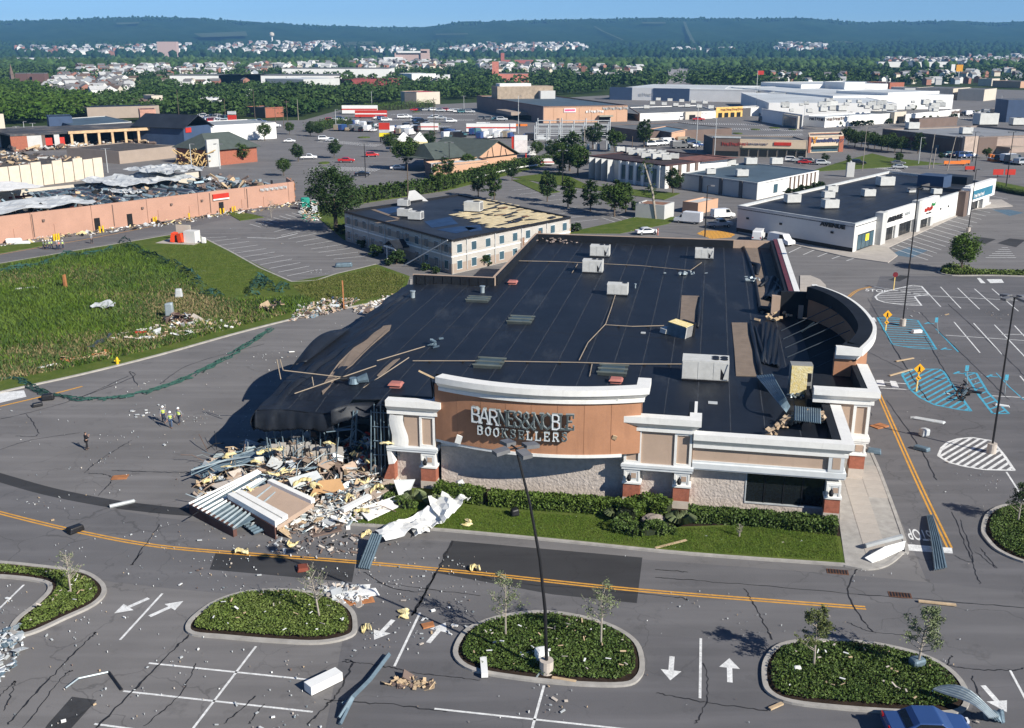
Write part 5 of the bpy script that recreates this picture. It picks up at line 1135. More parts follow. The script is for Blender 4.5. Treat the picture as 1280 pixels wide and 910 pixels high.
for k,(x0,x1,hh)in enumerate(((1117,1131,1.25),)):
 m2=block('projecting mall entrance with square openings',(1117,154.5),(1131.5,153.5),m1.h*1.15,14,CREAM);bx(m2,m2.F,(m2.L*.25,-.3,0),(m2.L*.75,-.0,m2.h*.6),'doorway',DARK)
m3=bld('right wing of the white mall with dark lettering at its end',(1131.5,142.5),(1132,143),(1200.5,136.8),153.8,[MALLW]*4,MALLR,.4,name='mall_block');scribble(m3,m3.FR,m3.LR*.83,m3.h*.55,12,2.2,BROWNW,5,y=-.3)
m4=bld('left wing of the white mall with a recessed dark entrance',(952,135.5),(953,136),(1004,143.5),152,[MALLW]*4,MALLR,.4,name='mall_block');bx(m4,m4.FR,(m4.LR*.62,-2,0),(m4.LR*.98,0,m4.h*.9),'entrance_block',CREAM);bx(m4,m4.FR,(m4.LR*.66,-2.2,0),(m4.LR*.94,-2,m4.h*.75),'doorway',GLASSB)
for i,(pa,pb,hh,dd,lab)in enumerate([((960,146),(1120,147),7.5,130,'broad middle of the white mall under a pale flat roof'),((1040,138),(1190,136),8.5,150,'rear body of the white mall under a pale flat roof'),((1000,125.5),(1108,124),11,60,'long white block at the back of the mall'),((1108,137),(1172,134),10,40,'raised white block above the right wing of the mall'),((1054,127),(1079,126.5),13,25,'tall white box standing up from the mall roof'),((960,131),(980,131.5),8,40,'grey-walled block at the left back of the mall'),((905,125),(945,125.5),8,50,'white block with black shadow line at the left end of the mall')]):
 block(lab,pa,pb,hh,dd,GREYW if i==5 else MALLW)
for k in range(46):
 px=(rnd.uniform(972,1180),rnd.uniform(128,141));runit(px,8.6,'one of many small units scattered over the pale mall roof',rnd.uniform(-.2,.2),rnd.choice([.9,1.2,1.5,2.0]),'small units scattered over the pale mall roof')
for lab,pa,pb,hh,dd,wm in[('tan store at the right end of the far row',(1196,125.5),(1229,126.5),8,30,CREAM),('long cream store left of the tan one in the far row',(1143,123.5),(1190,125),8,35,CREAM),('brick-coloured block beyond the mall',(1111,117.5),(1129,117),9,25,BRICK),('long pale roofed shed beyond the mall',(1013,118),(1103,114.5),8,40,MALLW),('low grey store beyond the far car park',(1130,120),(1150,120),6,30,GREYW),('pale salmon low shop at the far right edge',(1240,108.5),(1275,110),6,20,PEACH),('cream low shop near the far right edge',(1222,107),(1239,107.5),7,15,CREAM)]:block(lab,pa,pb,hh,dd,wm,GRAVEL if wm is not MALLW else MALLR,name='far_store')
# --- brown store at right
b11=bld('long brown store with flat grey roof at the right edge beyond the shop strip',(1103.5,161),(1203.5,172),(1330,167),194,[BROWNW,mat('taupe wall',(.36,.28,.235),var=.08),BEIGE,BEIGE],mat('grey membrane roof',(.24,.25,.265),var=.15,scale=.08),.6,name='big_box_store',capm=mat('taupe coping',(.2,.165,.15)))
bx(b11,b11.FR,(0,-1.2,0),(b11.LR*.13,0,b11.h+.4),'angled_panel',mat('light taupe panel',(.42,.33,.27)));bx(b11,b11.FR,(b11.LR*.13,-.3,0),(b11.LR*.33,0,b11.h*.95),'dark_panel',BROWNW);bx(b11,b11.FR,(b11.LR*.34,-6,b11.h*.36),(b11.LR*.5,0,b11.h*.44),'canopy',BEIGE);bx(b11,b11.FL,(b11.LL*.3,-.2,b11.h*.5),(b11.LL*.42,0,b11.h*.68),'maroon_sign',mat('maroon',(.12,.02,.03)));bx(b11,b11.FL,(b11.LL*.7,-.2,0),(b11.LL*.74,0,b11.h*.42),'doorway',STEELB)
for px,s,lab in(((1231,157.5),4,'cluster of tall units on the grey roof at right'),((1227,150),2.4,'twin units behind the cluster on the grey roof at right'),((1140,162),2.2,'pale unit at the left end of the brown store roof'),((1207,168),2,'white unit at the near corner of the brown store roof'),((1270,157),2.4,'unit farthest right on the grey roof')):runit(px,b11.h-.6,lab,.1,s)
block('brown wall block with a blue end behind the brown store',(1148,160),(1196,157),4.2,5,BROWNW,GRAVEL,name='store_rear');block('dark glass-fronted block at the right edge',(1257,153),(1300,153),11,14,NAVYW,GRAVEL,name='office_block');block('small beige low block at right beyond the far car park',(1245,149),(1256,149),5,8,BEIGE,GRAVEL,name='kiosk')
# --- beige boxes and brown low building near the substation
block('low brown building with a grey roof behind the dark trees',(750,170),(812,179),4.5,40,BROWNW,GRAVEL,name='commercial_building')
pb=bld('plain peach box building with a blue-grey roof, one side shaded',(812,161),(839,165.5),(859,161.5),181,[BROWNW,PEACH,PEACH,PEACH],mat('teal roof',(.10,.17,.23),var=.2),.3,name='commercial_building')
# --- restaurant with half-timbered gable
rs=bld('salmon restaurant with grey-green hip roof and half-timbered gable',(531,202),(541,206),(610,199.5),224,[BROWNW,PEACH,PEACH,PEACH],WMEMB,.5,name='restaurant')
rs2F=fr_pq(G(594,213),G(646,206));L=(G(646,206)-G(594,213)).length
part(M(rs2F).box((0,0,0),(L,22,3.4)),'wall',PEACH,rs.t);zt,ze=8.4,3.4
part(M(rs2F).face([(-.8,-1,ze),(L/2,-1,zt),(L/2,22,zt),(-.8,22,ze)]).face([(L/2,-1,zt),(L+.8,-1,ze),(L+.8,22,ze),(L/2,22,zt)]),'roof',GREENR,rs.t,solid=.25)
part(M(rs2F).face([(0,-.05,ze),(L,-.05,ze),(L/2,-.05,zt-.3)]),'gable',PEACH,rs.t,solid=.1)
for k in range(6):
 x=L*(.1+.16*k);zz_=ze+(zt-ze)*(1-abs(x/L-.5)*2)-.5
 part(M(rs2F).tube([(x,-.2,ze),(x+(.8 if k%2 else-.8),-.2,max(ze+.5,zz_))],.12,4),'timber',BLACK,rs.t)
part(M(rs2F).box((0,-.25,ze-.1),(L,-.1,ze+.2)),'timber',BLACK,rs.t);part(M(rs2F).box((-3,-1.8,2.2),(2,0,3.1)),'red_awning',RED,rs.t)
rh=M(rs2F);rh.face([(-14,4,4.2),(-.5,2,4.2),(2,12,8.0),(-9,13,8.0)]).face([(-14,4,4.2),(-9,13,8.0),(-10,22,4.2),(-16,20,4.2)]).face([(-9,13,8),(2,12,8),(2,22,5),(-9,22,5)]);part(rh,'roof',GREENR,rs.t,solid=.2)
c=G(552,193,4);part(M().cyl(c.x,c.y,4,5.5,2.5,.2,8),'red_cone_roof',RED,rs.t)
# --- small kiosk, mobile hut and trailer right of the dark trees
block('small kiosk with a rusty flat roof beside the leaning tree',(794,272),(830,275),3.2,6,GREYW,mat('rusty roof',(.25,.13,.08),var=.3),name='kiosk')
block('low salmon wall enclosure by the white vans',(872,268),(897,262),2.6,4,PEACH,GREYW,name='enclosure');
# --- brick store, red-roofed store and other far left-centre stores
b14=bld('brick warehouse with patched grey roof at the wood edge',(307,133),(331,134.5),(354,133.5),147,[BROWNW,BRICK,BRICK,BRICK],GRAVEL,.3,name='warehouse')
for lab,pa,pb_,hh,dd,wm,rm in[('distant store with red roof edge and pale front',(521,131),(550,130),8,22,CREAM,RED),('dark low store left of the red-edged one',(506,131.5),(520,131.5),8,20,DGREY,DROOF),('long red-roofed shed far behind the car park',(440,109),(502,107),7,40,mat('dull red shed',(.22,.05,.045)),mat('dull red shed',(.22,.05,.045))),('white low shed with a pitched end at the wood edge',(250,135),(272,135),6,18,MALLW,MALLR),('grey low shed beside the white one at the wood edge',(272,135.5),(284,135),5,15,GREYW,MALLR),('far white roof showing among the trees',(293,121),(308,121),5,20,MALLW,MALLR),('long pale flat shed in the trees',(380,112),(425,110),9,50,GREYW,MALLR),('white shed below the hospital',(545,104),(560,104),8,40,MALLW,MALLR),('white sheds right of the red-roofed shed',(515,103),(545,102.5),9,40,MALLW,MALLR),('pale blue shed among trees at left',(60,160),(62.5,163),6,10,NAVYW,DROOF)]:
 block(lab,pa,pb_,hh,dd,wm,rm,name='far_store')
block('long low white canopy among parked cars',(595,166),(612,166),4,8,MALLW,WMEMB,name='canopy')
# --- blue-grey building and plaza at left
l13=bld('blue-grey building with a dark roof and pale lit end wall',(63,149),(91,157),(164.5,152),166.5,[NAVYW,GREYW,GREYW,GREYW],BROOF,.3,name='warehouse')
block('dark roofed store behind the blue-grey building',(110,149),(200,146),6,40,BEIGE,DROOF,name='shop_strip');block('low cream store far behind at left',(127,140),(165,139),6,20,CREAM,MALLR,name='shop_strip');block('brown box store at left below the wood',(170,140.5),(190,140),7,20,BROWNW,BROWNW,name='shop');block('pale cream box behind the brown one',(191,139),(205,138.5),9,15,CREAM,GRAVEL,name='shop')
block('small open-fronted shop with red edge at left',(176,152),(196,151.5),6,14,mat('salmon front',(.5,.27,.2)),DROOF,name='shop');block('pale shop with a red roof at the far left edge',(-20,171),(8,169),9,20,CREAM,RED,name='shop')
s2=block('blue gabled shop with red sign at the end of the open plaza',(231,182),(265,178),7,26,NAVYW,DROOF,name='shop');bx(s2,s2.F,(1,-.3,4.8),(4,0,6.6),'red_sign',RED)
part(M(s2.F).face([(-1,-1,6.4),(s2.L/2,-1,11),(s2.L/2,26,11),(-1,26,6.4)]).face([(s2.L/2,-1,11),(s2.L+1,-1,6.4),(s2.L+1,26,6.4),(s2.L/2,26,11)]),'pitched_roof',DROOF,s2.t,solid=.3)
block('long low white building with grey roof behind the round tree',(262,178),(346,173),6.5,26,MALLW,mat('grey metal roof',(.28,.3,.31)),name='warehouse')
# open-fronted plaza
pl=Bld();a,b_=G(15,189.5),G(225,177.5);F=fr_pq(a,b_);L=(b_-a).length
t=pl.t=thing('shop_strip','wrecked plaza with its shop fronts blown open between tan columns','building',F@Vector((L/2,8,0)))
part(M(F).box((0,14,0),(L,14.4,6)),'back_wall',DARK,t);part(M(F).box((0,-.3,5.4),(L,34,6)),'roof',mat('dusty torn roof',(.06,.062,.068),var=.4,scale=.12,stain=((.28,.22,.17),.5,.7,(.15,.15,.15),.8)),t);part(M(F).box((L*.32,-1.2,5.3),(L,-.31,6.3)),'fascia',mat('tan fascia',(.55,.38,.22)),t)
for k in range(9):part(M(F).box((L*(.33+.08*k),-1.0,0),(L*(.33+.08*k)+.9,-.2,5.3)),'column',mat('tan fascia',(.55,.38,.22)),t)
for x0,x1,m in((0,.09,BRICK),(.09,.17,GREYW),(.17,.19,BROWNW),(.24,.27,GREYW),(.96,1.0,CREAM)):part(M(F).box((L*x0,-.2,0),(L*x1,.2,5.3)),'wall',m,t)
for x0,x1 in((.18,.23),(.27,.30)):part(M(F).box((L*x0,.2,1.5),(L*x1,.4,4.2)),'red_display',RED,t)
mb=M(F)
for k in range(160):mb.obox((rnd.uniform(0,L),rnd.uniform(-4,8),rnd.uniform(.1,1.5)),(rnd.uniform(.5,3.5),rnd.uniform(.3,2),rnd.uniform(.2,.8)),(rnd.uniform(-.5,.5),rnd.uniform(-.5,.5),rnd.uniform(0,3)),rnd.randrange(3))
part(mb,'wreckage',[WOOD,GREYW,BROWNW],t,kind='stuff')
block('low dark roofed building with blue-grey edge behind the wrecked plaza',(-40,186),(14,183),6,50,PALEW,BROOF,name='shop_strip')
# cream-walled store with its roof gone to black gravel
gs=Bld();a,b_=G(-60,246),G(131,222);F=fr_pq(a,b_);L=(b_-a).length;hh=5
t=gs.t=thing('gutted_store','cream-walled store whose flat roof is a field of black gravel and scrap','building',F@Vector((L/2,20,0)))
for k in range(14):part(M(F).box((L*k/14,0,0),(L*(k+1)/14-.25,.4,hh+1.0+rnd.uniform(-.5,.4)*(k>6))),'wall_panel',mat('cream wall panel',(.64,.55,.43),var=.08),t)
part(M(F).box((0,.4,hh-.4),(L,46,hh)),'roof',CHAR,t);part(M(F).box((L-.3,.4,0),(L,46,hh-.4)),'wall',BROWNW,t)
mb=M(F)
for k in range(420):mb.obox((rnd.uniform(0,L),rnd.triangular(.5,46,40),hh+rnd.uniform(0,.4)),(rnd.uniform(.3,2.8),rnd.uniform(.2,.9),rnd.uniform(.1,.5)),(rnd.uniform(-.5,.5),rnd.uniform(-.5,.5),rnd.uniform(0,3)),rnd.choice([0,0,1,2,3]))
part(mb,'roof_scrap',[CHAR,WOOD,GREYW,BROWNW],t,kind='stuff')
block('ruined flat black roof right of the gravel roof',(150,205),(220,197),4,26,BEIGE,CHAR,name='ruined_shop')
# brick shop with grey hip roof and a broken tan end
bs=block('brick shop with grey hip roof, its left end torn away',(263,208),(322,202),5,18,BRICK,GREENR,name='ruined_shop')
part(M(bs.F).face([(-1,-1,5),(bs.L+1,-1,5),(bs.L-4,9,9.5),(4,9,9.5)]).face([(bs.L+1,-1,5),(bs.L+1,19,5),(bs.L-4,9,9.5)]).face([(-1,-1,5),(4,9,9.5),(-1,19,5)]).face([(-1,19,5),(4,9,9.5),(bs.L-4,9,9.5),(bs.L+1,19,5)]),'hip_roof',GREENR,bs.t,solid=.2)
bx(bs,bs.F,(-2,-2,0),(2.5,-1.2,8.5),'pale_end_wall',GREYW);mb=M(bs.F)
for k in range(60):mb.obox((rnd.uniform(-9,-1),rnd.uniform(-3,8),rnd.uniform(.2,5)),(rnd.uniform(1,3.5),.25,.25),(rnd.uniform(-1,1),rnd.uniform(-1,1),rnd.uniform(0,3)))
part(mb,'broken_timbers',mat('fresh broken timber',(.55,.38,.17),var=.25),bs.t,kind='stuff')
# --- the long salmon building whose roof is gone
or_=Bld();hO=hgt((369,253.6),227);a,b_=G(-40,310),G(369,253.6);F=fr_pq(a,b_);L=(b_-a).length;D_=40
t=or_.t=thing('gutted_store','long salmon-painted store row with its whole roof torn off','building',F@Vector((L/2,D_/2,0)))
x=0;k=0
while x<L:
 x1=min(L,x+12.5);part(M(F).box((x,0,-.1),(x1-.08,.5,hO)),'wall_bay',PINKB,t);x=x1;k+=1
sideF=F@Matrix.Translation((L,0,0))@Matrix.Rotation(R(62),4,'Z');part(M(sideF).box((0,0,0),(9,.4,hO)),'end_wall',PINKB,t);mb=M(sideF)
for k in range(40):mb.obox((rnd.uniform(.5,8.5),-.2,rnd.uniform(.5,hO)),(rnd.uniform(.3,1.6),.2,rnd.uniform(.2,1)),(0,rnd.uniform(-1,1),0),k%2)
part(mb,'torn_openings',[BROWNW,mat('rusty scar',(.35,.15,.06))],t,kind='stuff')
part(M(F).box((0,D_,0),(L,D_+.4,4.5)),'back_wall',CREAM,t);part(M(F).box((.5,.5,.5),(L-1,D_,1.0)),'floor',mat('grey littered floor',(.17,.165,.16),var=.6,scale=.4),t)
for xx in(.02,.115,.22,.33,.425,.52,.62,.72,.80,.88):
 part(M(F).box((L*xx,-.12,0),(L*xx+1.2,0,2.5)),'door',PINKB if int(xx*100)%3 else DARK,t)
for xx in(.165,.385,.69,.82):part(M(F).box((L*xx,-.16,.4),(L*xx+.14,0,hO-.3)),'downpipe',BROWNW,t)
for xx in(.05,.19,.47,.56,.66):part(M(F).box((L*xx,-.35,hO*.62),(L*xx+.5,0,hO*.7)),'wall_lamp',BROWNW,t)
part(M(F).box((L*.70,-.35,hO*.64),(L*.755,0,hO*.86)),'red_sign',RED,t);part(M(F).box((L*.70,-.4,hO*.60),(L*.755,0,hO*.66)),'white_sign_strip',MALLW,t)
scribble(or_,F,L*.868,hO*.74,L*.10,1.1,mat('grey channel letters',(.5,.52,.52)),14,y=-.4)
for k in range(15):
 yy=6+2.2*k;part(M(F).box((L*(.38 if k%3 else .3),yy,3.6+rnd.uniform(-.6,.3)),(L*(.80 if k%2 else .72),yy+.5,4.2)),'roof_joist',REDJ if k%3==0 else STEELB,t)
for k in range(30):part(M(F).box((L*(.36+.015*k),4+rnd.uniform(0,4),4.2),(L*(.36+.015*k)+.25,36,4.4)),'roof_purlin',STEELB if k%3 else SILVER,t)
mb=M(F)
for k in range(900):mb.obox((L*rnd.uniform(.12,.99),rnd.triangular(1,D_,5),rnd.uniform(1,5)),(rnd.uniform(.4,3),rnd.uniform(.2,1.2),rnd.uniform(.1,.6)),(rnd.uniform(-.8,.8),rnd.uniform(-.8,.8),rnd.uniform(0,3)),rnd.choice([0,0,1,2,3,4,4]))
part(mb,'roof_wreckage',[DARK,STEEL,BROWNW,WOOD,STEELB],t,kind='stuff')
def memb(label,x0,x1,y0,y1,z,amp,seed,m=WMEMB):
 r_=random.Random(seed);ph=[r_.uniform(0,6)for _ in range(4)];rows=[]
 for i in range(12):
  y=y0+(y1-y0)*i/11;rows.append([(x0+(x1-x0)*j/23+r_.uniform(-.5,.5),y+r_.uniform(-.5,.5),z-.9+.45*amp*(math.sin(j*.9+ph[0]+i*.4)*math.sin(i*.7+ph[1])+.5*r_.random()))for j in range(24)])
 o=top(M(F).sheet(rows),'roof_membrane',m,label,'roof sheet',solid=.06);return o
memb('crumpled white roof sheet over the left end of the salmon store row',-2,L*.35,1,15,6.6,.7,1);memb('long white roof sheet over the right half of the salmon store row',L*.55,L*.83,20,40,6.5,1.2,2);memb('tall white sheet folded at the right end of the salmon store row',L*.72,L*.90,24,40,8.0,1.0,5);memb('blue-white crumpled sheet in the middle of the salmon store row',L*.52,L*.60,14,24,5.6,.8,7);memb('white flat roof corner left at the right end of the salmon store row',L*.93,L*1.01,8,34,hO-.6,.15,9);memb('white roof slab lying behind the crumpled sheet',L*.16,L*.38,28,44,7.2,.3,12,MALLW);memb('tan insulation slab at the far left of the wrecked row',L*.0,L*.13,20,40,5.8,.4,15,SHEATH)
# red kiosk in the field
c=G(228,303);T=frame(c,-.25);t=thing('bus_shelter','toppled white-walled shelter with bright red panels on a concrete pad in the grass','shelter',c)
part(M(T).box((-4.2,-2.6,0),(4,2.2,.18)),'concrete_pad',SLAB,t);part(M(T).box((-1.9,1.2,.18),(1.2,1.4,3.2)),'back_panel',CREAM,t);part(M(T).box((1.0,-1.0,.18),(3.4,1.0,2.4)),'side_wall',PALEW,t);part(M(T).obox((-1.3,-.6,1.1),(.8,1.8,1.7),(0,.2,.2)),'red_panel',mat('red-orange panel',(.75,.07,.02)),t);part(M(T).obox((.4,-.6,1.1),(1.0,1.8,1.7),(0,-.2,-.1)),'red_panel',mat('red-orange panel',(.75,.07,.02)),t);part(M(T).obox((-.5,-.9,.9),(.5,.8,1.5),(.3,.3,.1)),'dark_opening',BLACK,t)
# ------------------------------------------------------------------ trees and shrubs
def crown_mesh(name,m,rx,rz_,n_clump,per,ls,seed,zc,bias=0.0,hollow=.45):
 r=np.random.default_rng(seed)
 d=r.normal(0,1,(n_clump,3));d/=np.linalg.norm(d,axis=1)[:,None]
 rad=(hollow+(1-hollow)*r.uniform(0,1,n_clump)**.6)[:,None]
 c=d*rad*np.array([rx,rx,rz_])*(1+.22*np.sin(d[:,:1]*3.1+seed)*np.cos(d[:,1:2]*2.7+seed))
 c[:,:2]*=np.clip(1.05-bias*(c[:,2:3]/rz_),.35,1.4);c[:,2]+=zc
 cs=r.uniform(.5,1.1,n_clump)*rx*.26
 P=np.repeat(c,per,0)+r.normal(0,1,(n_clump*per,3))*np.repeat(cs,per)[:,None]*np.array([.6,.6,.42])
 global nr
 sv_=nr;nr=r;V,F=leaves(P,r.uniform(.6,1.3,len(P))*ls,.35);nr=sv_
 return npmesh(name,V,F,[m])
def trunk_mesh(name,m,h,r0,limbs,spread,seed,top_=None):
 r_=random.Random(seed);mb=M();mb.tube([(0,0,-.1),(r_.uniform(-.1,.1),r_.uniform(-.1,.1),h*.45),(r_.uniform(-.2,.2),r_.uniform(-.2,.2),h*.85)],[r0,r0*.75,r0*.3],7)
 for k in range(limbs):
  a=2*math.pi*k/limbs+r_.uniform(-.4,.4);z0=h*r_.uniform(.35,.6);L=spread*r_.uniform(.6,1)
  mb.tube([(0,0,z0),(math.cos(a)*L*.5,math.sin(a)*L*.5,z0+L*.45),(math.cos(a)*L,math.sin(a)*L,z0+L*.8)],[r0*.45,r0*.3,r0*.08],5)
 return mb.mesh(name,m)
PROTO={}
def proto(kind):
 if kind in PROTO:return PROTO[kind]
 if kind.startswith('round'):
  s=int(kind[-1]);P=(trunk_mesh('trunk',BARK,4.6,.22,5,2.2,s),crown_mesh('crown',[LEAF,LEAF2,LEAF][s%3],2.9,2.7,90,34,.30,s,4.9))
 elif kind.startswith('oval'):
  s=int(kind[-1]);P=(trunk_mesh('trunk',BARK,5.6,.2,5,1.7,s+20),crown_mesh('crown',[LEAF,LEAF2][s%2],2.1,3.5,90,34,.28,s+20,4.9,.25))
 elif kind=='bright':P=(trunk_mesh('trunk',BARK,4.0,.2,6,2,5),crown_mesh('crown',LEAFB,2.6,2.4,140,36,.21,41,4.6))
 elif kind=='big':P=(trunk_mesh('trunk',BARK,8,.5,8,4.5,6),crown_mesh('crown',LEAF2,5.0,5.2,170,50,.28,43,7.8,.1,.35))
 elif kind=='conifer':P=(trunk_mesh('trunk',BARK,6,.2,0,1,7),crown_mesh('crown',LEAF2,1.6,3.6,70,26,.18,47,4.3,.75))
 elif kind=='shrub':P=(trunk_mesh('stem',BARK,.8,.08,4,.5,8),crown_mesh('crown',LEAF2,.95,.75,40,26,.17,53,.8))
 PROTO[kind]=P;return P
def tree(kind,px,hpx,label,group=None,name='deciduous_tree',cat='tree',wide=1.0,rot=None):
 g=G(*px);h=hgt(px,px[1]-hpx);tm,cm=proto(kind)
 if not hasattr(proto,'hh'):proto.hh={}
 if kind not in proto.hh:proto.hh[kind]=max(v.co.z for v in cm.vertices)
 s=h/proto.hh[kind];t=thing(name,label,cat,g,group);t.rotation_euler=(0,0,rnd.uniform(0,6.3)if rot is None else rot);t.scale=(s*wide,s*wide,s)
 inst('trunk',tm,t);inst('crown',cm,t);return t
T_=tree
T_('big',(420,290),90,'largest dark tree standing between the damaged car park and the two storey block',wide=1.0)
for px,hp,kd,lab in[((355,220),23,'round0','round tree nearest the right end of the salmon store row'),((373,202),24,'round1','round tree in the left car park beside a white pickup'),((301,204),26,'round2','leafy tree in front of the brick hip-roofed shop'),((331,176),23,'round0','round tree in front of the long low white building'),((418,198),25,'round1','round dark tree left of the red car'),((362,168),16,'round2','small tree by the road left of the car rows'),((388,170),19,'oval1','left tree of a tight pair at the car park corner'),((398,171),18,'round1','right tree of a tight pair at the car park corner'),((508,212),42,'round0','tall broad tree left of the salmon restaurant'),((488,190),25,'round2','tree beside the red and yellow pole sign'),((536,186),24,'round1','dark tree right of the white tent'),((546,240),36,'oval0','slim tree behind the two storey block, left of the row'),((560,222),28,'round1','bushy tree against the restaurant side wall'),((585,215),24,'round2','bushy tree below the half-timbered gable'),((598,246),36,'oval1','left one of two trees touching the back of the two storey block'),((618,250),38,'oval0','right one of two trees touching the back of the two storey block'),((640,226),22,'round1','low tree at the grass tip behind the two storey block'),((684,252),39,'oval1','first tree from the left in the car park row behind the bookstore'),((710,260),40,'oval0','second tree from the left in the car park row behind the bookstore'),((738,264),40,'oval1','third tree from the left in the car park row behind the bookstore'),((768,271),47,'round0','fourth and broadest tree in the car park row behind the bookstore'),((782,266),40,'oval0','fifth tree in the car park row, next to the leaning trunk'),((699,218),42,'oval0','left tree of the dark clump behind the saw-tooth building'),((712,214),52,'round1','tallest tree of the dark clump left of the saw-tooth building'),((722,220),40,'round2','right tree of the dark clump left of the saw-tooth building'),((671,197),22,'round0','tree by the small blue and white sign'),((741,186),34,'round1','dark tree behind the utility pole near the substation'),((768,190),30,'round0','spreading tree between two dark ones near the substation'),((805,184),36,'oval1','dark tree against the plain peach box building'),((690,200),26,'round1','dark tree at the left edge of the substation'),((841,242),34,'round1','dark tree at the lit end of the saw-tooth building'),((772,250),20,'round2','small tree before the saw-tooth wall'),((920,190),14,'round0','small dark tree behind the slate roof'),((1147,192),27,'oval1','slim tree in front of the brown store'),((1123,204),14,'round2','small tree on the grass in front of the brown store'),((1031,204),13,'round1','small round tree beside parked cars in front of the tan shops'),((1060,205),12,'oval0','thin tree right of the cars in front of the tan shops'),((1233,198),14,'round0','small tree by the entrance of the brown store'),((1176,200),10,'round1','tiny tree by the road near the brown store')]:
 tree(kd,px,hp,lab)
for k in range(9):tree(['round0','round1','round2'][k%3],(1060+8.3*k,181+1.2*k+(k%2)*2),23-(k%3),'one of the dense green trees massed between the tan end shop and the brown store','green trees massed beside the brown store',wide=1.1)
tree('bright',(1201,341),52,'round bright green tree on the narrow planted island at right',wide=.95)
for k,px in enumerate([(990,250),(1006,246),(1022,242)]):tree('shrub',px,16,['left','middle','right'][k]+' one of three round shrubs along the ribbed white wall','round shrubs along the ribbed wall','shrub','shrub')
for k,px in enumerate([(1037,158),(1048,158),(1068,157.5),(1076,157),(1087,156.5),(1110,154.5),(1136,153),(1152,151.5),(1160,150.5),(1168,149.5),(1192,148.5),(998,151),(983,150),(1141,137.5),(1155,134),(1172,133)]):tree('shrub',px,7+(k*5)%5,'one of the dark clipped trees against the white mall walls','clipped trees along the mall walls','shrub','shrub',wide=1.2)
for k,px in enumerate([(427,293),(440,300),(452,309),(470,320),(486,332),(496,330),(532,338),(545,342),(578,338),(594,334),(612,330),(455,302),(720,290),(604,333)]):
 tree('shrub',px,[14,9,10,15,9,18,10,9,12,11,9,8,12,16][k],['shrub at the far left corner of the two storey block','low shrub on the shaded side of the two storey block','shrub between the shaded side and the stall lines','shrub left of the porch','low shrub under the porch edge','largest shrub right of the porch','shrub near the foot of the near corner','low shrub at the near corner of the two storey block','shrub by the lit face near the corner','second shrub along the lit face','third shrub along the lit face','small shrub by the car park kerb','light green shrub at the right end of the lit face','reddish tall shrub against the lit face'][k],'shrubs round the two storey block','shrub','shrub')
 # leaning palm-like trunk
a=G(820,274);top_p=G(803,274)+Vector((0,4,0));zt=hgt((803,274),205)
t=thing('leaning_tree','bare pale trunk leaning left with a few leaves left at its top','tree',a)
part(M().tube([a,a+Vector((-1.0,.4,zt*.5)),a+Vector((-2.9,1,zt))],[.32,.26,.14],7),'trunk',BARKL,t)
cm=crown_mesh('crown',LEAF,1.5,1.9,26,22,.16,77,0);o=inst('crown',cm,t,(-2.4,.9,zt*.92));o2=inst('crown',cm,t,(-1.2,.6,zt*.5),(0,0,1),(1.3,1.3,.8))
# hedges: leaf mass over a dark core, one thing each
def hedge(pxs,w_,h_,label,m=SHRUB,n=None,wob=.15,name='hedge'):
 big=3.0 if m in(LEAF,LEAFB,LEAF2)and w_>2 else 1.0
 P=smoothpts(gp(pxs),6);L=sum((b-a).length for a,b in zip(P[:-1],P[1:]));n=n or int(L*620*min(1,h_));pts=[]
 cum=[0]
 for a,b in zip(P[:-1],P[1:]):cum.append(cum[-1]+(b-a).length)
 s=nr.uniform(0,L,n);idx=np.clip(np.searchsorted(cum,s)-1,0,len(P)-2)
 A_=np.array([p[:]for p in P]);t=(s-np.array(cum)[idx])/np.maximum(1e-6,np.diff(cum)[idx]);base=A_[idx]+(A_[idx+1]-A_[idx])*t[:,None]
 d=A_[idx+1]-A_[idx];d/=np.linalg.norm(d,axis=1)[:,None];q=np.stack([-d[:,1],d[:,0]],1)
 ww=w_/2*(1+wob*np.sin(s*1.7)+wob*.7*np.sin(s*4.1));hh=h_*(1+wob*np.sin(s*2.3+1)*.8+wob*.5*np.sin(s*5.3))
 side=nr.uniform(-1,1,n);face_=nr.uniform(0,1,n)<.45
 side=np.where(face_,np.sign(side)*nr.uniform(.85,1.05,n),side);z=np.where(face_,nr.uniform(.05,1,n),nr.uniform(.82,1.08,n))*hh
 X=base[:,:2]+q*(side*ww)[:,None];ends=None
 V,F=leaves(np.stack([X[:,0],X[:,1],z+.1],1),nr.uniform(.07,.15,n)*big,.1)
 c=P[len(P)//2];th=thing(name,label,'hedge',(c.x,c.y,0));V=V-np.array([c.x,c.y,0])
 npobj('foliage',npmesh('foliage',V,F,[m]),parent=th,kind='stuff')
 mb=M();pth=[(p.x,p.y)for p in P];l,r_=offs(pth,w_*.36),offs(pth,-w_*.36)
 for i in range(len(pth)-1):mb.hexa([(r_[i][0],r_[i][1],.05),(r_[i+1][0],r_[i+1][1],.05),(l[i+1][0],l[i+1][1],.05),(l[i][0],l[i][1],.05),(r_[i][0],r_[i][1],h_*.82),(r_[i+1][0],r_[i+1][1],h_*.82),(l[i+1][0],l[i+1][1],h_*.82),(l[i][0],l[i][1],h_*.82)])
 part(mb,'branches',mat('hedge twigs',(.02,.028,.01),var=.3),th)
 return th
HED=mat('hedge leaves',(0.062,0.108,0.016),rough=.6,col2=(.105,.150,.028),scale=.8,island=.4,spec=.2)
hedge([(545,622),(575,626),(606,630)],1.3,1.15,'short clipped hedge under the left end of the curved sign wall',HED,wob=.05)
hedge([(612,631),(690,637),(776,643)],1.3,1.1,'long clipped hedge under the curved sign wall',HED,wob=.05)
hedge([(782,652),(800,640),(836,645)],1.6,1.2,'rounded hedge between the two brick pillars',HED)
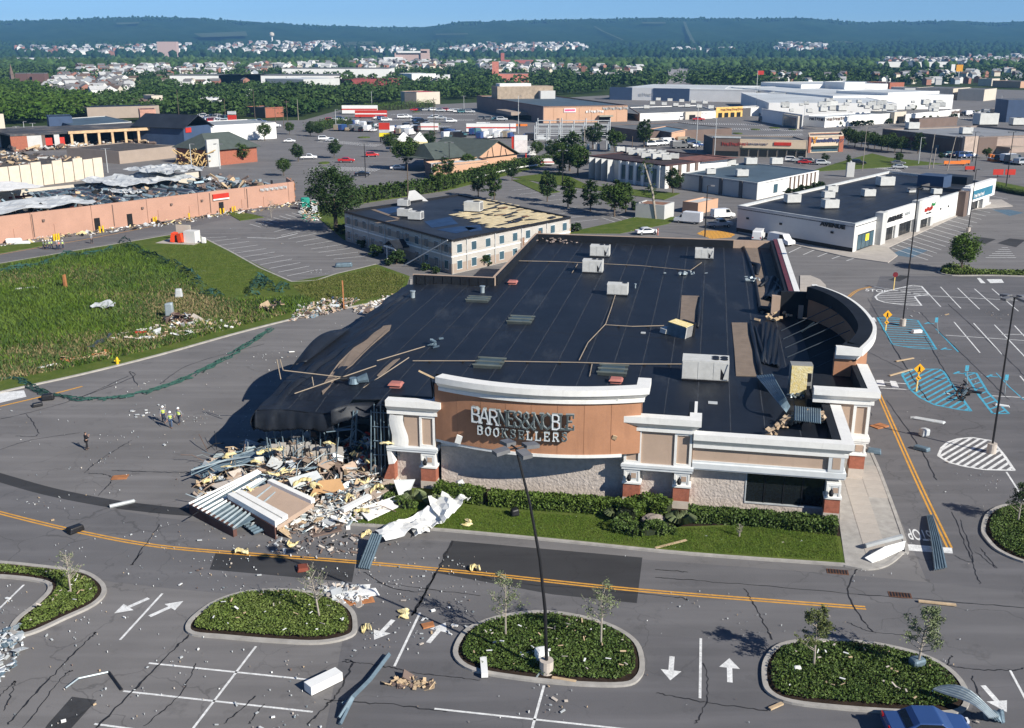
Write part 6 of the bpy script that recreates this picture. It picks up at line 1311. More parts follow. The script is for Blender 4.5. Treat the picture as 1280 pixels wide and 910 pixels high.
hedge([(860,651),(930,655),(1000,661),(1046,666)],1.4,.95,'long dark hedge under the shop window of the right wing',SHRUBD,wob=.07)
hedge([(770,660),(800,668),(840,664)],1.5,.7,'low ground shrubs in front of the boulder',SHRUBD,wob=.3,name='shrub_bed')
hedge([(485,618),(500,634),(520,632)],1.4,.6,'battered low shrubs beside the debris pile',SHRUBD,wob=.35,name='shrub_bed')
hedge([(425,258),(470,249),(530,241),(560,234)],4,2.6,'thick green hedge along the far road behind the two storey block',LEAF,n=6000,wob=.3)
hedge([(560,232),(600,222),(640,212),(692,204)],4.5,2.2,'thick green hedge below the half-timbered restaurant',LEAF,n=6500,wob=.25)
hedge([(390,165),(420,158),(440,157)],6,3,'hedge at the far corner of the crowded car park',LEAF,n=2500,wob=.3)
hedge([(430,142),(470,139),(540,134)],6,3.5,'bright hedge along the top of the crowded car park',LEAFB,n=3500,wob=.3)
hedge([(1242,236),(1262,241),(1290,246)],2,1.0,'low hedge at the right edge past the shop strip',LEAF,n=2500)
hedge([(790,262),(815,262)],2.5,1.4,'low dark shrubs by the small kiosk',LEAF2,n=1200)
# ornamental grass tufts and the boulder
def tuft(px,r,h,label):
 c=G(*px);n=420;a=nr.uniform(0,2*np.pi,n);l=nr.uniform(.5,1,n);V=np.zeros((n,4,3));d=np.stack([np.cos(a),np.sin(a)],1);q=np.stack([-d[:,1],d[:,0]],1)*.025
 V[:,0,:2]=d*.08-q;V[:,1,:2]=d*.08+q;V[:,2,:2]=d*(r*l*.55)[:,None]+q;V[:,3,:2]=d*(r*l)[:,None];V[:,2,2]=h*l;V[:,3,2]=h*l*.72;V[:,:2,2]=.1
 npobj('ornamental_grass',npmesh('ornamental_grass',V.reshape(-1,3),np.arange(4*n).reshape(-1,4),[PALE]),(c.x,c.y,.05),label=label,cat='grass tuft',group='ornamental grass tufts along the bookstore')
for px,r,h,lab in[((518,629),1.1,1.0,'pale grass tuft beside the broken left pillar'),((541,633),.9,.9,'pale grass tuft by the upper end of the long white sheet'),((768,650),.9,.9,'pale grass tuft at the right end of the long clipped hedge'),((851,658),1.3,1.1,'largest pale grass tuft, right of the boulder'),((806,664),.7,.6,'small pale tuft in the low shrubs before the boulder')]:tuft(px,r,h,lab)
c=G(817,655);bm_=bmesh.new();bmesh.ops.create_icosphere(bm_,subdivisions=3,radius=1)
for v in bm_.verts:v.co=Vector((v.co.x*.95,v.co.y*.55,max(-.2,v.co.z*.5)))*(1+.12*math.sin(v.co.x*5)*math.cos(v.co.y*6)+.05*math.sin(v.co.z*11))
me=bpy.data.meshes.new('boulder');bm_.to_mesh(me);me.materials.append(mat('boulder stone',(.26,.22,.19),rough=.95,var=.25,scale=2,bump=.6));npobj('boulder',me,(c.x,c.y,.35),label='flat-topped grey boulder among shrubs before the brick pillars',cat='boulder')
# saplings of the foreground islands: trunk with many fine limbs, sparse leaves
def sapling(px,top_y,label,leafy,m=PALE,seed=1,lean=0):
 g=G(*px);h=hgt(px,top_y);r_=random.Random(seed);t=thing('young_tree',label,'tree',g);mb=M();tips=[]
 mb.tube([(0,0,0),(lean*.3,0,h*.4),(lean*.6,.02,h*.7),(lean,0,h)],[.075,.06,.035,.012],6)
 for k in range(26):
  z0=h*(.3+.62*(k/26));a=r_.uniform(0,6.28);L=h*.30*(1.15-.75*(k/26))*r_.uniform(.6,1.1);b0=Vector((lean*z0/h,0,z0));e=b0+Vector((math.cos(a)*L,math.sin(a)*L,L*.85));md=b0+(e-b0)*.5+Vector((0,0,-.06*L))
  mb.tube([b0,md,e],[.026,.016,.006],4,cap=False);tips.append((b0,md,e))
  for j in range(3):
   b1=md+(e-md)*r_.uniform(0,.8);e1=b1+Vector((r_.uniform(-1,1),r_.uniform(-1,1),r_.uniform(.3,1)))*L*.35;mb.tube([b1,e1],[.012,.005],3,cap=False);tips.append((b1,(b1+e1)/2,e1))
 o=bpy.data.objects.new('trunk',mb.mesh('trunk',BARKL));C.objects.link(o);o.parent=t
 P=[]
 for k in range(leafy):
  b0,md,e=r_.choice(tips);s=r_.uniform(.25,1.05);q=md+(e-md)*s;P.append((q.x+r_.gauss(0,.09),q.y+r_.gauss(0,.09),q.z+r_.gauss(0,.08)))
 V,F=leaves(np.array(P),nr.uniform(.035,.085,len(P)));npobj('crown',npmesh('crown',V,F,[m]),parent=t)
 return t
OLIVE=mat('olive leaves',(.09,.115,.035),rough=.7,col2=(.14,.16,.06),scale=1,island=.3,spec=.2)
sapling((632,797),716,'sparse young tree left of the bent lamp post in the middle island',900,PALE,3)
sapling((751,809),728,'sparse young tree right of the bent lamp post in the middle island',800,PALE,4)
sapling((1017,836),760,'young leafy tree at the left end of the right front island',3000,OLIVE,5,-.15)
sapling((1146,838),758,'young leafy tree at the right end of the right front island',2800,PALE,6,.3)
sapling((89,743),690,'nearly bare young tree on the left island',220,PALE,7)
sapling((400,775),704,'nearly bare leaning young tree on the island with the white scrap',200,PALE,8,-.6)
sapling((924,672),655,'thin stake of a young plant on the front lawn',10,PALE,9)
sapling((1272,655),605,'dark bushy young tree at the right edge',2500,LEAF2,12)
sapling((339,272),250,'bare sapling by the salmon store row',60,PALE,14)
# ------------------------------------------------------------------ rough grass of the field
WEED=[mat('lush weeds',(.070,.125,.014),rough=.9,col2=(.115,.170,.028),scale=.15,island=.35,spec=.1),mat('dry weeds',(.19,.155,.075),rough=.9,col2=(.26,.21,.11),scale=.2,island=.3,spec=.1),mat('blue-green weeds',(.048,.088,.024),rough=.9,col2=(.078,.118,.038),scale=.15,island=.35,spec=.1)]
wpoly=gp([(-115,356),(0,334),(100,316),(170,306),(215,330),(255,372),(300,376),(380,372),(395,378),(380,388),(300,409),(200,436),(100,459),(0,478),(-115,505)])
N_=70000;P=scatter(wpoly,N_)
pxy=np.array([PX(p[0],p[1],0)for p in P]);dry=np.zeros(N_)
for cx,cy,sx,sy,a in[(235,385,60,22,1.0),(60,442,80,9,.65),(150,428,90,10,.55),(30,470,70,12,.85),(140,372,30,5,.4),(330,400,50,8,.5),(100,345,40,10,.35),(20,350,30,8,.4)]:dry+=a*np.exp(-((pxy[:,0]-cx)/sx)**2-((pxy[:,1]-cy)/sy)**2)
patchn=.5+.5*np.sin(P[:,0]*.16+1.3*np.sin(P[:,1]*.11))*np.sin(P[:,1]*.19+np.sin(P[:,0]*.13));u_=nr.uniform(0,1,N_)
mi=np.where(u_<np.clip(dry,0,.85),1,np.where(u_<.35+.4*patchn,0,2));hh=nr.uniform(.18,.6,N_)*(1.0+.5*patchn)*np.where(mi==1,.75,1);ww=nr.uniform(.10,.26,N_)
V,F=blades(P,hh,ww,.55,.12);npobj('tall_grass',npmesh('tall_grass',V,F,WEED,mi),kind='stuff',parent=field)
P=scatter(gp([(247,300),(290,320),(362,356),(300,370),(255,366),(200,312)]),14000);V,F=blades(P,nr.uniform(.05,.14,14000),nr.uniform(.06,.14,14000),.6,.13);npobj('mown_grass',npmesh('mown_grass',V,F,[mat('mown grass',(.075,.115,.02),col2=(.12,.15,.035),scale=.3,island=.3,spec=.1)]),kind='stuff',parent=field)
P=scatter(gp([(365,358),(470,336),(508,348),(500,366),(440,380),(395,388)]),12000);V,F=blades(P,nr.uniform(.08,.3,12000),nr.uniform(.06,.16,12000),.6,.13);npobj('mown_grass',npmesh('mown_grass',V,F,[mat('worn grass',(.085,.105,.025),col2=(.15,.15,.05),scale=.3,island=.3,spec=.1)]),kind='stuff',parent=field)
lp_=gp([(395,655),(560,662),(700,674),(860,690),(1052,703),(1045,668),(930,660),(850,662),(800,670),(760,650),(600,638),(540,628),(440,640)])
P=scatter(lp_,40000);V,F=blades(P,nr.uniform(.05,.13,40000),nr.uniform(.03,.07,40000),.6,.11);npobj('lawn_grass',npmesh('lawn_grass',V,F,[mat('lawn grass',(.075,.135,.016),col2=(.125,.175,.030),scale=.4,island=.3,spec=.1)]),kind='stuff',parent=front_lawn)
# ------------------------------------------------------------------ vehicles
TYRE=mat('tyre rubber',(.016,.016,.017),rough=.85);RIM=mat('wheel rim',(.45,.46,.47),rough=.35,metal=.7);CARG=glass('car window',(.012,.016,.02));LAMP=mat('headlight',(.75,.75,.72),rough=.15);TAIL=mat('tail light',(.35,.01,.01),rough=.25)
def paint(n,c):return mat(n,c,rough=.28,var=.05,spec=.6)
CP={'white':paint('white car paint',(.78,.78,.77)),'silver':paint('silver car paint',(.42,.44,.45)),'black':paint('black car paint',(.012,.012,.014)),'red':paint('red car paint',(.45,.02,.02)),'blue':paint('blue car paint',(.03,.07,.20)),'grey':paint('grey car paint',(.14,.145,.15)),'teal':paint('teal car paint',(.06,.16,.18)),'tan':paint('tan car paint',(.33,.28,.2)),'orange':paint('orange truck paint',(.6,.2,.05))}
def car_proto(kind):
 """local: x forward, wheels on z=0"""
 body=CP['white']
 if kind=='sedan':L,W=4.6,1.8;prof=[(-2.3,.45),(-2.3,.85),(-2.15,.95),(-1.45,1.0),(-.75,1.42),(.45,1.45),(1.15,1.02),(2.05,.9),(2.3,.7),(2.3,.4)]
 elif kind=='suv':L,W=4.7,1.9;prof=[(-2.35,.5),(-2.35,1.05),(-2.2,1.65),(-1.9,1.78),(.35,1.78),(1.05,1.18),(2.1,1.05),(2.35,.85),(2.35,.45)]
 elif kind=='van':L,W=5.4,2.0;prof=[(-2.7,.5),(-2.7,2.0),(-2.55,2.2),(1.1,2.2),(1.75,1.35),(2.55,1.15),(2.7,.9),(2.7,.45)]
 elif kind=='pickup':L,W=5.6,1.95;prof=[(-2.8,.55),(-2.8,1.1),(-.75,1.12),(-.65,1.8),(.75,1.82),(1.4,1.2),(2.6,1.1),(2.8,.9),(2.8,.5)]
 else:L,W=6.8,2.2;prof=[(-3.4,.6),(-3.4,2.9),(1.1,2.9),(1.15,2.3),(1.6,2.3),(2.2,1.5),(3.2,1.3),(3.4,1.0),(3.4,.5)]
 t=thing('car','x','car',(0,0,0));mb=M();n=len(prof)
 def wy(z):return W/2*(1 if z<1.05 else 1-.13*min(1,(z-1.05)/.75))if kind!='truck' else W/2
 a=[mb.pt((x,-wy(z),z))for x,z in prof];b=[mb.pt((x,wy(z),z))for x,z in prof]
 for i in range(n):j=(i+1)%n;mb.f.append([a[j],a[i],b[i],b[j]]);mb.m.append(0)
 mb.f.append(a[:]);mb.m.append(0);mb.f.append(b[::-1]);mb.m.append(0)
 o=part(mb,'body',body,t,local=True);bv=o.modifiers.new('bevel','BEVEL');bv.width=.07;bv.segments=2
 gl=M();zr=max(z for x,z in prof)
 xs={'sedan':(-.72,.42,-1.35,1.08),'suv':(-2.0,.3,-2.2,.95),'van':(.2,1.05,.2,1.65),'pickup':(-.62,.7,-.66,1.32),'truck':(1.2,1.55,1.2,2.1)}[kind];zb={'sedan':1.0,'suv':1.15,'van':1.4,'pickup':1.2,'truck':1.5}[kind];zt_={'truck':2.25}.get(kind,zr-.06)
 for s in(-1,1):
  y0,y1=s*(wy(zb)+.012),s*(wy(zt_)+.012);gl2=M().face([(xs[2]+.12,y0,zb),(xs[3]-.12,y0,zb),(xs[1]-.02,y1,zt_),(xs[0]+.02,y1,zt_)][::s]);part(gl2,'side_window',CARG,t,local=True)
 wsx0,wsx1=xs[3],xs[1];q=M().face([(wsx0+.02,-wy(zb)+.12,zb+.03),(wsx0+.02,wy(zb)-.12,zb+.03),(wsx1+.06,wy(zt_)-.1,zt_),(wsx1+.06,-wy(zt_)+.1,zt_)]);part(q,'windscreen',CARG,t,local=True)
 if kind in('sedan','suv','pickup'):
  rx0=xs[2];rx1=xs[0];part(M().face([(rx0-.06,wy(zb)-.14,zb+.04),(rx0-.06,-wy(zb)+.14,zb+.04),(rx1-.06,-wy(zt_)+.1,zt_),(rx1-.06,wy(zt_)-.1,zt_)]),'rear_window',CARG,t,local=True)
 if kind=='pickup':part(M().box((-2.65,-.8,1.0),(-.85,.8,1.13)),'bed',BLACK,t,local=True)
 for sx in(-1,1):
  for sy in(-1,1):
   x=sx*L*.30;y=sy*(W/2-.1);w_=part(M().tube([(x,y-.11*sy,.33),(x,y+.12*sy,.33)],.34,14),'wheel',TYRE,t,local=True);part(M().tube([(x,y+.121*sy,.33),(x,y+.13*sy,.33)],.2,10),'rim',RIM,w_,local=True)
 zf=.72 if kind!='truck' else .9
 for s in(-1,1):
  part(M().box((L/2-.12,s*(W/2-.42)-.17,zf),(L/2+.015,s*(W/2-.42)+.17,zf+.16)),'headlight',LAMP,t,local=True);part(M().box((-L/2-.015,s*(W/2-.25)-.14,zf+.05),(-L/2+.05,s*(W/2-.25)+.14,zf+.3)),'taillight',TAIL,t,local=True)
 return t
CARS={}
NAMES={'sedan':('car','car'),'suv':('car','car'),'van':('van','van'),'pickup':('pickup_truck','pickup truck'),'truck':('box_truck','truck')}
def car(kind,px,rot,col,label,group=None,scale=1.0,z=0):
 first=kind not in CARS
 if first:CARS[kind]=car_proto(kind)
 p=CARS[kind];g=G(*px);g.z=z
 if first:o=p;o.location=g;o.rotation_euler=(0,0,rot);o.scale=(scale,)*3;mm={'white car paint':CP[col]};[remat(c,mm)for c in o.children_recursive]if col!='white' else None;CARS[kind+'_col']=col
 else:o=copy_tree(p,g,rot,None,None,scale,{m_.name:CP[col]for m_ in CP.values()})
 o.name=NAMES[kind][0];o['label']=label;o['category']=NAMES[kind][1]
 if group:o['group']=group
 elif 'group' in o:del o['group']
 return o
 # named ones
car('sedan',(1158,921),-.06,'blue','dark blue car at the bottom edge beside the right front island')
car('truck',(860,279),2.62,'white','white box truck driving beside the grassy corner behind the bookstore',scale=.88)
car('van',(948,300),1.2,'white','white utility van left of the plain AVENUE wall, roof gear folded')
car('van',(976,306),-1.0,'white','white van parked against the dark base of the AVENUE wall')
car('sedan',(808,293),.25,'white','white car behind the back wall of the bookstore beside a pink cone')
car('van',(903,273),.35,'white','white utility truck beside the low salmon enclosure')
car('pickup',(899,284),.3,'silver','silver pickup in the shade at the left end of the AVENUE building')
car('sedan',(433,203),.1,'red','bright red car under the round dark tree',scale=1.2);car('suv',(465,196),.4,'red','dark red car right of the bright red one')
car('sedan',(497,212),.1,'white','white car in the shade left of the restaurant');car('sedan',(453,220),.1,'black','black car left of the restaurant near the hedge')
car('pickup',(386,199),.2,'white','white pickup behind the round tree in the left car park');car('sedan',(362,178),.2,'white','white car alone near the low white building')
car('sedan',(1124,211),-.1,'silver','silver car on the grass edge before the brown store');car('sedan',(1122,206),-.1,'grey','grey car behind the silver one before the brown store');car('suv',(1073,206),-.2,'black','black car in the shade left of the grass')
car('suv',(1028,206),.0,'silver','silver car right of the small round tree by the tan shops')
for i,(px,kd,col)in enumerate([((1000,203),'pickup','silver'),((1006,205),'sedan','red'),((1012,204),'suv','grey'),((990,202),'suv','white')]):car(kd,px,rnd.uniform(-.3,.3),col,['silver pickup','dull red car','grey car','white car'][i]+' in the short row before the tan shops')
for i,(px,kd,col)in enumerate([((952,151.5),'suv','grey'),((960,150.5),'suv','tan'),((967,153),'van','silver'),((975,153.5),'van','white'),((980,154),'van','silver')]):car(kd,px,rnd.uniform(1.2,1.8),col,['grey car leftmost','tan car second','silver van third','white van fourth','silver van fifth'][i]+' in the row beside the mall entrance',scale=1.5)
car('sedan',(873,151),.1,'red','small red car in front of the gabled entrance by the grey gravel roof',scale=1.4)
# crowds of cars
rr=random.Random(21);cols=['white','white','white','silver','silver','black','grey','teal','red','tan','blue']
def crowd(boxes,where,group,kinds=('sedan','suv','suv','pickup','van'),sc=1.0):
 for(x0,y0,x1,y1,n,rot)in boxes:
  for k in range(n):
   t=(k+.5)/n;px=(x0+(x1-x0)*t+rr.uniform(-.8,.8),y0+(y1-y0)*t+rr.uniform(-.5,.5));kd=rr.choice(kinds);col=rr.choice(cols)
   car(kd,px,rot+rr.uniform(-.15,.15),col,'%s %s %s'%(col,NAMES[kd][1],where),group,sc)
crowd([(412,155,450,156,7,1.2),(448,160,478,159,7,1.2),(420,163,470,165,8,1.3),(488,162,528,161,9,1.3),(486,165,525,164,8,1.3),(495,168,515,169,4,1.2)],'parked among service vehicles left of the white tent','vehicles parked left of the white tent',('van','truck','suv','pickup','truck'),1.0)
crowd([(555,166,580,171,6,1.0),(590,169,640,171,12,1.2),(600,174,640,172,9,1.2),(560,173,575,174,3,.8),(660,175,680,176,4,.3)],'parked in the thick of vehicles before the restaurant sign','vehicles crowded before the restaurant',('van','truck','pickup','suv'),1.05)
crowd([(516,139,536,138.5,4,.2),(538,138.5,546,138.5,3,.2),(550,139.5,566,139,5,.3),(570,141,590,142,4,.3),(500,148,510,148,2,.2),(518,152,530,153,3,.1),(538,149,555,149,3,.1),(563,153,566,153,1,.2),(470,149,486,152,3,.5),(532,157,536,157,1,.3),(600,150,632,151,4,.1),(456,145,480,147,3,.2)],'standing loose in the open car park left of the peach store','cars in the open car park left of the peach store',('sedan','suv'),1.25)
crowd([(205,152,240,155,9,.5),(200,158,245,160,10,.5),(248,147,290,150,12,.4),(255,152,292,155,10,.4),(298,157,325,155,8,.3),(262,144,290,145,8,.3),(206,163,220,165,3,.5),(328,158,345,160,4,.3)],'in the car dealer rows at far left','cars in the dealer rows at far left',('sedan','suv','suv','pickup'),1.35)
crowd([(840,178,868,181,6,.3),(845,186,872,184,4,.3),(812,183,838,181,5,.4),(1185,196,1212,198,5,.3),(1248,201,1280,206,6,.5),(1225,142,1260,147,6,.2),(1190,143,1222,146,5,.2),(955,119,1000,117,12,.1),(960,122,1000,121,8,.1),(1000,112,1060,113,12,.1)],'in the far car parks at right','cars in the far car parks at right',('sedan','suv','van'),1.3)
crowd([(310,163,330,166,3,.2),(400,174,420,178,2,.2),(410,152,430,150,3,.2),(1130,184,1136,186,1,.2),(1240,178,1275,172,2,.4),(845,150,856,149,1,.2)],'out on its own in the middle distance','single cars in the middle distance',('sedan','suv'),1.1)
# ------------------------------------------------------------------ poles, signs, street furniture
def light_pole(px,top_y,label,heads=2,group='parking lot lamp posts',tip=None,base=True,rb=.105,m=BLACK,rot=0,name='lamp_post',base_m=None,h=None):
 g=G(*px);h=h or hgt(px,top_y);t=thing(name,label,'lamp post',g,group);tp=Vector(tip)if tip else Vector((0,0,h))
 z0=.9 if base else 0
 if base:part(M().cyl(0,0,-.05,.95,.42,n=14),'concrete_base',base_m or PLINTH,t,local=True)
 part(M().tube([(tp.x*s*s,tp.y*s*s,z0+(tp.z-z0)*s)for s in(0,.25,.5,.75,1)],[rb,rb*.95,rb*.85,rb*.75,rb*.65],8),'pole',m,t,local=True)
 for k in range(heads):
  a=rot+2*math.pi*k/max(1,heads);d=Vector((math.cos(a),math.sin(a),0));c=tp+d*.95
  hd=part(M().tube([tp,tp+d*.5],.05,5),'arm',m,t,local=True)
  part(M().obox(c,(.85,.6,.22),(0,.1,a)).obox(c+Vector((0,0,-.13)),(.6,.42,.05),(0,.1,a),1),'lamp_head',[mat('grey lamp housing',(.16,.16,.165),rough=.5),LAMP],hd,local=True)
 return t
g=G(683,842);gt=hgt((683,842),562);v0,v1=PX(g.x,g.y,gt)[0],PX(g.x+1,g.y,gt)[0];LX=(645-v0)/(v1-v0)
light_pole((683,842),562,'broken leaning lamp post with four lamp heads rising from the middle island',4,None,tip=(LX,.2,gt),rot=.5)
light_pole((1239,566),372,'tall lamp post on a concrete base in the white hatched island at right',4,rot=.4)
light_pole((1128,407),236,'lamp post on a concrete base in the blue hatched bay by the round entrance',2,rot=.2)
light_pole((1210,290),212,'thin lamp post before the shops, left of the round tree',1);light_pole((1078,213),160,'lamp post behind the AVENUE roof',1,m=BARKL,base=False)
for i,(px,ty,m_)in enumerate([((881,296),232,BLACK),((893,195),148,SILVER),((540,226),205,SILVER),((1215,202),165,BLACK),((1228,190),180,BLACK),((1257,236),165,BLACK),((1148,205),172,SILVER),((1196,204),170,BLACK),((1218,215),170,BLACK),((880,150),142,SILVER),((420,160),137,SILVER),((457,222),180,BLACK),((553,224),196,BLACK),((562,215),178,BLACK),((31,167),152,SILVER),((42,166),154,SILVER),((18,170),160,SILVER),((135,216),186,SILVER),((240,213),180,SILVER),((275,211),180,SILVER),((640,120),106,SILVER),((580,138),120,SILVER),((1005,150),128,SILVER),((703,232),188,BLACK),((648,167),120,SILVER),((870,190),130,SILVER),((465,136),114,SILVER),((1250,140),120,SILVER),((1105,130),96,SILVER),((945,140),110,SILVER),((1058,175),140,SILVER),((22,174),158,SILVER)]):
 where=['on the yellow hatched island','before the brown shop front','left behind the two storey block','on the road before the brown store','by the brown store entrance','at the right end of the shop strip','on the grass before the brown store','by the orange barriers','near the red signs on the road','before the yellow shop','by the crowded car park','left of the restaurant hedge','rising over the restaurant roof, left one','rising over the restaurant roof, right one','first by the far left wood','second by the far left wood','third by the far left wood','in front of the black gravel roof','in front of the blue gabled shop','before the brick hip-roofed shop','before the far trees left of the peach store','at the top of the open car park','before the left mall wing','in the dark tree clump','left of the peach store corner','right of the peach store','over the far hedge','in the far car park at right','behind the mall roof','left of the mall','behind the tan end shop','at the left edge of the far car park'][i]
 light_pole(px,ty,'thin lamp post '+where,1+i%2,base=False,m=m_,rb=.14)
def upole(px,ty,label,lean=0,arm=True,r=.17,m=BARK):
 g=G(*px);h=hgt(px,ty);t=thing('utility_pole',label,'utility pole',g,'wooden utility poles');part(M().tube([(0,0,-.1),(lean,0,h)],[r,r*.6],7),'pole',m,t,local=True)
 if arm:part(M().box((lean-1.2,-.08,h-1),(lean+1.2,.08,h-.8)),'crossarm',m,t,local=True)
for px,ty,lab,ln,ar in[((730,202),158,'pale utility pole behind the dark tree clump',0,False),((543,172),122,'dark utility pole rising before the peach store',0,True),((1161,211),167,'left pale pole of the leaning pair behind the shop strip',.6,False),((1166,210),185,'short pale pole of the pair behind the shop strip',.3,False),((1184,213),170,'bent pale pole right of the pair behind the shop strip',1.4,False),((224,147),112,'dark tall pole left in the far wood edge',0,False),((319,149),112,'dark tall pole before the brick warehouse',0,False),((360,160),125,'utility pole right of the brick warehouse',0,True),((373,150),124,'pale pole further right of the brick warehouse',0,False),((345,158),133,'thin utility pole before the brick warehouse',0,True),((355,160),133,'second thin utility pole before the brick warehouse',0,True),((282,148),124,'pole at the wood edge by the white shed',0,False),((510,248),205,'dark pole beside the white sign fragment',.1,False),((790,190),170,'thin pole before the peach box building',0,False)]:upole(px,ty,lab,ln,ar,m=BARKL if 'pale' in lab else BARK)
# road signs
def ped_sign(px,ty,label):
 g=G(*px);h=hgt(px,ty);t=thing('pedestrian_sign',label,'road sign',g,'yellow pedestrian signs');Y=mat('yellow sign face',(.85,.42,.02),rough=.5,var=.04)
 part(M().box((-.07,-.05,0),(.07,.05,h)),'post',mat('yellow post',(.75,.55,.2),var=.1),t,local=True)
 s=.62;cz=h-.35
 f=part(M().face([(0,-.08,cz-s),(s,-.08,cz),(0,-.08,cz+s),(-s,-.08,cz)]),'sign_face',Y,t,local=True,solid=.03)
 part(M().cyl(0,0,0,.02,.07).box((-.06,0,-.32),(.06,.02,-.06))if False else M().box((-.07,-.12,cz+.12),(.07,-.1,cz+.28)).box((-.09,-.12,cz-.12),(.09,-.1,cz+.1)).hexa([(-.2,-.12,cz-.38),(-.1,-.12,cz-.38),(-.1,-.1,cz-.38),(-.2,-.1,cz-.38),(-.05,-.12,cz-.1),(.05,-.12,cz-.1),(.05,-.1,cz-.1),(-.05,-.1,cz-.1)]).hexa([(.1,-.12,cz-.38),(.2,-.12,cz-.38),(.2,-.1,cz-.38),(.1,-.1,cz-.38),(-.05,-.12,cz-.1),(.05,-.12,cz-.1),(.05,-.1,cz-.1),(-.05,-.1,cz-.1)]),'walking_figure',BLACK,f,local=True,kind='stuff')
 z2=cz-1.05;f2=part(M().face([(0,-.09,z2-.3),(.32,-.09,z2),(0,-.09,z2+.3),(-.32,-.09,z2)]),'small_plate',Y,t,local=True,solid=.03);part(M().obox((0,-.115,z2),(.3,.02,.09),(0,.7,0)),'arrow',BLACK,f2,local=True)
ped_sign((1107,413),390,'yellow pedestrian sign in the upper blue hatched bay');ped_sign((1145.5,489),457,'yellow pedestrian sign in the lower blue hatched bay')
g=G(1117,362);t=thing('stop_sign','dark red stop sign on a yellow post by the hatched island','road sign',g);part(M().box((-.06,-.04,0),(.06,.04,2.4)),'post',mat('yellow post',(.75,.55,.2),var=.1),t,local=True)
f=part(M().prism([(.42*math.cos(math.pi/8+k*math.pi/4),.42*math.sin(math.pi/8+k*math.pi/4))for k in range(8)],-.02,.02),'sign_face',mat('stop sign red',(.16,.015,.02),rough=.5),t,local=True);f.location=(0,-.07,2.4);f.rotation_euler=(math.pi/2,0,0)
# accessible bay signs: blue posts bent over
for px,lab,ln in(((1173,417),'bent accessible bay sign with blue plate at the upper bay',.5),((1209,480),'accessible bay sign by the crumpled debris in the lower bay',.3),((1256,492),'thin accessible bay sign at the far right of the lower bay',.1)):
 g=G(*px);t=thing('accessible_bay_sign',lab,'road sign',g,'accessible parking signs');part(M().tube([(0,0,0),(-ln,0,2.1)],.05,5),'post',STEEL,t,local=True);part(M().box((-ln-.2,-.08,1.55),(-ln+.2,-.05,2.2)),'plate',BLUEP,t,local=True)
 # hydrant
g=G(147,456);HY=mat('yellow hydrant paint',(.8,.5,.02),rough=.45);t=thing('fire_hydrant','yellow fire hydrant at the kerb of the grass field','fire hydrant',g)
part(M().cyl(0,0,0,.7,.17).cyl(0,0,.7,.95,.19,.06).cyl(0,0,0,.08,.28),'body',HY,t,local=True)
for s in(-1,1):part(M().tube([(s*.12,0,.5),(s*.33,0,.5)],.09,8),'outlet',HY,t,local=True)
# barrels, barriers, bollards
for k,px in enumerate([(1237,201),(1241,202),(1245,202),(1250,202)]):g=G(*px);t=thing('traffic_barrel',['leftmost','second','third','rightmost'][k]+' orange traffic barrel in the row before the brown store entrance','traffic barrel',g,'orange traffic barrels');part(M().cyl(0,0,0,2.2,.8,.65,12),'drum',ORANGE,t,local=True);part(M().cyl(0,0,.9,1.3,.76,.73,12),'white_band',WHITE,t,local=True)
for px,w_,lab in[((1193,207),7,'long orange road barrier by the bent pole'),((1206,206),3,'short orange road barrier right of the long one'),((1212,214),3,'red road barrier on the road past the shop strip'),((645,159),4,'red-orange barrier before the peach store'),((654,159),4,'second red-orange barrier before the peach store')]:
 g=G(*px);t=thing('road_barrier',lab,'barrier',g,'orange road barriers');part(M().box((-w_/2,-.2,.5),(w_/2,.2,1.5)),'panel',ORANGE if 'orange' in lab else RED,t,local=True);
 for s in(-1,1):part(M().box((s*w_*.4-.1,-.3,0),(s*w_*.4+.1,.3,.5)),'foot',BLACK,t,local=True)
for px,lab in[((1247,222),'left red road work sign on the far road'),((1262,222),'right red road work sign on the far road')]:
 g=G(*px);t=thing('road_work_sign',lab,'road sign',g,'red road work signs');part(M().box((-1.5,-.05,.8),(1.5,.05,2.4)),'panel',RED,t,local=True);part(M().box((-.1,.06,0),(.1,.16,1)),'post',BLACK,t,local=True)
for px in((709,292),(712,292),(822,294)):g=G(*px);t=thing('bollard',{709:'left yellow bollard at the grass tip behind the bookstore',712:'right yellow bollard at the grass tip behind the bookstore',822:'pink cone beside the white car behind the bookstore'}[px[0]],'bollard',g);part(M().cyl(0,0,0,1.3,.16),'post',HY if px[0]<800 else PINK,t,local=True);part(M().cyl(0,0,1.3,1.38,.16,.08),'cap',HY if px[0]<800 else PINK,t,local=True)
for k,px in enumerate([(70,300),(73,299.5),(76,299),(127,290),(131,289),(194,278),(197,277.5),(277,267),(281,266.5),(238,273),(292,264.5),(295,264)]):
 g=G(*px);g.y-=.8;t=thing('bollard','yellow bollard by the foot of the salmon wall','bollard',g,'yellow bollards along the salmon wall');part(M().cyl(0,0,0,1.3,.18),'post',HY,t,local=True)
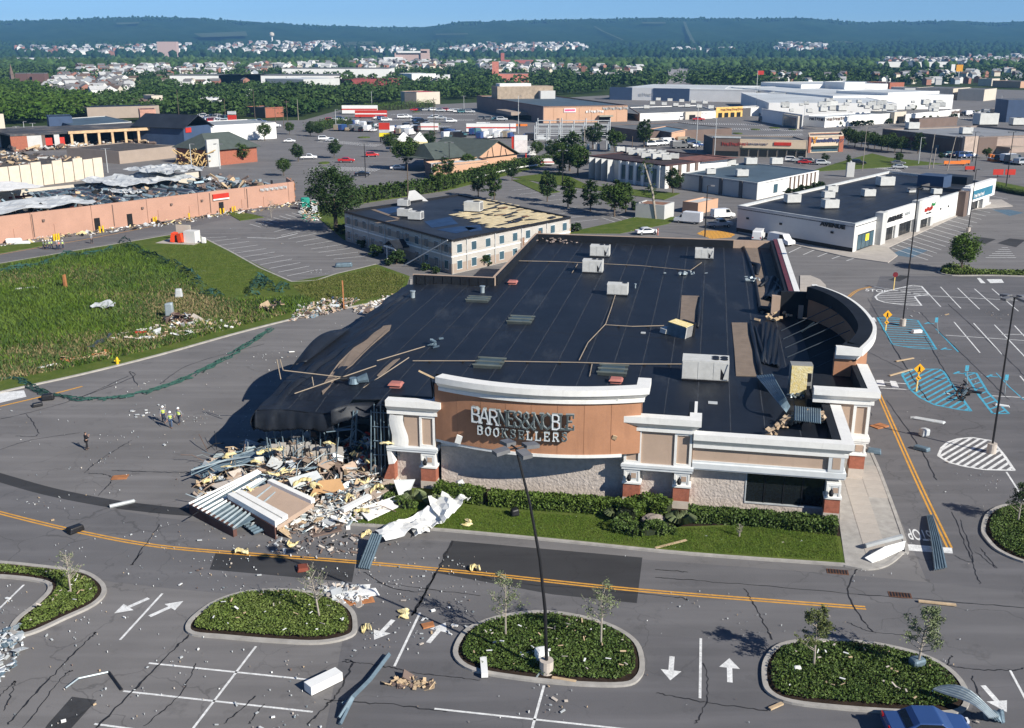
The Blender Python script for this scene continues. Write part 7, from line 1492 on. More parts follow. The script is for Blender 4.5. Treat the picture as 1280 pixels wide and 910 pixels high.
 # pole signs
def pylon(px,ty,w_,panels,label,post=BLACK,two=True):
 g=G(*px);h=hgt(px,ty);t=thing('pylon_sign',label,'pylon sign',g)
 for s in((-1,1)if two else(0,)):part(M().box((s*w_*.4-.2,-.2,0),(s*w_*.4+.2,.2,h)),'post',post,t,local=True)
 for(z0,z1,m)in panels:part(M().box((-w_/2,-.5,h*z0),(w_/2,.5,h*z1)),'sign_panel',m,t,local=True)
pylon((481,178),153.5,4.2,[(.66,1,RED),(.5,.65,SILVER),(.3,.49,mat('yellow sign',(.8,.65,.03)))],'red, grey and yellow pole sign left of the white tent')
pylon((651,199),169,4.4,[(.28,.8,mat('pale sign face',(.72,.66,.64))),(.8,1,MALLW)],'tall white pole sign with a red edge beside the restaurant',RED)
g=G(646.5,198);part(M().box((-3.1,-.3,1.5),(-2.3,.3,7.5)),'red_edge',RED,bpy.data.objects['pylon_sign.001'],local=True)
pylon((664,195),182,4,[(.1,.55,MALLW),(.55,.95,SILVER)],'small white and blue sign right of the tall restaurant sign',STEELB)
pylon((291,158),139,4,[(.8,1,SILVER),(.3,.75,RED)],'tall silver and red dealer sign at far left',SILVER);pylon((241,168),157,7,[(.4,1,RED)],'red rooftop style sign above the blue gabled shop');pylon((1062,221),201,2.2,[(.0,.9,GREYW)],'narrow white monument sign behind the AVENUE building',GREYW,False)
# white tent
g=G(515,186);t=thing('tent','white marquee tent with a yellow lower edge in the crowded car park','tent',g);part(M().prism([(-6,-4),(6,-4),(6,4),(-6,4)],2.2,3.0),'valance',mat('cream valance',(.75,.65,.35)),t,local=True)
for s in(-1,1):part(M().face([(-6 if s<0 else 0,-4,3),(0 if s<0 else 6,-4,3),(s*3,0,6.2)]).face([(0 if s<0 else 6,-4,3),(0 if s<0 else 6,4,3),(s*3,0,6.2)]).face([(0 if s<0 else 6,4,3),(-6 if s<0 else 0,4,3),(s*3,0,6.2)]).face([(-6 if s<0 else 0,4,3),(-6 if s<0 else 0,-4,3),(s*3,0,6.2)]),'canopy',MALLW,t,local=True)
for sx in(-1,1):
 for sy in(-1,1):part(M().cyl(sx*5.8,sy*3.8,0,2.2,.1),'pole',SILVER,t,local=True)
for px,w_,h_,lab,m in[((677,207),8,2.2,'white and red trailer parked below the dark tree clump',MALLW),((464,147.5),17,4,'red-roofed low canopy in the crowded car park',RED),((450,143),20,5,'white rounded trailer row behind the red canopy',MALLW),((537,164),8,3.5,'white and red canopy right of the white tent',MALLW),((614,166),22,4,'long white trailer among the crowded vehicles',MALLW)]:
 g=G(*px);t=thing('trailer',lab,'trailer',g);part(M().box((-w_/2,-1.2,.6),(w_/2,1.2,h_)),'body',m,t,local=True);part(M().box((-w_/2,-1.22,h_*.5),(w_/2,-1.2,h_*.65)),'stripe',RED if m is MALLW else MALLW,t,local=True)
 for s in(-.35,.35):part(M().tube([(w_*s,-1.1,.4),(w_*s,1.1,.4)],.4,10),'axle',TYRE,t,local=True)
 # guard rail and white fence rail along the far road
for pl,lab in[([(424,252),(480,245),(540,236),(600,224)],'pale guard rail below the far hedge'),([(600,224),(640,214),(672,209)],'pale guard rail below the restaurant hedge')]:
 P=smoothpts(gp(pl),5);c=P[0];t=thing('guard_rail',lab,'guard rail',c);part(M().tube([(p.x,p.y,.75)for p in P],.22,6),'rail',WHITE,t)
 for p in P[::2]:part(M().box((p.x-.08,p.y-.08,0),(p.x+.08,p.y+.08,.6)),'post',SILVER,t)
 # substation lattice
c=G(715,178);t=thing('substation','grey steel lattice of an electrical substation before the peach store','substation',c);rs_=random.Random(5)
for i in range(7):
 for j in range(3):
  p=G(668+15*i+j*2,186-6*j);part(M().tube([(p.x,p.y,0),(p.x,p.y,8.5-(i%2))],.22,4),'lattice_post',SILVER,t)
  if i<6:q=G(668+15*(i+1)+j*2,186-6*j);[part(M().tube([(p.x,p.y,z),(q.x,q.y,z)],.16,4),'lattice_beam',SILVER,t)for z in(3.2,5.6,7.5)]
for i in range(8):p=G(670+13*i,188);part(M().cyl(p.x,p.y,0,2.4,.6,.5),'transformer',STEELB,t)
# ------------------------------------------------------------------ people
SKIN=mat('skin',(.42,.25,.18),rough=.6,var=.05);HIVIS=mat('hi-vis yellow',(.62,.80,.03),rough=.7,var=.06);HIVO=mat('hi-vis orange',(.85,.18,.05),rough=.7);NAVYC=mat('navy trousers',(.03,.04,.07),rough=.9,var=.15);DARKC=mat('dark clothing',(.018,.017,.02),rough=.9,var=.2);HELM=mat('white helmet',(.8,.8,.78),rough=.35);HAIR=mat('brown hair',(.06,.035,.02),rough=.8);TEE=mat('grey shirt',(.25,.25,.27),rough=.9);BOOT=mat('dark boots',(.02,.018,.016),rough=.8)
def skinmesh(name,chains,m,parent,sub=1):
 V,E,Rr=[],[],[];idx={}
 for ch in chains:
  prev=None
  for p,r in ch:
   k=tuple(round(x,3)for x in p)
   if k not in idx:idx[k]=len(V);V.append(p);Rr.append(r)
   if prev is not None and prev!=idx[k]:E.append((prev,idx[k]))
   prev=idx[k]
 me=bpy.data.meshes.new(name);me.from_pydata(V,E,[]);o=bpy.data.objects.new(name,me);C.objects.link(o);o.parent=parent
 s=o.modifiers.new('skin','SKIN');s.use_smooth_shade=True
 if not me.skin_vertices:me.attributes.new('skin_vertices','INT','POINT')if False else None
 lay=me.skin_vertices
 if len(lay)==0:
  bm=bmesh.new();bm.from_mesh(me);bm.verts.layers.skin.verify();bm.to_mesh(me);bm.free()
 for i,sv_ in enumerate(me.skin_vertices[0].data):sv_.radius=(Rr[i],Rr[i]);sv_.use_root=(i==0)
 ss=o.modifiers.new('sub','SUBSURF');ss.levels=sub;ss.render_levels=sub
 me.materials.append(m);return o
def person(px,rot,label,vest=None,helmet=True,trousers=NAVYC,shirt=TEE,pose='stand',group=None,step=.14,arm=.12):
 """faces -Y before rotation; 1.75 m tall"""
 g=G(*px);t=thing('person',label,'person',g,group);t.rotation_euler=(0,0,rot)
 hipz,shz=.93,1.43;pel=(0,0,hipz);chest=(0,-.01,1.25);neck=(0,-.01,1.50);lg={}
 body=[[(pel,.13),((0,0,1.08),.125),(chest,.15),(neck,.058),((0,-.02,1.56),.07),((0,-.025,1.63),.098),((0,-.02,1.72),.075)],[((0,-.025,1.63),.098),((0,-.115,1.615),.02)]]
 legs=[];boots=[];sleeves=[]
 for s in(-1,1):
  hip=(s*.095,0,.88);knee=(s*.105,-.03-s*step*.5,.49);ank=(s*.11,.03-s*step,.09);toe=(s*.12,-.15-s*step,.04)
  body.append([(pel,.13),(hip,.085),(knee,.056),(ank,.038),(toe,.035)])
  legs.append([((0,0,.95),.145),((s*.095,0,.88),.105),(knee,.075),((ank[0],ank[1],.11),.065)]);boots.append([((ank[0],ank[1],.13),.055),((ank[0],ank[1],.06),.055),(toe,.042)])
  sh=(s*.20,0,1.42)
  if pose=='phone':el=(s*.27,-.1,1.18);wr=(s*.10,-.28,1.36)
  elif pose=='hips':el=(s*.40,.06,1.2);wr=(s*.2,-.06,1.02)
  elif pose=='point' and s>0:el=(s*.36,-.16,1.33);wr=(s*.45,-.40,1.38)
  else:el=(s*.27,.02+s*arm,1.14);wr=(s*.26,-.1+s*arm*1.6,.91)
  body.append([(chest,.15),(sh,.06),(el,.042),(wr,.028)])
  d=(Vector(wr)-Vector(el)).normalized();pc=Vector(wr)+d*.07;side=Vector((0,0,1)).cross(d);side=side.normalized()if side.length>.1 else Vector((0,1,0))
  for k in range(4):
   f0=pc+side*(.030-.02*k);f1=f0+d*(.045+.008*(k in(1,2)));f2=f1+d*.035+Vector((-s*.018,0,0));body.append([(wr,.028),(tuple(pc),.026),(tuple(f0),.010),(tuple(f1),.009),(tuple(f2),.007)])
  th=Vector(wr)+d*.035+side*.04;body.append([(wr,.028),(tuple(th),.012),(tuple(th+d*.04),.009)])
  sleeves.append([((0,-.01,1.40),.155),(sh,.085),(el,.062),(tuple(Vector(el)+(Vector(wr)-Vector(el))*.6),.05)])
 skinmesh('body',body,SKIN,t)
 skinmesh('trousers',legs,trousers,t);skinmesh('shirt',[[((0,0,.94),.15),((0,0,1.12),.155),((0,-.01,1.40),.155),((0,-.01,1.48),.085)]]+sleeves,shirt,t)
 for b in boots:skinmesh('boot',[b],BOOT,t)
 if vest:skinmesh('vest',[[((0,0,.92),.165),((0,0,1.14),.172),((0,-.01,1.36),.176),((0,-.01,1.45),.12)],[((0,-.01,1.36),.176),((.17,0,1.43),.085)],[((0,-.01,1.36),.176),((-.17,0,1.43),.085)]],vest,t);[part(M().tube([(0.0,0,z),(0,0,z+.05)],.2,14,cap=False),'reflective_band',SILVER,t,local=True)for z in(1.02,1.2)]
 if helmet:
  mb=M();mb.tube([(0,-.02,1.66),(0,-.02,1.70),(0,-.02,1.77),(0,-.02,1.81)],[.135,.13,.10,.03],14);mb.tube([(0,-.05,1.655),(0,-.05,1.67)],[.155,.15],14);part(mb,'helmet',HELM,t,local=True,smooth=True)
 else:skinmesh('hair',[[((0,.02,1.62),.09),((0,0,1.70),.098),((0,-.03,1.735),.08)]],HAIR,t)
 for s in(-1,1):part(M().box((s*.035-.012,-.122,1.63),(s*.035+.012,-.112,1.645)),'eye',BLACK,t,local=True)
 part(M().box((-.025,-.118,1.572),(.025,-.108,1.58)),'mouth',mat('lips',(.3,.12,.1)),t,local=True)
 return t
person((205,528),.3,'worker in yellow vest and white helmet, leftmost of the three walking together',HIVIS,pose='walk',step=.25)
person((214,535),.1,'worker in yellow vest and white helmet pointing, middle of the three walking together',HIVIS,pose='point',trousers=mat('blue jeans',(.06,.10,.18)))
person((224.5,530),-.4,'worker in yellow vest and white helmet, rightmost of the three walking together',HIVIS,pose='walk',step=.2)
person((109,562),2.4,'person in dark clothes standing alone on the asphalt with arms raised to the face',None,False,DARKC,DARKC,'phone')
for k,(px,v)in enumerate([((55,311.5),HIVIS),((58.5,312),HIVIS),((62,311.5),HIVIS),((65,311),HIVIS),((71.5,312.5),HIVO),((74.5,312),HIVO),((79,311.5),HIVIS)]):
 person(px,rnd.uniform(0,6),'%s vest worker, %s in the group by the salmon wall'%('yellow' if v is HIVIS else 'orange',['first from left','second from left','third from left','fourth from left','fifth from left','sixth from left','rightmost'][k]),v,True,pose=['stand','hips','walk','stand','point','stand','walk'][k])
person((115,304.5),1.0,'person standing alone on the road right of the hi-vis group',None,True,DARKC,TEE)
# ------------------------------------------------------------------ storm debris
def corr(q,zs,label,n=9,amp=.07,m=STEELB,name='metal_sheet',cat='metal sheet',bow=0.0,rows=8,twist=0):
 """ribbed sheet between four picture points a-b (end one) and d-c (end two), ribs running a to d"""
 a,b,c,d=[G(p[0],p[1],z)for p,z in zip(q,zs)];R_=[]
 for i in range(rows+1):
  t=i/rows;l=a+(d-a)*t;r=b+(c-b)*t;row=[]
  for k in range(4*n+1):
   s=k/(4*n);p=l+(r-l)*s;row.append((p.x,p.y,p.z+amp*(1 if(k%4)in(1,2)else 0)+bow*math.sin(t*math.pi)+twist*(s-.5)*math.sin(t*5)))
  R_.append(row)
 return top(M().sheet(R_),name,m,label,cat,solid=.025)
def slab_(q,zs,th,m,label,name='panel',cat='panel',extra=None):
 P=[G(p[0],p[1],z)for p,z in zip(q,zs)];mb=M();n=len(P);f=[mb.pt(p)for p in P];g_=[mb.pt(p-Vector((0,0,th)))for p in P]
 mb.f+=[f,g_[::-1]];mb.m+=[0,0]
 for i in range(n):j=(i+1)%n;mb.f.append([f[i],g_[i],g_[j],f[j]]);mb.m.append(0)
 return top(mb,name,m,label,cat)
def bar(pa,pb,za,zb,w_,h_,m,label,name='beam',cat='beam'):
 a,b=G(*pa,za),G(*pb,zb);d=b-a;L=d.length;e=Euler((0,-math.asin(d.z/L),math.atan2(d.y,d.x)))
 return top(M().obox((a+b)/2+Vector((0,0,h_/2)),(L,w_,h_),e),name,m,label,cat)
def crumple(q,label,m,z=.3,amp=.5,seed=1,nx=14,ny=6,name='crumpled_sheet',cat='sheet',th=.03):
 r_=random.Random(seed);a,b,c,d=[G(*p,0)for p in q];rows=[]
 for i in range(ny):
  t=i/(ny-1);row=[]
  for k in range(nx):
   s=k/(nx-1);p=a+(b-a)*s+((d+(c-d)*s)-(a+(b-a)*s))*t
   row.append((p.x+r_.uniform(-.12,.12),p.y+r_.uniform(-.12,.12),max(.05,z+amp*(math.sin(s*9+seed)*.5*math.sin(t*4+2*s+seed)+r_.uniform(-.25,.35)))))
  rows.append(row)
 return top(M().sheet(rows),name,m,label,cat,solid=th)
WPAN=mat('white metal panel',(.80,.80,.77),rough=.5,var=.06)
DKRED=mat('dark red-brown edge',(.10,.05,.04),rough=.8,var=.3)
# the heap: heavy pieces first
t=thing('fallen_wall_frame','long fallen wall frame of pale steel studs at the left front of the debris heap','wall frame',G(275,640))
A,Bp,Cp,Dp=G(236,630,.9),G(322,588,1.5),G(352,628,1.4),G(291,660,.8)
for k in range(11):
 s=k/10;part(M().tube([A+(Dp-A)*s,Bp+(Cp-Bp)*s*.75+Vector((0,0,.12*(k%3)))],.11,4),'steel_stud',STEEL if k>4 else WPAN,t)
part(M().hexa([A-Vector((0,0,1)),Dp-Vector((0,0,.9)),Dp+Vector((.2,.3,-.9)),A+Vector((.2,.3,-1)),A,Dp,Dp+Vector((.2,.3,0)),A+Vector((.2,.3,0))]),'wall_edge',DKRED,t)
part(M().face([A-Vector((0,0,.15)),Dp-Vector((0,0,.15)),Cp-Vector((0,0,.2)),Bp-Vector((0,0,.2))]),'sheathing',STEELB,t,solid=.05)
t=thing('fallen_parapet','fallen tan wall panel with its white cornice, lying on the debris heap','wall panel',G(335,640))
q=[G(*p,z)for p,z in(((287,623),1.3),((346,657),1.1),((392,628),1.5),((338,603),1.8))];ctr=sum(q,Vector((0,0,0)))/4
part(M().hexa([p-Vector((0,0,.4))for p in q]+q),'panel',TAN,t)
def lerp(a,b,s):return a+(b-a)*s
up=Vector((0,0,.28));e0,e1,e2,e3=q
for k,(s0,s1,hh_)in enumerate(((-.04,.10,.45),(.10,.16,.2),(.16,.30,.35))):
 lo=[lerp(e0,e3,s0),lerp(e1,e2,s0),lerp(e1,e2,s1),lerp(e0,e3,s1)];part(M().hexa([p-Vector((0,0,.1))for p in lo]+[p+Vector((0,0,hh_))for p in lo]),'cornice',WHITE,t)
lo=[lerp(e0,e3,.93),lerp(e1,e2,.93),lerp(e1,e2,1.04),lerp(e0,e3,1.04)];part(M().hexa([p-Vector((0,0,.1))for p in lo]+[p+Vector((0,0,.3))for p in lo]),'trim',WHITE,t)
lo=[lerp(e0,e3,-.06),lerp(e1,e2,-.06),lerp(e1,e2,-.03),lerp(e0,e3,-.03)];part(M().hexa([p-Vector((0,0,1.2))for p in lo]+[p for p in lo]),'broken_edge',DKRED,t)
# standing partition behind, with bare studs over it
t=thing('leaning_partition','pale plasterboard partition still standing behind the heap, striped by bare studs','partition',G(385,588))
a,b=G(338,592),G(430,594);n=9
for k in range(n):
 p,r=lerp(a,b,k/n),lerp(a,b,(k+.93)/n);tl=Vector((0,.7,2.6+rnd.uniform(-.3,.2)));part(M().hexa([p,r,r+Vector((0,.1,0)),p+Vector((0,.1,0)),p+tl,r+tl,r+tl+Vector((0,.1,0)),p+tl+Vector((0,.1,0))]),'board',mat('grey-beige board',(.38,.35,.31),var=.12),t)
for k in range(16):p=lerp(a,b,rnd.random())+Vector((0,-.5,0));part(M().tube([p,p+Vector((rnd.uniform(-.8,.8),rnd.uniform(-.2,.6),rnd.uniform(2.2,3.6)))],.05,4),'steel_stud',BLACK if k%2 else STEELB,t)
bar((395,590),(440,588),.3,.3,1.2,.3,GREYT,'pale sill slab at the foot of the standing partition','slab','slab')
# studs bundle far left
t=thing('stud_bundle','bundle of bent steel studs lying at the left end of the heap','studs',G(262,585))
for k in range(10):part(M().tube([G(240+rnd.uniform(-3,4),590+rnd.uniform(-4,4),.2+.1*k),G(285+rnd.uniform(-4,6),568+k*.8,.4+.12*k),G(318+rnd.uniform(-6,6),556+k*1.6,.8+.1*k)],.07,4),'steel_stud',STEEL if k%2 else STEELB,t)
corr([(242,592),(252,598),(345,566),(330,560)],(.2,.3,2.0,2.0),'grey-blue deck strip running up into the collapsed corner',4,.08,STEELB)
corr([(300,652),(318,668),(352,654),(330,640)],(.3,.2,.5,.7),'small crushed ribbed sheet at the front tip of the heap',6,.08,STEELB)
slab_([(388,618),(432,612),(425,598),(398,601)],(.8,.7,1.6,1.7),.08,mat('brown cardboard-coloured board',(.42,.25,.12),var=.12),'brown board tilted in the middle of the heap')
slab_([(360,598),(396,588),(402,596),(366,610)],(1.9,2.0,1.6,1.3),.06,SILVER,'grey plasterboard sheet lying flat high on the heap')
slab_([(262,606),(300,596),(312,612),(290,620)],(.8,1.2,1.0,.7),.1,PLINTH,'broken beige slab near the left of the heap')
slab_([(447,636),(500,618),(508,628),(460,650)],(.5,.7,.4,.3),.1,WPAN,'white trim panel at the right edge of the heap');slab_([(492,600),(519,599),(513,613),(500,624)],(1.8,1.5,.7,.3),.05,SILVER,'pale torn board leaning at the broken brick pillar')
slab_([(455,612),(492,598),(497,606),(462,626)],(.9,1.1,.8,.6),.08,BEIGE,'beige sill piece broken off beside the brick pillar');bar((428,640),(462,622),.5,.8,.5,.3,WPAN,'white trim length on the small rubble')
# truss
t=thing('roof_truss','twisted blue-grey steel truss standing in the torn corner','truss',G(440,590))
p0,p1=UV(441,585,.5),UV(443,517,5.2);p0=B(-41.3,1.2,.6);p1=B(-40.9,1.6,5.4)
for dx in(-.25,.25):part(M().tube([p0+Vector((dx,0,0)),p1+Vector((dx*.6,0,0))],.09,4),'chord',STEELB,t)
for k in range(6):part(M().tube([lerp(p0,p1,k/6)+Vector((-.25 if k%2 else .25,0,0)),lerp(p0,p1,(k+1)/6)+Vector((.25 if k%2 else-.25,0,0))],.05,4),'web',STEELB,t)
for k in range(9):a=lerp(p0,p1,rnd.uniform(.35,.75));part(M().tube([a,a+Vector((rnd.uniform(-2.4,2.2),rnd.uniform(-1.2,1),rnd.uniform(-1.2,1.0)))],.06,4),'bent_rod',STEELB,t)
# yellow batts, each its own
for k,(x,y,z,l,a)in enumerate([(348,562,2.6,2.4,1.2),(330,567,2.0,2.2,.4),(320,578,1.5,1.8,1.5),(285,572,1.2,2.2,1.3),(288,588,1.2,2.0,1.4),(263,600,.5,2.2,.2),(342,594,1.9,1.6,.8),(360,590,1.9,1.6,-.4),(378,603,1.5,2.4,.2),(300,618,1.2,1.8,.6),(316,613,1.4,1.6,.3),(395,612,1.2,1.4,1.0),(412,557,2.8,1.4,1.4),(484,556,4.0,1.6,1.5),(456,603,1.1,1.6,.6),(461,578,1.6,1.5,1.0),(470,613,.8,1.8,.3),(452,640,.4,2.0,.2),(385,622,1.0,2.2,.1),(372,632,1.0,1.5,.9),(436,625,.8,1.3,.5),(505,768,.05,1.7,1.2),(593,711,.05,1.2,.2),(457,786,.05,1.0,.3),(584,655,.1,1.7,1.1),(458,668,.05,1.3,.1),(366,681,.1,1.3,0),(302,690,.1,1.6,.3)]):
 p=G(x,y,z);l*=.6 if k>20 else .62;flat_=.25 if k>20 else 1.0;d=Vector((math.cos(a),math.sin(a),rnd.uniform(-.25,.25)*flat_));s=Vector((-d.y,d.x,0));rows=[];ph_=rnd.uniform(0,6);cv_=rnd.uniform(.05,.28)*flat_;f_=rnd.uniform(.35,.7)
 for i in range(8):
  c_=p+d*l*(i/7-.5)+s*.18*math.sin(i*.8+ph_)+Vector((0,0,cv_*(1+math.sin(i*f_+ph_))+.04));w1=rnd.uniform(.18,.46);rows.append([tuple(c_-s*w1+Vector((0,0,rnd.uniform(-.05,.03)))),tuple(c_-s*w1*.4+Vector((0,0,rnd.uniform(.02,.16)))),tuple(c_+s*w1*.3+Vector((0,0,rnd.uniform(.02,.14)))),tuple(c_+s*w1*rnd.uniform(.6,1.2)+Vector((0,0,rnd.uniform(-.06,.02))))])
 where='on the debris heap' if k<21 else['by the lane line between the islands','on the yellow line before the dark patch','near the down arrow','on the front lawn','beside the yellow line below the heap','by the road left of the ribbed sheet','at the foot of the heap on the road'][k-21]
 top(M().sheet(rows),'insulation_batt',YELLOW,'yellow insulation batt '+('curled near %s of the heap'%['the back','the back left','the left back','the left end','the left end, lower','the far left on asphalt','the middle back','the centre','the centre right','the front left','the front left, beside another','the brown board','the standing partition','the torn wall studs','the truss foot','the truss','the brick pillar','the right front','the front middle','the fallen tan panel','the right middle'][k]if k<21 else where),'insulation','yellow insulation batts',solid=.07)
 # rubble of the heap and of the other piles
def heap(name,poly,n,zmax,mats,sizes,parent=None,peak=None,flat=.35,label=None,cat=None):
 P=scatter(gp(poly),n)
 if label is None and zmax==0:
  cc=P[:max(1,n//22)];pick=nr.uniform(0,1,n)<.62;j_=nr.integers(0,len(cc),n);P=np.where(pick[:,None],cc[j_]+nr.normal(0,1.1,(n,2)),P)
 pk=G(*peak)if peak else None;mb=M();r_=random.Random(n)
 for p in P:
  z=.05
  if pk:dd=math.hypot(p[0]-pk.x,p[1]-pk.y);z=max(.02,zmax*max(0,1-dd/sizes[2])*r_.uniform(.2,1))
  elif zmax:z=r_.uniform(.02,zmax)
  l=r_.uniform(sizes[0],sizes[1])*(2.2 if r_.random()<.14 else 1);mb.obox((p[0],p[1],z+.04),(l,l*r_.uniform(.15,.7),r_.uniform(.02,.12)),(r_.gauss(0,flat),r_.gauss(0,flat),r_.uniform(0,6)),r_.randrange(len(mats)))
 return top(mb,name,mats,label,cat,kind='stuff',zero=True)
MIX=[WPAN,SILVER,BEIGE,PLINTH,BROWNW,STEELB,WPAN,BEIGE,TAN,DARK,STEEL,WOOD,INSUL,TAN]
heap('rubble',[(245,630),(250,585),(300,556),(345,552),(470,560),(505,605),(480,640),(440,660),(395,668),(330,668),(290,655)],1500,2.3,MIX,(.2,1.1,9.5),peak=(385,590),flat=.6)
heap('rubble',[(370,655),(410,625),(500,610),(520,625),(480,645),(440,658),(410,660)],620,.6,[WPAN,SILVER,SILVER,PLINTH,BEIGE,GREYT],(.1,.5,6),peak=(430,638),flat=.5)
heap('rubble',[(430,560),(500,560),(500,605),(440,610)],500,3.2,[WPAN,RED,YELLOW,STEELB,BLACK,WOOD,SILVER],(.15,.8,5),peak=(465,580),flat=.7)
heap('rubble',[(360,402),(372,385),(420,373),(450,376),(440,385),(400,396)],420,.7,MIX+[BROWNW,SILVER,TAN],(.12,.6,8),peak=(415,384),flat=.6)
heap('rubble',[(440,388),(515,358),(522,362),(450,396)],120,.2,[WOOD,PLINTH,BROWNW,WPAN],(.2,.8,5))
heap('rubble',[(-10,790),(20,785),(34,800),(25,830),(0,850),(-10,860)],130,.2,[STEELB,SILVER,SILVER,STEEL,GREYT],(.1,.5,3),flat=.25)
heap('rubble',[(395,740),(405,733),(450,735),(466,740),(455,755),(425,757)],120,.5,[WPAN,SILVER,SILVER,PLINTH],(.1,.5,3),peak=(425,744))
heap('rubble',[(340,665),(420,660),(470,680),(440,700),(380,700),(330,690)],170,.08,[BROWNW,BROWNW,PLINTH,DARK,SILVER],(.05,.25,3))
heap('rubble',[(205,405),(215,395),(240,398),(243,408),(222,412)],200,1.0,[BROWNW,BLACK,DKRED,SILVER,WOOD],(.2,.9,6),peak=(222,404),flat=.7)
heap('rubble',[(320,388),(345,378),(355,384),(340,392)],120,.8,[BROWNW,BLACK,WOOD,LEAF2],(.2,.9,5),peak=(337,386),flat=.7)
heap('rubble',[(150,418),(260,400),(310,408),(200,425),(140,428)],160,.3,[WOOD,PLINTH,WOOD,WPAN],(.3,1.4,5))
heap('rubble',[(75,450),(140,440),(145,446),(90,455)],70,.3,[RUST,WOOD,WOOD],(.25,.9,5))
heap('rubble',[(0,305),(200,278),(370,253),(372,257),(200,284),(0,309)],420,.4,[WPAN,BROWNW,WOOD,SILVER,BLACK,YELLOW],(.15,.8,5))
heap('rubble',[(370,255),(395,250),(400,275),(380,278)],200,1.6,[WPAN,WOOD,SILVER,mat('green tarp',(.02,.2,.13)),BROWNW],(.3,1.4,8),peak=(384,262),flat=.6)
heap('rubble',[(1190,498),(1205,480),(1212,492),(1200,505)],50,.6,[BLACK,DARK,STEELB,DARK,DKRED],(.15,.6,4),flat=.8)
heap('rubble',[(480,855),(500,846),(545,850),(540,862),(505,862)],60,.08,[WOOD,BROWNW,WOOD],(.1,.5,3))
rs_=random.Random(31)
for k in range(46):
 x,y=rs_.choice([(rs_.uniform(255,345),rs_.uniform(572,625)),(rs_.uniform(340,470),rs_.uniform(590,640)),(rs_.uniform(300,440),rs_.uniform(640,668)),(rs_.uniform(430,500),rs_.uniform(570,615))]);pk=G(385,590);g=G(x,y);z=max(.15,2.0*(1-(g-pk).length/9.5))+rs_.uniform(0,.3);l=rs_.uniform(.9,2.4);kd=k%5
 m,nm,col=[(SILVER,'broken_board','grey plasterboard'),(TAN,'broken_board','tan stucco'),(WPAN,'trim_length','white trim'),(STEELB,'bent_stud','blue-grey steel'),(PLINTH,'broken_board','beige board')][kd]
 w_=rs_.uniform(.5,1.3)if kd in(0,1,4)else .16;T=Matrix.Translation((g.x,g.y,z))@Euler((rs_.gauss(0,.35),rs_.gauss(0,.3),rs_.uniform(0,6))).to_matrix().to_4x4();mb=M(T);e=lambda:rs_.uniform(.75,1.1)
 pl=[(-l/2*e(),-w_/2*e()),(0,-w_/2*e()),(l/2*e(),-w_/2*e()),(l/2*e(),w_/2*e()),(l*.1,w_/2*e()),(-l/2*e(),w_/2*e())];mb.prism(pl,0,.06 if kd!=3 else .12)
 row='back' if y<590 else 'middle' if y<630 else 'front';side='left' if x<320 else 'centre' if x<410 else 'right'
 top(mb,nm,m,'%s piece lying askew in the %s %s of the debris heap'%(col,row,side),'board' if kd!=3 else 'stud','%s pieces in the %s %s of the heap'%(col,row,side))
mb=M()
for k in range(230):
 x,y=rs_.uniform(255,495),rs_.uniform(560,645);g=G(x,y);dd=(g-G(385,590)).length;z=max(.15,2.2*(1-dd/9.5));a=rs_.uniform(0,6.28);l=rs_.uniform(.8,3.2);e=Vector((math.cos(a)*l,math.sin(a)*l,rs_.uniform(-.3,1.0)));g.z=z
 mb.tube([g,g+e*.5+Vector((rs_.uniform(-.2,.2),rs_.uniform(-.2,.2),rs_.uniform(-.1,.35))),g+e],rs_.uniform(.02,.055),4,rs_.randrange(5))
top(mb,'tangled_rods',[STEELB,STEEL,WOOD,BLACK,BROWNW],kind='stuff',zero=True)
LIT=[SILVER,SILVER,PLINTH,SILVER,WPAN,GREYT,WOOD,SILVER,BROWNW,STEEL]
def litter(poly,n,s0=.05,s1=.22):heap('scattered_litter',poly,int(n*.035),0,[WPAN,SILVER,SILVER,PLINTH,WOOD],(s1*.8,s1*1.5,1),flat=.12);n=int(n*.45);s0*=.4;s1*=.38;heap('scattered_litter',poly,n,0,LIT,(s0,s1,1),flat=.12)
litter([(-40,700),(-40,520),(100,490),(330,430),(480,380),(510,370),(330,520),(240,640),(260,690)],700);litter([(-40,910),(-40,700),(240,690),(500,720),(540,780),(560,910)],620);litter([(240,640),(480,660),(620,720),(560,790),(300,740),(180,700)],600,.05,.25)
litter([(560,910),(560,720),(1080,770),(1290,790),(1290,910)],230,.05,.16);litter([(560,664),(1056,707),(1047,670),(700,648),(520,640)],150,.05,.16);litter([(1060,700),(1085,450),(1090,360),(1290,400),(1290,800),(1080,760)],260,.05,.2)
litter([(0,480),(0,335),(180,300),(260,350),(400,380),(300,410)],220,.1,.45);litter([(365,354),(470,331),(510,350),(440,383)],90,.08,.3)
litter([(240,290),(380,255),(470,325),(365,352)],70,.1,.3);litter([(640,240),(740,280),(850,300),(1090,330),(1000,300)],60,.1,.3)
for gk,poly,n in(('b',ISL['b'],26),('c',ISL['c'],40),('d',ISL['d'],26),('a',ISL['a'][1:-1],18)):
 P=scatter(inset(gp(poly),.8),n);mb=M();[mb.obox((p[0],p[1],rnd.uniform(.45,.6)),(rnd.uniform(.06,.4),rnd.uniform(.04,.12),.03),(rnd.gauss(0,.2),rnd.gauss(0,.2),rnd.uniform(0,6)),rnd.randrange(3))for p in P];top(mb,'scattered_litter',[WPAN,WOOD,PLINTH],kind='stuff',zero=True)
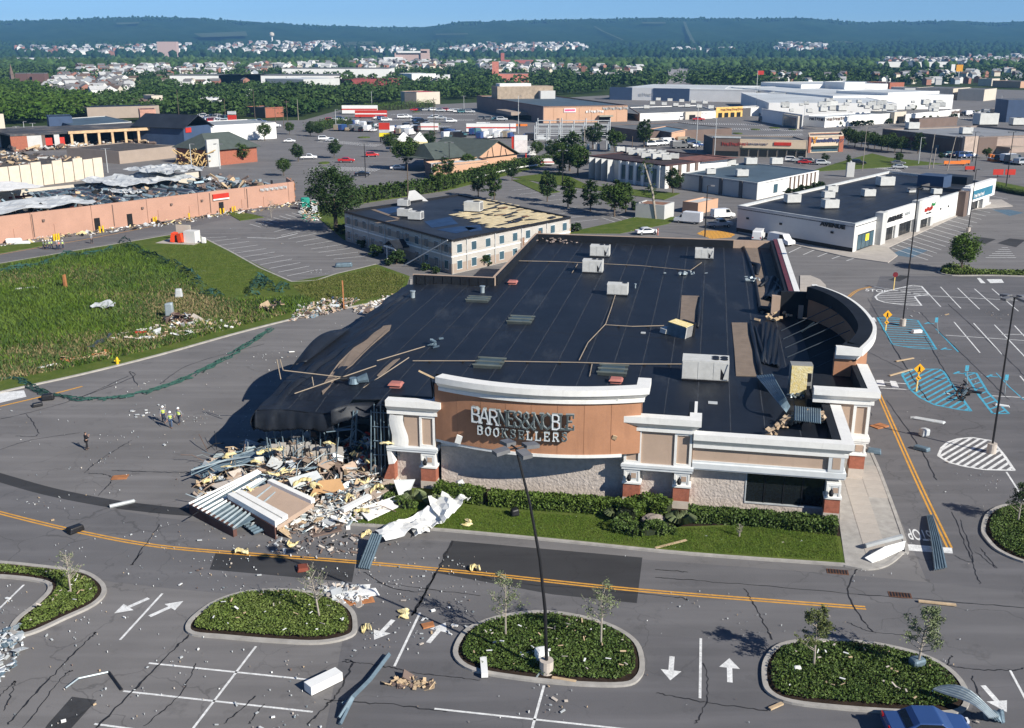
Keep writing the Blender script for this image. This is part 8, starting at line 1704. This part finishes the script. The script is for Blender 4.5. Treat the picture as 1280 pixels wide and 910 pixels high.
 # single pieces lying about
o=crumple([(470,676),(500,664),(512,662),(478,655)],'x',WPAN);bpy.data.objects.remove(o)
crumple([(470,670),(545,640),(552,660),(484,683)],'long crumpled white roof sheet lying over the kerb, lower half',WPAN,.5,.5,3);crumple([(535,640),(574,615),(590,632),(556,664)],'white roof sheet heaped on the lawn, upper end of the long sheet',WPAN,.9,.7,5);crumple([(508,660),(530,650),(536,668),(520,674)],'white torn corner of sheet flapping at the kerb',WPAN,.35,.3,8,6,4)
corr([(464,667),(478,669),(462,712),(447,710)],(.9,.9,.08,.08),'ribbed blue-grey sheet propped across the kerb onto the yellow line',5,.08)
corr([(1158,645),(1166,644),(1184,710),(1168,713)],(.15,.15,.15,.15),'long ribbed blue-grey sheet lying over the STOP lettering',5,.09,bow=.25)
corr([(1166,862),(1176,858),(1250,893),(1236,902)],(.9,1.0,.5,.3),'bent pale deck sheet behind the blue car',5,.08,STEEL,bow=.5,twist=.4);corr([(1228,890),(1252,888),(1258,902),(1240,904)],(.4,.5,.1,.1),'crushed end of deck sheet right of the blue car',4,.08,STEELB,twist=.5)
slab_([(1081,697),(1106,683),(1132,676),(1130,686),(1104,698),(1090,703)],(.3,.8,.9,.35,.15,.15),.05,WPAN,'white folded panel on the pavement corner');bar((1082,684),(1128,672),.3,.9,.25,.25,SILVER,'grey fallen lamp arm lying beside the white panel','fallen_lamp','lamp')
bar((385,866),(424,847),.05,.05,.75,.55,WPAN,'white box beam lying across the stall line');bar((604,826),(606,847),.1,.1,.4,.3,WPAN,'short white post lying on the middle island kerb')
top(M().tube([G(424,898,.1),G(440,872,.6),G(462,850,.3),G(486,818,.2)],.16,4),'bent_channel',STEELB,'long bent blue-grey channel on the asphalt below the lane line','channel');top(M().tube([G(428,880,.2),G(443,868,.5),G(425,905,.1)],.12,4),'bent_channel',STEELB,'short kinked channel across the long bent one','channel')
top(M().tube([G(137,633,.15),G(168,626,.15)],.16,6),'grey_pole_piece',SILVER,'pale length of pole lying on the dark patch strip','pole');top(M().tube([G(82,860,.1),G(98,848,.2),G(135,840,.1)],.06,5),'blue_hose',STEEL,'thin pale bent tube on the asphalt at lower left','tube');top(M().tube([G(136,840,.05),G(152,862,.05)],.09,4),'black_bar',BLACK,'short black bar beside the thin pale tube','bar')
for px,s,m,rot,lab,nm,ct in[((535,782),(.9,.7,.08),RUST,.4,'orange-brown board beside the up arrow','board','board'),((379,712),(.9,.9,.3),mat('dark red box',(.2,.05,.03)),.3,'dark red box on the road above the middle left island','box','box'),((150,597),(1.5,1.0,.05),RUST,.2,'orange patch of board alone on the left asphalt','board','board'),((263,391),(0,0,0),RUST,0,'','',''),((1099,533),(1.8,1.3,.08),RUST,.5,'orange plywood sheet by the right wall of the bookstore','plywood_sheet','board'),((322,432),(0,0,0),RUST,0,'','',''),((94,665),(1.3,.8,.5),BLACK,.9,'black box on the yellow line at left','box','box'),((60,500),(1.4,.8,.7),BLACK,.3,'black crumpled bag beside the orange line at far left','bag','bag'),((47,508),(1.2,.7,.4),BLACK,.6,'smaller black bag left of the crumpled one','bag','bag'),((643,646),(.7,.7,.6),BLACK,.4,'black bucket tipped over on the front lawn','bucket','bucket'),((1161,526),(3.6,.9,.12),SILVER,-.55,'grey flat panel lying by the lower right lane','panel','panel'),((1155,545),(1.0,.8,.8),SILVER,.3,'crumpled pale metal box left of the white hatched island','metal_box','box'),((1152,563),(1.6,.7,.4),STEELB,-.8,'dark crumpled strip below the crumpled pale box','crumpled_strip','metal strip'),((1092,566),(1.4,.9,.4),STEELB,-.4,'dark grey sheet against the side wall pavement','metal_sheet','metal sheet'),((1146,416),(1.5,.8,.4),WPAN,.2,'white sheet crumpled in the upper blue bay','sheet','sheet'),((1215,490),(2.2,.6,.15),BLACK,-.6,'black strip lying in the lower blue bay','strip','strip'),((1252,508),(1.6,.35,.2),WPAN,-.5,'white short beam by the far right bay sign','beam','beam'),((1001,270),(0,0,0),RUST,0,'','',''),((224,373),(1.2,.8,1.4),SILVER,.2,'grey metal cabinet standing in the grass','cabinet','cabinet'),((213,398),(1.3,.8,2.2),STEEL,.1,'grey-blue upright panel in the wreckage of the field','panel','panel'),((82,361),(.6,.6,2.2),RUST,0,'orange drum standing in the tall grass','drum','drum'),((184,424),(2.4,.9,.2),WPAN,.1,'white flat scrap by the tan wood in the field','scrap','scrap'),((58,459),(2.6,.5,.2),WPAN,.9,'white strip near the yellow hydrant','strip','strip'),((33,362),(3.4,.4,.2),WPAN,.4,'thin white strip lying in the grass at far left','strip','strip'),((176,418),(1.8,.5,.3),RED,.1,'red scrap in the field above the white scrap','scrap','scrap'),((18,304),(3.2,1.6,1.0),WPAN,.3,'white bundle on the verge by the salmon wall','bundle','bundle'),((28,305),(3,1,.6),GREYT,.2,'pale slab right of the white bundle','slab','slab'),((255,305),(.9,.7,1.2),MALLW,0,'small white box on the grass beside the stall lines','box','box'),((382,262),(2.2,1.4,2.8),mat('teal skip',(.02,.25,.19)),.4,'teal green skip at the right end of the salmon wall','skip','skip'),((430,334),(3.4,1.0,.8),STEELB,.2,'grey twisted frame at the edge of the stall lines','frame','frame'),((327,288),(0,0,0),BLUEP,0,'','',''),((677,827),(.9,.9,.9),WPAN,.3,'white plastic drum by the foot of the leaning lamp post','drum','drum'),((664,820),(1.7,.35,.3),WPAN,.5,'white broken plank left of the leaning lamp post foot','plank','plank'),((688,836),(1.5,.2,.2),WPAN,-.9,'white strip right of the leaning lamp post foot','strip','strip'),((674,843),(1.6,.12,.12),STEEL,1.2,'pale bent strip over the island kerb','strip','strip'),((450,745),(2.6,.8,.3),WPAN,.25,'white trim piece at the right end of the left middle island','trim_piece','trim'),((448,752),(2.2,1.0,.06),RUST,.3,'brown board under the white trim piece','board','board'),((1145,836),(1.0,.8,.8),STEELB,.3,'dark green-grey sheet wrapped on the right island tree','sheet','sheet'),((996,840),(.5,.4,.4),WPAN,0,'white lump in the leaves of the right front island','lump','scrap')]:
 if not nm:continue
 p=G(*px);T=Matrix.Translation((p.x,p.y,s[2]/2+(.15 if 'field' in lab or 'grass' in lab or 'lawn' in lab else .02)))@Matrix.Rotation(rot,4,'Z');mb=M(T);a,b,c=s[0]/2,s[1]/2,s[2]/2;j=lambda:rnd.uniform(.78,1.08)
 mb.hexa([(-a*j(),-b*j(),-c),(a*j(),-b*j(),-c),(a*j(),b*j(),-c),(-a*j(),b*j(),-c),(-a*j()*.9,-b*j()*.9,c*j()),(a*j()*.9,-b*j()*.9,c*j()),(a*j()*.9,b*j()*.9,c*j()),(-a*j()*.9,b*j()*.9,c*j())])
 ob=top(mb,nm,m,lab,ct)
 bv=ob.modifiers.new('bevel','BEVEL');bv.width=min(s)*.22;bv.segments=2
for pa,pb,lab in[((819,686),(858,676),'pale board lying on the front lawn'),((1148,752),(1195,757),'long pale board on the road right of the yellow line end'),((432,444),(430,352),''),((962,887),(978,880),'short brown board at the lower kerb of the right front island'),((905,318),(907,318),''),((1112,470),(1140,462),'thin brown board in the lower blue bay'),((1120,452),(1142,448),'thin pale board between the blue bays'),((200,410),(225,416),'pale lumber in the field wreckage'),((150,425),(190,415),'tan plank in the field above the hydrant'),((835,905),(850,893),''),((690,848),(720,853),'brown board lying along the middle island kerb')]:
 if lab:bar(pa,pb,.06,.08,.22,.1,WOOD,lab,'board','board')
bar((430,386),(428,352),.1,2.6,.2,.2,RUST,'orange post standing on the lawn by the kerb rubble','post','post')
crumple([(110,440),(135,428),(142,420),(118,432)],'dark folded sheet in the field above the hydrant',mat('dark folded sheet',(.05,.06,.07),rough=.5,var=.3),.4,.4,11,10,4);crumple([(113,389),(143,389),(146,381),(120,383)],'pale crumpled sheet in the middle of the field',SILVER,.6,.5,12,8,4);crumple([(380,620),(386,612),(394,618),(388,624)],'pink and white scrap of cloth on the heap',PINK,1.4,.3,13,5,4)
# green debris netting, long limp ribbons of mesh strands
NET=mat('green netting',(.028,.085,.07),rough=.8,var=.3,scale=1.5)
def netting(pl,w_,h_,label,seed):
 r_=random.Random(seed);P=smoothpts(gp(pl),8);mb=M();n=len(P);rows=7;L_=[]
 for i,p in enumerate(P):
  d=(P[min(i+1,n-1)]-P[max(i-1,0)]).normalized();q=Vector((-d.y,d.x,0));lf=h_*(.35+.65*abs(math.sin(i*.37+seed)));L_.append([p+q*w_*(k/(rows-1)-.5)+Vector((r_.uniform(-.25,.25),r_.uniform(-.25,.25),.16+lf*math.sin(k/(rows-1)*math.pi)*r_.uniform(.6,1.1)))for k in range(rows)])
 for i in range(n-1):
  for k in range(rows):
   a,b=L_[i][k],L_[i+1][k]
   if r_.random()<.4:continue
   u=Vector((0,0,.07));mb.face([a-u,b-u,b+u,a+u])
   if k<rows-1:
    c=L_[i][k+1];u2=(b-a).normalized()*.06;mb.face([a-u2,a+u2,c+u2,c-u2]);e=(a+b)/2;f=(c+L_[i+1][k+1])/2;mb.face([e-u2,e+u2,f+u2,f-u2]);mb.face([a+u2,b,f,c])if r_.random()<.05 else None
 return top(mb,'debris_netting',NET,label,'netting')
netting([(156,304),(165,312),(185,322),(210,332),(232,341),(245,355),(255,368),(275,374)],2.2,1.5,'green netting fence sagging along the edge of the mown grass',1)
netting([(-10,341),(30,336),(60,330),(82,320),(110,321),(140,312)],1.6,.8,'green netting lying along the top left of the field',2)
netting([(315,372),(322,360),(328,352),(338,362),(360,365)],2.0,1.8,'green netting bunched upright near the car park corner',3)
netting([(-10,478),(15,474),(30,478),(45,488),(80,498),(130,500),(180,492),(230,475),(280,450),(315,428),(340,412)],.8,.12,'long green netting dragged across the left asphalt from the field',4)
# ------------------------------------------------------------------ far country: wood, houses, ridge
ridge_px=[(-420,25),(-200,28),(-60,27),(0,26),(60,25),(130,22.5),(200,21),(260,23),(320,27),(380,31),(440,33),(500,34.5),(535,34),(570,28),(640,26),(720,24),(820,22.5),(920,23),(1000,22.5),(1070,28),(1130,27),(1180,26),(1230,28.5),(1290,26),(1400,24),(1700,26)]
rx_,ry_=zip(*ridge_px)
def ridge(px):return float(np.interp(px,rx_,ry_))
DS=[(0.0,3000),(.12,3700),(.3,4500),(.55,5400),(.8,6200),(1.0,6900)]
ds_,dd_=zip(*DS)
def far_pt(px,py):
 yb=74.0
 if py>=yb:return G(px,py,-.3)
 s=(yb-py)/(yb-ridge(px));d=float(np.interp(s,ds_,dd_));g=G(px,77,0);k=d/g.y;x=g.x*k
 dz=math.tan(PITCH+math.atan((py-CY)/FPX));return Vector((x,d,H-d*dz*1.0))
HILL=mat('wooded hillside',(.012,.034,.014),rough=.95,col2=(.028,.056,.022),scale=.004,spec=0,fine=.45,fscale=.03)
rows=[];r_=random.Random(9)
pxs=np.linspace(-420,1700,330)
for k in range(26):
 s=k/22;row=[]
 for i,px in enumerate(pxs):
  if s<=1:p=far_pt(px,74.5-s*(74.5-ridge(px)));p.z+=(9*s*(r_.random()-.5)+14*s*math.sin(px*.11+k*.9)*math.sin(px*.043+k*.5))if 0<k<22 else(r_.uniform(-5,5)if k==22 else-1)
  else:p=far_pt(px,ridge(px));p.x*=1+(s-1)*.9;p.y*=1+(s-1)*.9;p.z-=240*(s-1)
  row.append(tuple(p))
 rows.append(row)
setting(M().sheet(rows),'hills',HILL,smooth=True)
CLEAR=mat('pale clearing',(.05,.072,.032),rough=.95,var=.3,scale=.01)
def hill_strip(pl,w_,m,name):
 P=[far_pt(*p)+Vector((0,0,14))for p in pl];mb=M();mb.sheet([[tuple(p+Vector((-w_/2,0,0))),tuple(p+Vector((w_/2,0,0)))]for p in P]);setting(mb,name,m)
hill_strip([(853,30),(857,40),(862,50),(866,58)],16,CLEAR,'power_line_clearing');hill_strip([(742,36),(752,42),(765,48),(778,54)],12,CLEAR,'power_line_clearing')
for pl in([(245,46),(310,43),(312,49),(255,51)],[(545,46),(585,45.5),(586,47),(546,47.5)],[(800,31),(830,31),(830,33),(802,33)],[(430,57),(470,56),(474,61),(432,62)],[(150,32),(180,31),(178,33),(152,34)],[(1040,56),(1065,56),(1065,58),(1042,58)]):
 mb=M();P=[far_pt(*p)+Vector((0,0,16))for p in pl];mb.face(P);setting(mb,'clearing',CLEAR)
 # highway climbing away
mb=M();P=[G(x,y,.3)for x,y in((848,106),(845,98),(840,90),(836,84))];W=[22,26,40,60];mb.sheet([[(p.x-w_,p.y,p.z),(p.x+w_,p.y,p.z)]for p,w_ in zip(P,W)]);setting(mb,'highway',mat('pale highway',(.30,.28,.27),var=.1))
# woods: many rough crowns, joined; nobody could count them
bm=bmesh.new();bmesh.ops.create_icosphere(bm,subdivisions=2,radius=1);cv=np.array([v.co[:]for v in bm.verts]);cf=np.array([[v.index for v in f.verts]for f in bm.faces]);bm.free()
bm=bmesh.new();bmesh.ops.create_icosphere(bm,subdivisions=1,radius=1);cv1=np.array([v.co[:]for v in bm.verts]);cf1=np.array([[v.index for v in f.verts]for f in bm.faces]);bm.free()
def wood(pts,r0,r1,m,name,lowpoly=False):
 cv_,cf_=(cv1,cf1)if lowpoly else(cv,cf);n=len(pts);nv=len(cv_);sz=nr.uniform(r0,r1,n)
 V=np.zeros((n,nv,3));jit=1+nr.uniform(-.32,.32,(n,nv,1));rot=nr.uniform(0,6.28,n);c,s=np.cos(rot),np.sin(rot)
 b=cv_[None]*jit;V[:,:,0]=b[:,:,0]*c[:,None]-b[:,:,1]*s[:,None];V[:,:,1]=b[:,:,0]*s[:,None]+b[:,:,1]*c[:,None];V[:,:,2]=b[:,:,2]*nr.uniform(.8,1.35,n)[:,None]+.75
 V*=sz[:,None,None];V+=np.array(pts)[:,None,:];F=(cf_[None]+(np.arange(n)*nv)[:,None,None]).reshape(-1,3)
 npobj(name,npmesh(name,V.reshape(-1,3),F,[m]),kind='stuff')
FAR=mat('far wood leaves',(.030,.062,.018),rough=.9,col2=(.060,.098,.028),scale=.012,island=.45,spec=.05,fine=.3,fscale=.5)
NEARW=mat('near wood leaves',(.038,.078,.012),rough=.9,col2=(.070,.115,.022),scale=.04,island=.4,spec=.05)
def leafwood(pts,r0,r1,ncl,ls,m):
 n=len(pts);sz=nr.uniform(r0,r1,n);d=nr.normal(0,1,(n,ncl,3));d/=np.linalg.norm(d,axis=2)[:,:,None];d[:,:,2]=np.abs(d[:,:,2])*1.25-.12
 P=np.array([p[:]for p in pts])[:,None,:]+d*(sz[:,None]*nr.uniform(.65,1.05,(n,ncl)))[:,:,None]+np.array([0,0,1])[None,None]*sz[:,None,None]*.7
 V,F=leaves(P.reshape(-1,3),np.repeat(sz,ncl)*ls*nr.uniform(.6,1.3,n*ncl),.2);npobj('wood',npmesh('wood',V,F,[m]),kind='stuff')
def pxpts(poly,n,zf=-.3):
 p=np.array(poly,float);lo,hi=p.min(0),p.max(0);out=[]
 while len(out)<n:
  c=nr.uniform(lo,hi,(n,2));out+=[tuple(q)for q in c[inpoly(c,poly)]]
 return out[:n]
TOWN=[([(62,120),(70,100),(120,95),(170,100),(165,122),(100,126)],80,'in the town at far left beyond the wood',1.1),([(60,92),(330,84),(420,84),(420,92),(240,98),(130,98)],130,'in the long pale band of town at left',1.25),([(180,102),(330,98),(340,108),(230,116)],30,'scattered among trees left of centre',1.0),([(440,80),(520,79),(560,82),(590,84),(560,90),(440,90)],80,'around the pale hospital blocks',1.4),([(590,80),(700,84),(700,96),(600,94)],65,'beyond the peach store',1.3),([(700,88),(800,90),(800,102),(710,100)],26,'among trees right of the peach store',1.1),([(1105,78),(1285,70),(1285,82),(1180,85),(1110,84)],130,'in the pale town at far right',1.4),([(1060,102),(1110,100),(1280,92),(1280,104),(1150,108)],45,'at the wood edge at far right',.9),([(960,100),(1060,102),(1055,107),(960,106)],16,'behind the mall in the trees',.9),([(15,62),(160,60),(240,58),(250,66),(150,72),(20,70)],100,'low on the left hillside',2.1),([(255,66),(300,56),(420,55),(430,66),(330,72)],150,'climbing the left hillside by the water tower',2.1),([(540,66),(600,58),(720,57),(740,64),(640,70)],130,'climbing the hillside in the centre',2.1),([(965,66),(975,57),(1030,58),(1030,65)],50,'in the small hillside cluster at right',2.0),([(430,62),(520,62),(520,68),(430,68)],26,'strung along the hillside left of centre',1.9),([(840,64),(920,64),(920,68),(840,68)],16,'low on the right hillside',2.0)]
occupied=[(60,100,175,128),(380,100,430,116),(438,98,505,117),(505,98,565,110),(245,126,288,144),(300,122,358,152),(500,121,555,138),(624,98,690,126),(225,104,420,113),(20,92,56,110),(470,70,560,90),(1095,80,1200,92),(1185,95,1285,112),(832,82,862,110)]
def free(q):
 if any(a<q[0]<c and b<q[1]<d for a,b,c,d in occupied)and rnd.random()<.85:return False
 for dy in(0,-4):
  for t_ in TOWN:
   if inpoly(np.array([(q[0],q[1]+dy)]),t_[0])[0]:return rnd.random()<.5
 return True
leafwood([G(*q,-.3)for q in pxpts([(-60,112),(20,108),(75,116),(112,130),(125,145),(90,152),(-60,160)],900)],3.0,5.5,80,.24,NEARW)
leafwood([G(*q,-.3)for q in pxpts([(60,128),(200,106),(430,106),(600,106),(760,104),(760,117),(600,124),(430,132),(380,146),(300,148),(200,146),(120,146),(100,135)],3600)if free(q)],2.8,5.0,46,.30,FAR)
leafwood([G(*q,-.3)for q in pxpts([(-60,100),(-60,86),(1340,86),(1340,108),(1080,106),(880,110),(760,110),(200,108)],5600)if free(q)],3.6,6.5,26,.38,FAR)
wood([G(*q,-.3)for q in pxpts([(-90,88),(-90,74),(1370,74),(1370,88)],7000)if free(q)],4.5,9.0,FAR,'wood',True)
wood([far_pt(*q)for q in pxpts([(-90,75),(-90,56),(1370,56),(1370,75)],5000)if free(q)],6,13,HILL,'wood',True)
rg=[far_pt(x+nr.uniform(-3,3),ridge(x)+nr.uniform(0,3))+Vector((0,-30,-9))for x in np.linspace(-60,1340,1100)];wood(rg,6,11,HILL,'ridge_trees',True)
# houses and sheds: the nearest 300 each on their own, the rest together
HW_=[mat('white house wall',(.72,.71,.68),var=.05),mat('cream house wall',(.60,.54,.44),var=.05),mat('grey-blue house wall',(.40,.43,.46),var=.05),mat('brick house wall',(.32,.15,.11),var=.1)]
HR_=[mat('grey house roof',(.16,.155,.155),var=.15),mat('brown house roof',(.13,.09,.07),var=.15),mat('pale house roof',(.45,.45,.44),var=.1)]
def house_mesh(w_,d_,h_,wm,rm):
 mb=M();mb.box((-w_/2,-d_/2,-1),(w_/2,d_/2,h_));rh=w_*.32
 mb.face([(-w_/2-.4,-d_/2-.4,h_-.1),(0,-d_/2-.4,h_+rh),(0,d_/2+.4,h_+rh),(-w_/2-.4,d_/2+.4,h_-.1)][::-1],1);mb.face([(0,-d_/2-.4,h_+rh),(w_/2+.4,-d_/2-.4,h_-.1),(w_/2+.4,d_/2+.4,h_-.1),(0,d_/2+.4,h_+rh)][::-1],1)
 mb.face([(-w_/2,-d_/2-.01,h_),(w_/2,-d_/2-.01,h_),(0,-d_/2-.01,h_+rh)]);mb.face([(-w_/2,d_/2+.01,h_),(0,d_/2+.01,h_+rh),(w_/2,d_/2+.01,h_)]);return mb
HM=[(house_mesh(w_,d_,h_,0,0),a,b)for w_,d_,h_,a,b in((9,11,6,0,0),(10,9,7,0,2),(8,12,6,1,1),(11,10,5.5,2,0),(11,16,6,0,2),(9,10,7.5,3,0))]
HMe=[mb.mesh('house',[HW_[a],HR_[b]])for mb,a,b in HM];tone=['white','white','cream','pale blue-grey','large white','brick']
spots=[];tn=0
for poly,n,where,sc in TOWN:
 sc*=.72
 for q in pxpts(poly,int(n*1.25)):
  p=far_pt(*q);spots.append((p,where,sc,rnd.randrange(6),rnd.uniform(0,3.14)))
spots.sort(key=lambda s_:s_[0].y/s_[2]);rest=M()
for i,(p,where,sc,k,a)in enumerate(spots):
 if i<300:
  o=bpy.data.objects.new('house',HMe[k]);C.objects.link(o);o.location=p+Vector((0,0,2.5*sc));o.rotation_euler=(0,0,a);o.scale=(sc,sc,sc);o['label']='%s gabled house %s'%(tone[k],where);o['category']='house';o['group']='houses '+where
 else:
  mb,wi,ri=HM[k];ca,sa=math.cos(a),math.sin(a);base=len(rest.v);rest.v+=[(p.x+sc*(x*ca-y*sa),p.y+sc*(x*sa+y*ca),p.z+5+sc*z)for x,y,z in mb.v];rest.f+=[[v+base for v in f]for f in mb.f];rest.m+=[wi if m_==0 else 4+ri for m_ in mb.m]
top(rest,'distant_houses',HW_+HR_,kind='stuff',zero=True)
# landmarks
def landmark(px,w_,d_,h_,m,label,extra=(),z=None,name='apartment_block'):
 p=far_pt(*px);t=thing(name,label,'building',p);part(M().box((-w_/2,0,-3),(w_/2,d_,h_)),'wall',m,t,local=True);part(M().box((-w_/2+.5,.5,h_),(w_/2-.5,d_-.5,h_+.8)),'roof',GRAVEL,t,local=True)
 for x0,x1,z0,z1,mm,nm in extra:part(M().box((x0,-4,z0),(x1,d_*.6,z1)),nm,mm,t,local=True)
 return t
PB=mat('pinkish hospital wall',(.50,.36,.32),var=.08)
landmark((515,81.5),75,30,26,PB,'tall pinkish hospital with white wings on the far valley floor',[(-62,-20,0,17,MALLW,'wing'),(20,38,0,34,PB,'tower'),(-30,34,26,30,MALLW,'top_storey')],name='hospital')
landmark((646,87),60,20,16,mat('red brick hall',(.40,.14,.12)),'long red-brick hall with a small tower, far beyond the peach store',[(-28,-22,0,28,mat('red brick hall',(.4,.14,.12)),'tower')],name='hall')
landmark((638,103),40,14,9,mat('salmon hall',(.55,.2,.15)),'salmon-red building with a corner tower behind the peach store',[(-20,-13,0,22,mat('salmon hall',(.55,.2,.15)),'tower')],name='hall')
for px,lab in(((28,106),'left dark brick apartment block at far left'),((49,106),'right dark brick apartment block at far left')):landmark(px,13,10,11,mat('brick tower',(.15,.085,.075),var=.1),lab)
landmark((210,71),60,25,45,PB,'pinkish tower block on the lower left hillside')
p=far_pt(16,104);t=thing('church','dark pointed church steeple at the far left edge','church',p);part(M().box((-3,0,0),(3,8,6)),'nave',BROWNW,t,local=True);part(M().cyl(0,0,0,9,2.4,2.2,4).cyl(0,0,9,20,2.2,.1,8),'steeple',BROWNW,t,local=True)
p=far_pt(342,56);t=thing('water_tower','pale water tower on the left hillside','water tower',p);part(M().cyl(0,0,0,38,3,3,8),'stem',MALLW,t,local=True);part(M().tube([(0,0,34),(0,0,40),(0,0,50),(0,0,55)],[4,11,11,3],12),'tank',CREAM,t,local=True)
for px,ty,lab in(((946,108),88,'flag pole with a flag behind the mall'),):
 g=G(*px);h=hgt(px,ty);t=thing('flag_pole',lab,'flag pole',g);part(M().cyl(0,0,0,h,.4,.2),'pole',SILVER,t,local=True);part(M().box((.2,-.05,h-4),(6,.05,h-.3)),'flag',RED,t,local=True)
for px,w_,lab in(((1197,104),7,'tall orange sign over the far trees at right'),((1189,103),4,'tall pale sign over the far trees at right')):
 g=G(*px);t=thing('pylon_sign',lab,'pylon sign',g);part(M().cyl(0,0,0,14,.5),'post',SILVER,t,local=True);part(M().box((-w_/2,-.5,12),(w_/2,.5,19)),'sign_panel',mat('amber sign',(.7,.33,.03))if w_>5 else MALLW,t,local=True)
for pa,w_,d_,h_,lab in[((1145,84),150,40,10,'very long white warehouse at far right'),((270,108),90,40,10,'long white warehouse roof in the left trees'),((350,108),120,50,10,'wide pale warehouse roof left of the red-roofed shed'),((420,99),130,60,12,'broad pale warehouse behind the red-roofed shed'),((50,78.5),160,40,12,'long white plant on the left valley floor')]:
 landmark(pa,w_,d_,h_,MALLW,lab,name='warehouse')
 # ------------------------------------------------------------------ haze
hm=bpy.data.materials.new('haze air');hm.use_nodes=True;nt=hm.node_tree;nt.nodes.remove(nt.nodes['Principled BSDF'])
pv_=nt.nodes.new('ShaderNodeVolumePrincipled');nt.links.new(pv_.outputs[0],nt.nodes['Material Output'].inputs['Volume'])
pv_.inputs['Color'].default_value=(.24,.57,1,1);pv_.inputs['Density'].default_value=HAZE;pv_.inputs['Anisotropy'].default_value=.0
o=top(M().box((-8900,-800,-3),(8900,9200,330)),'haze',hm,kind='stuff')
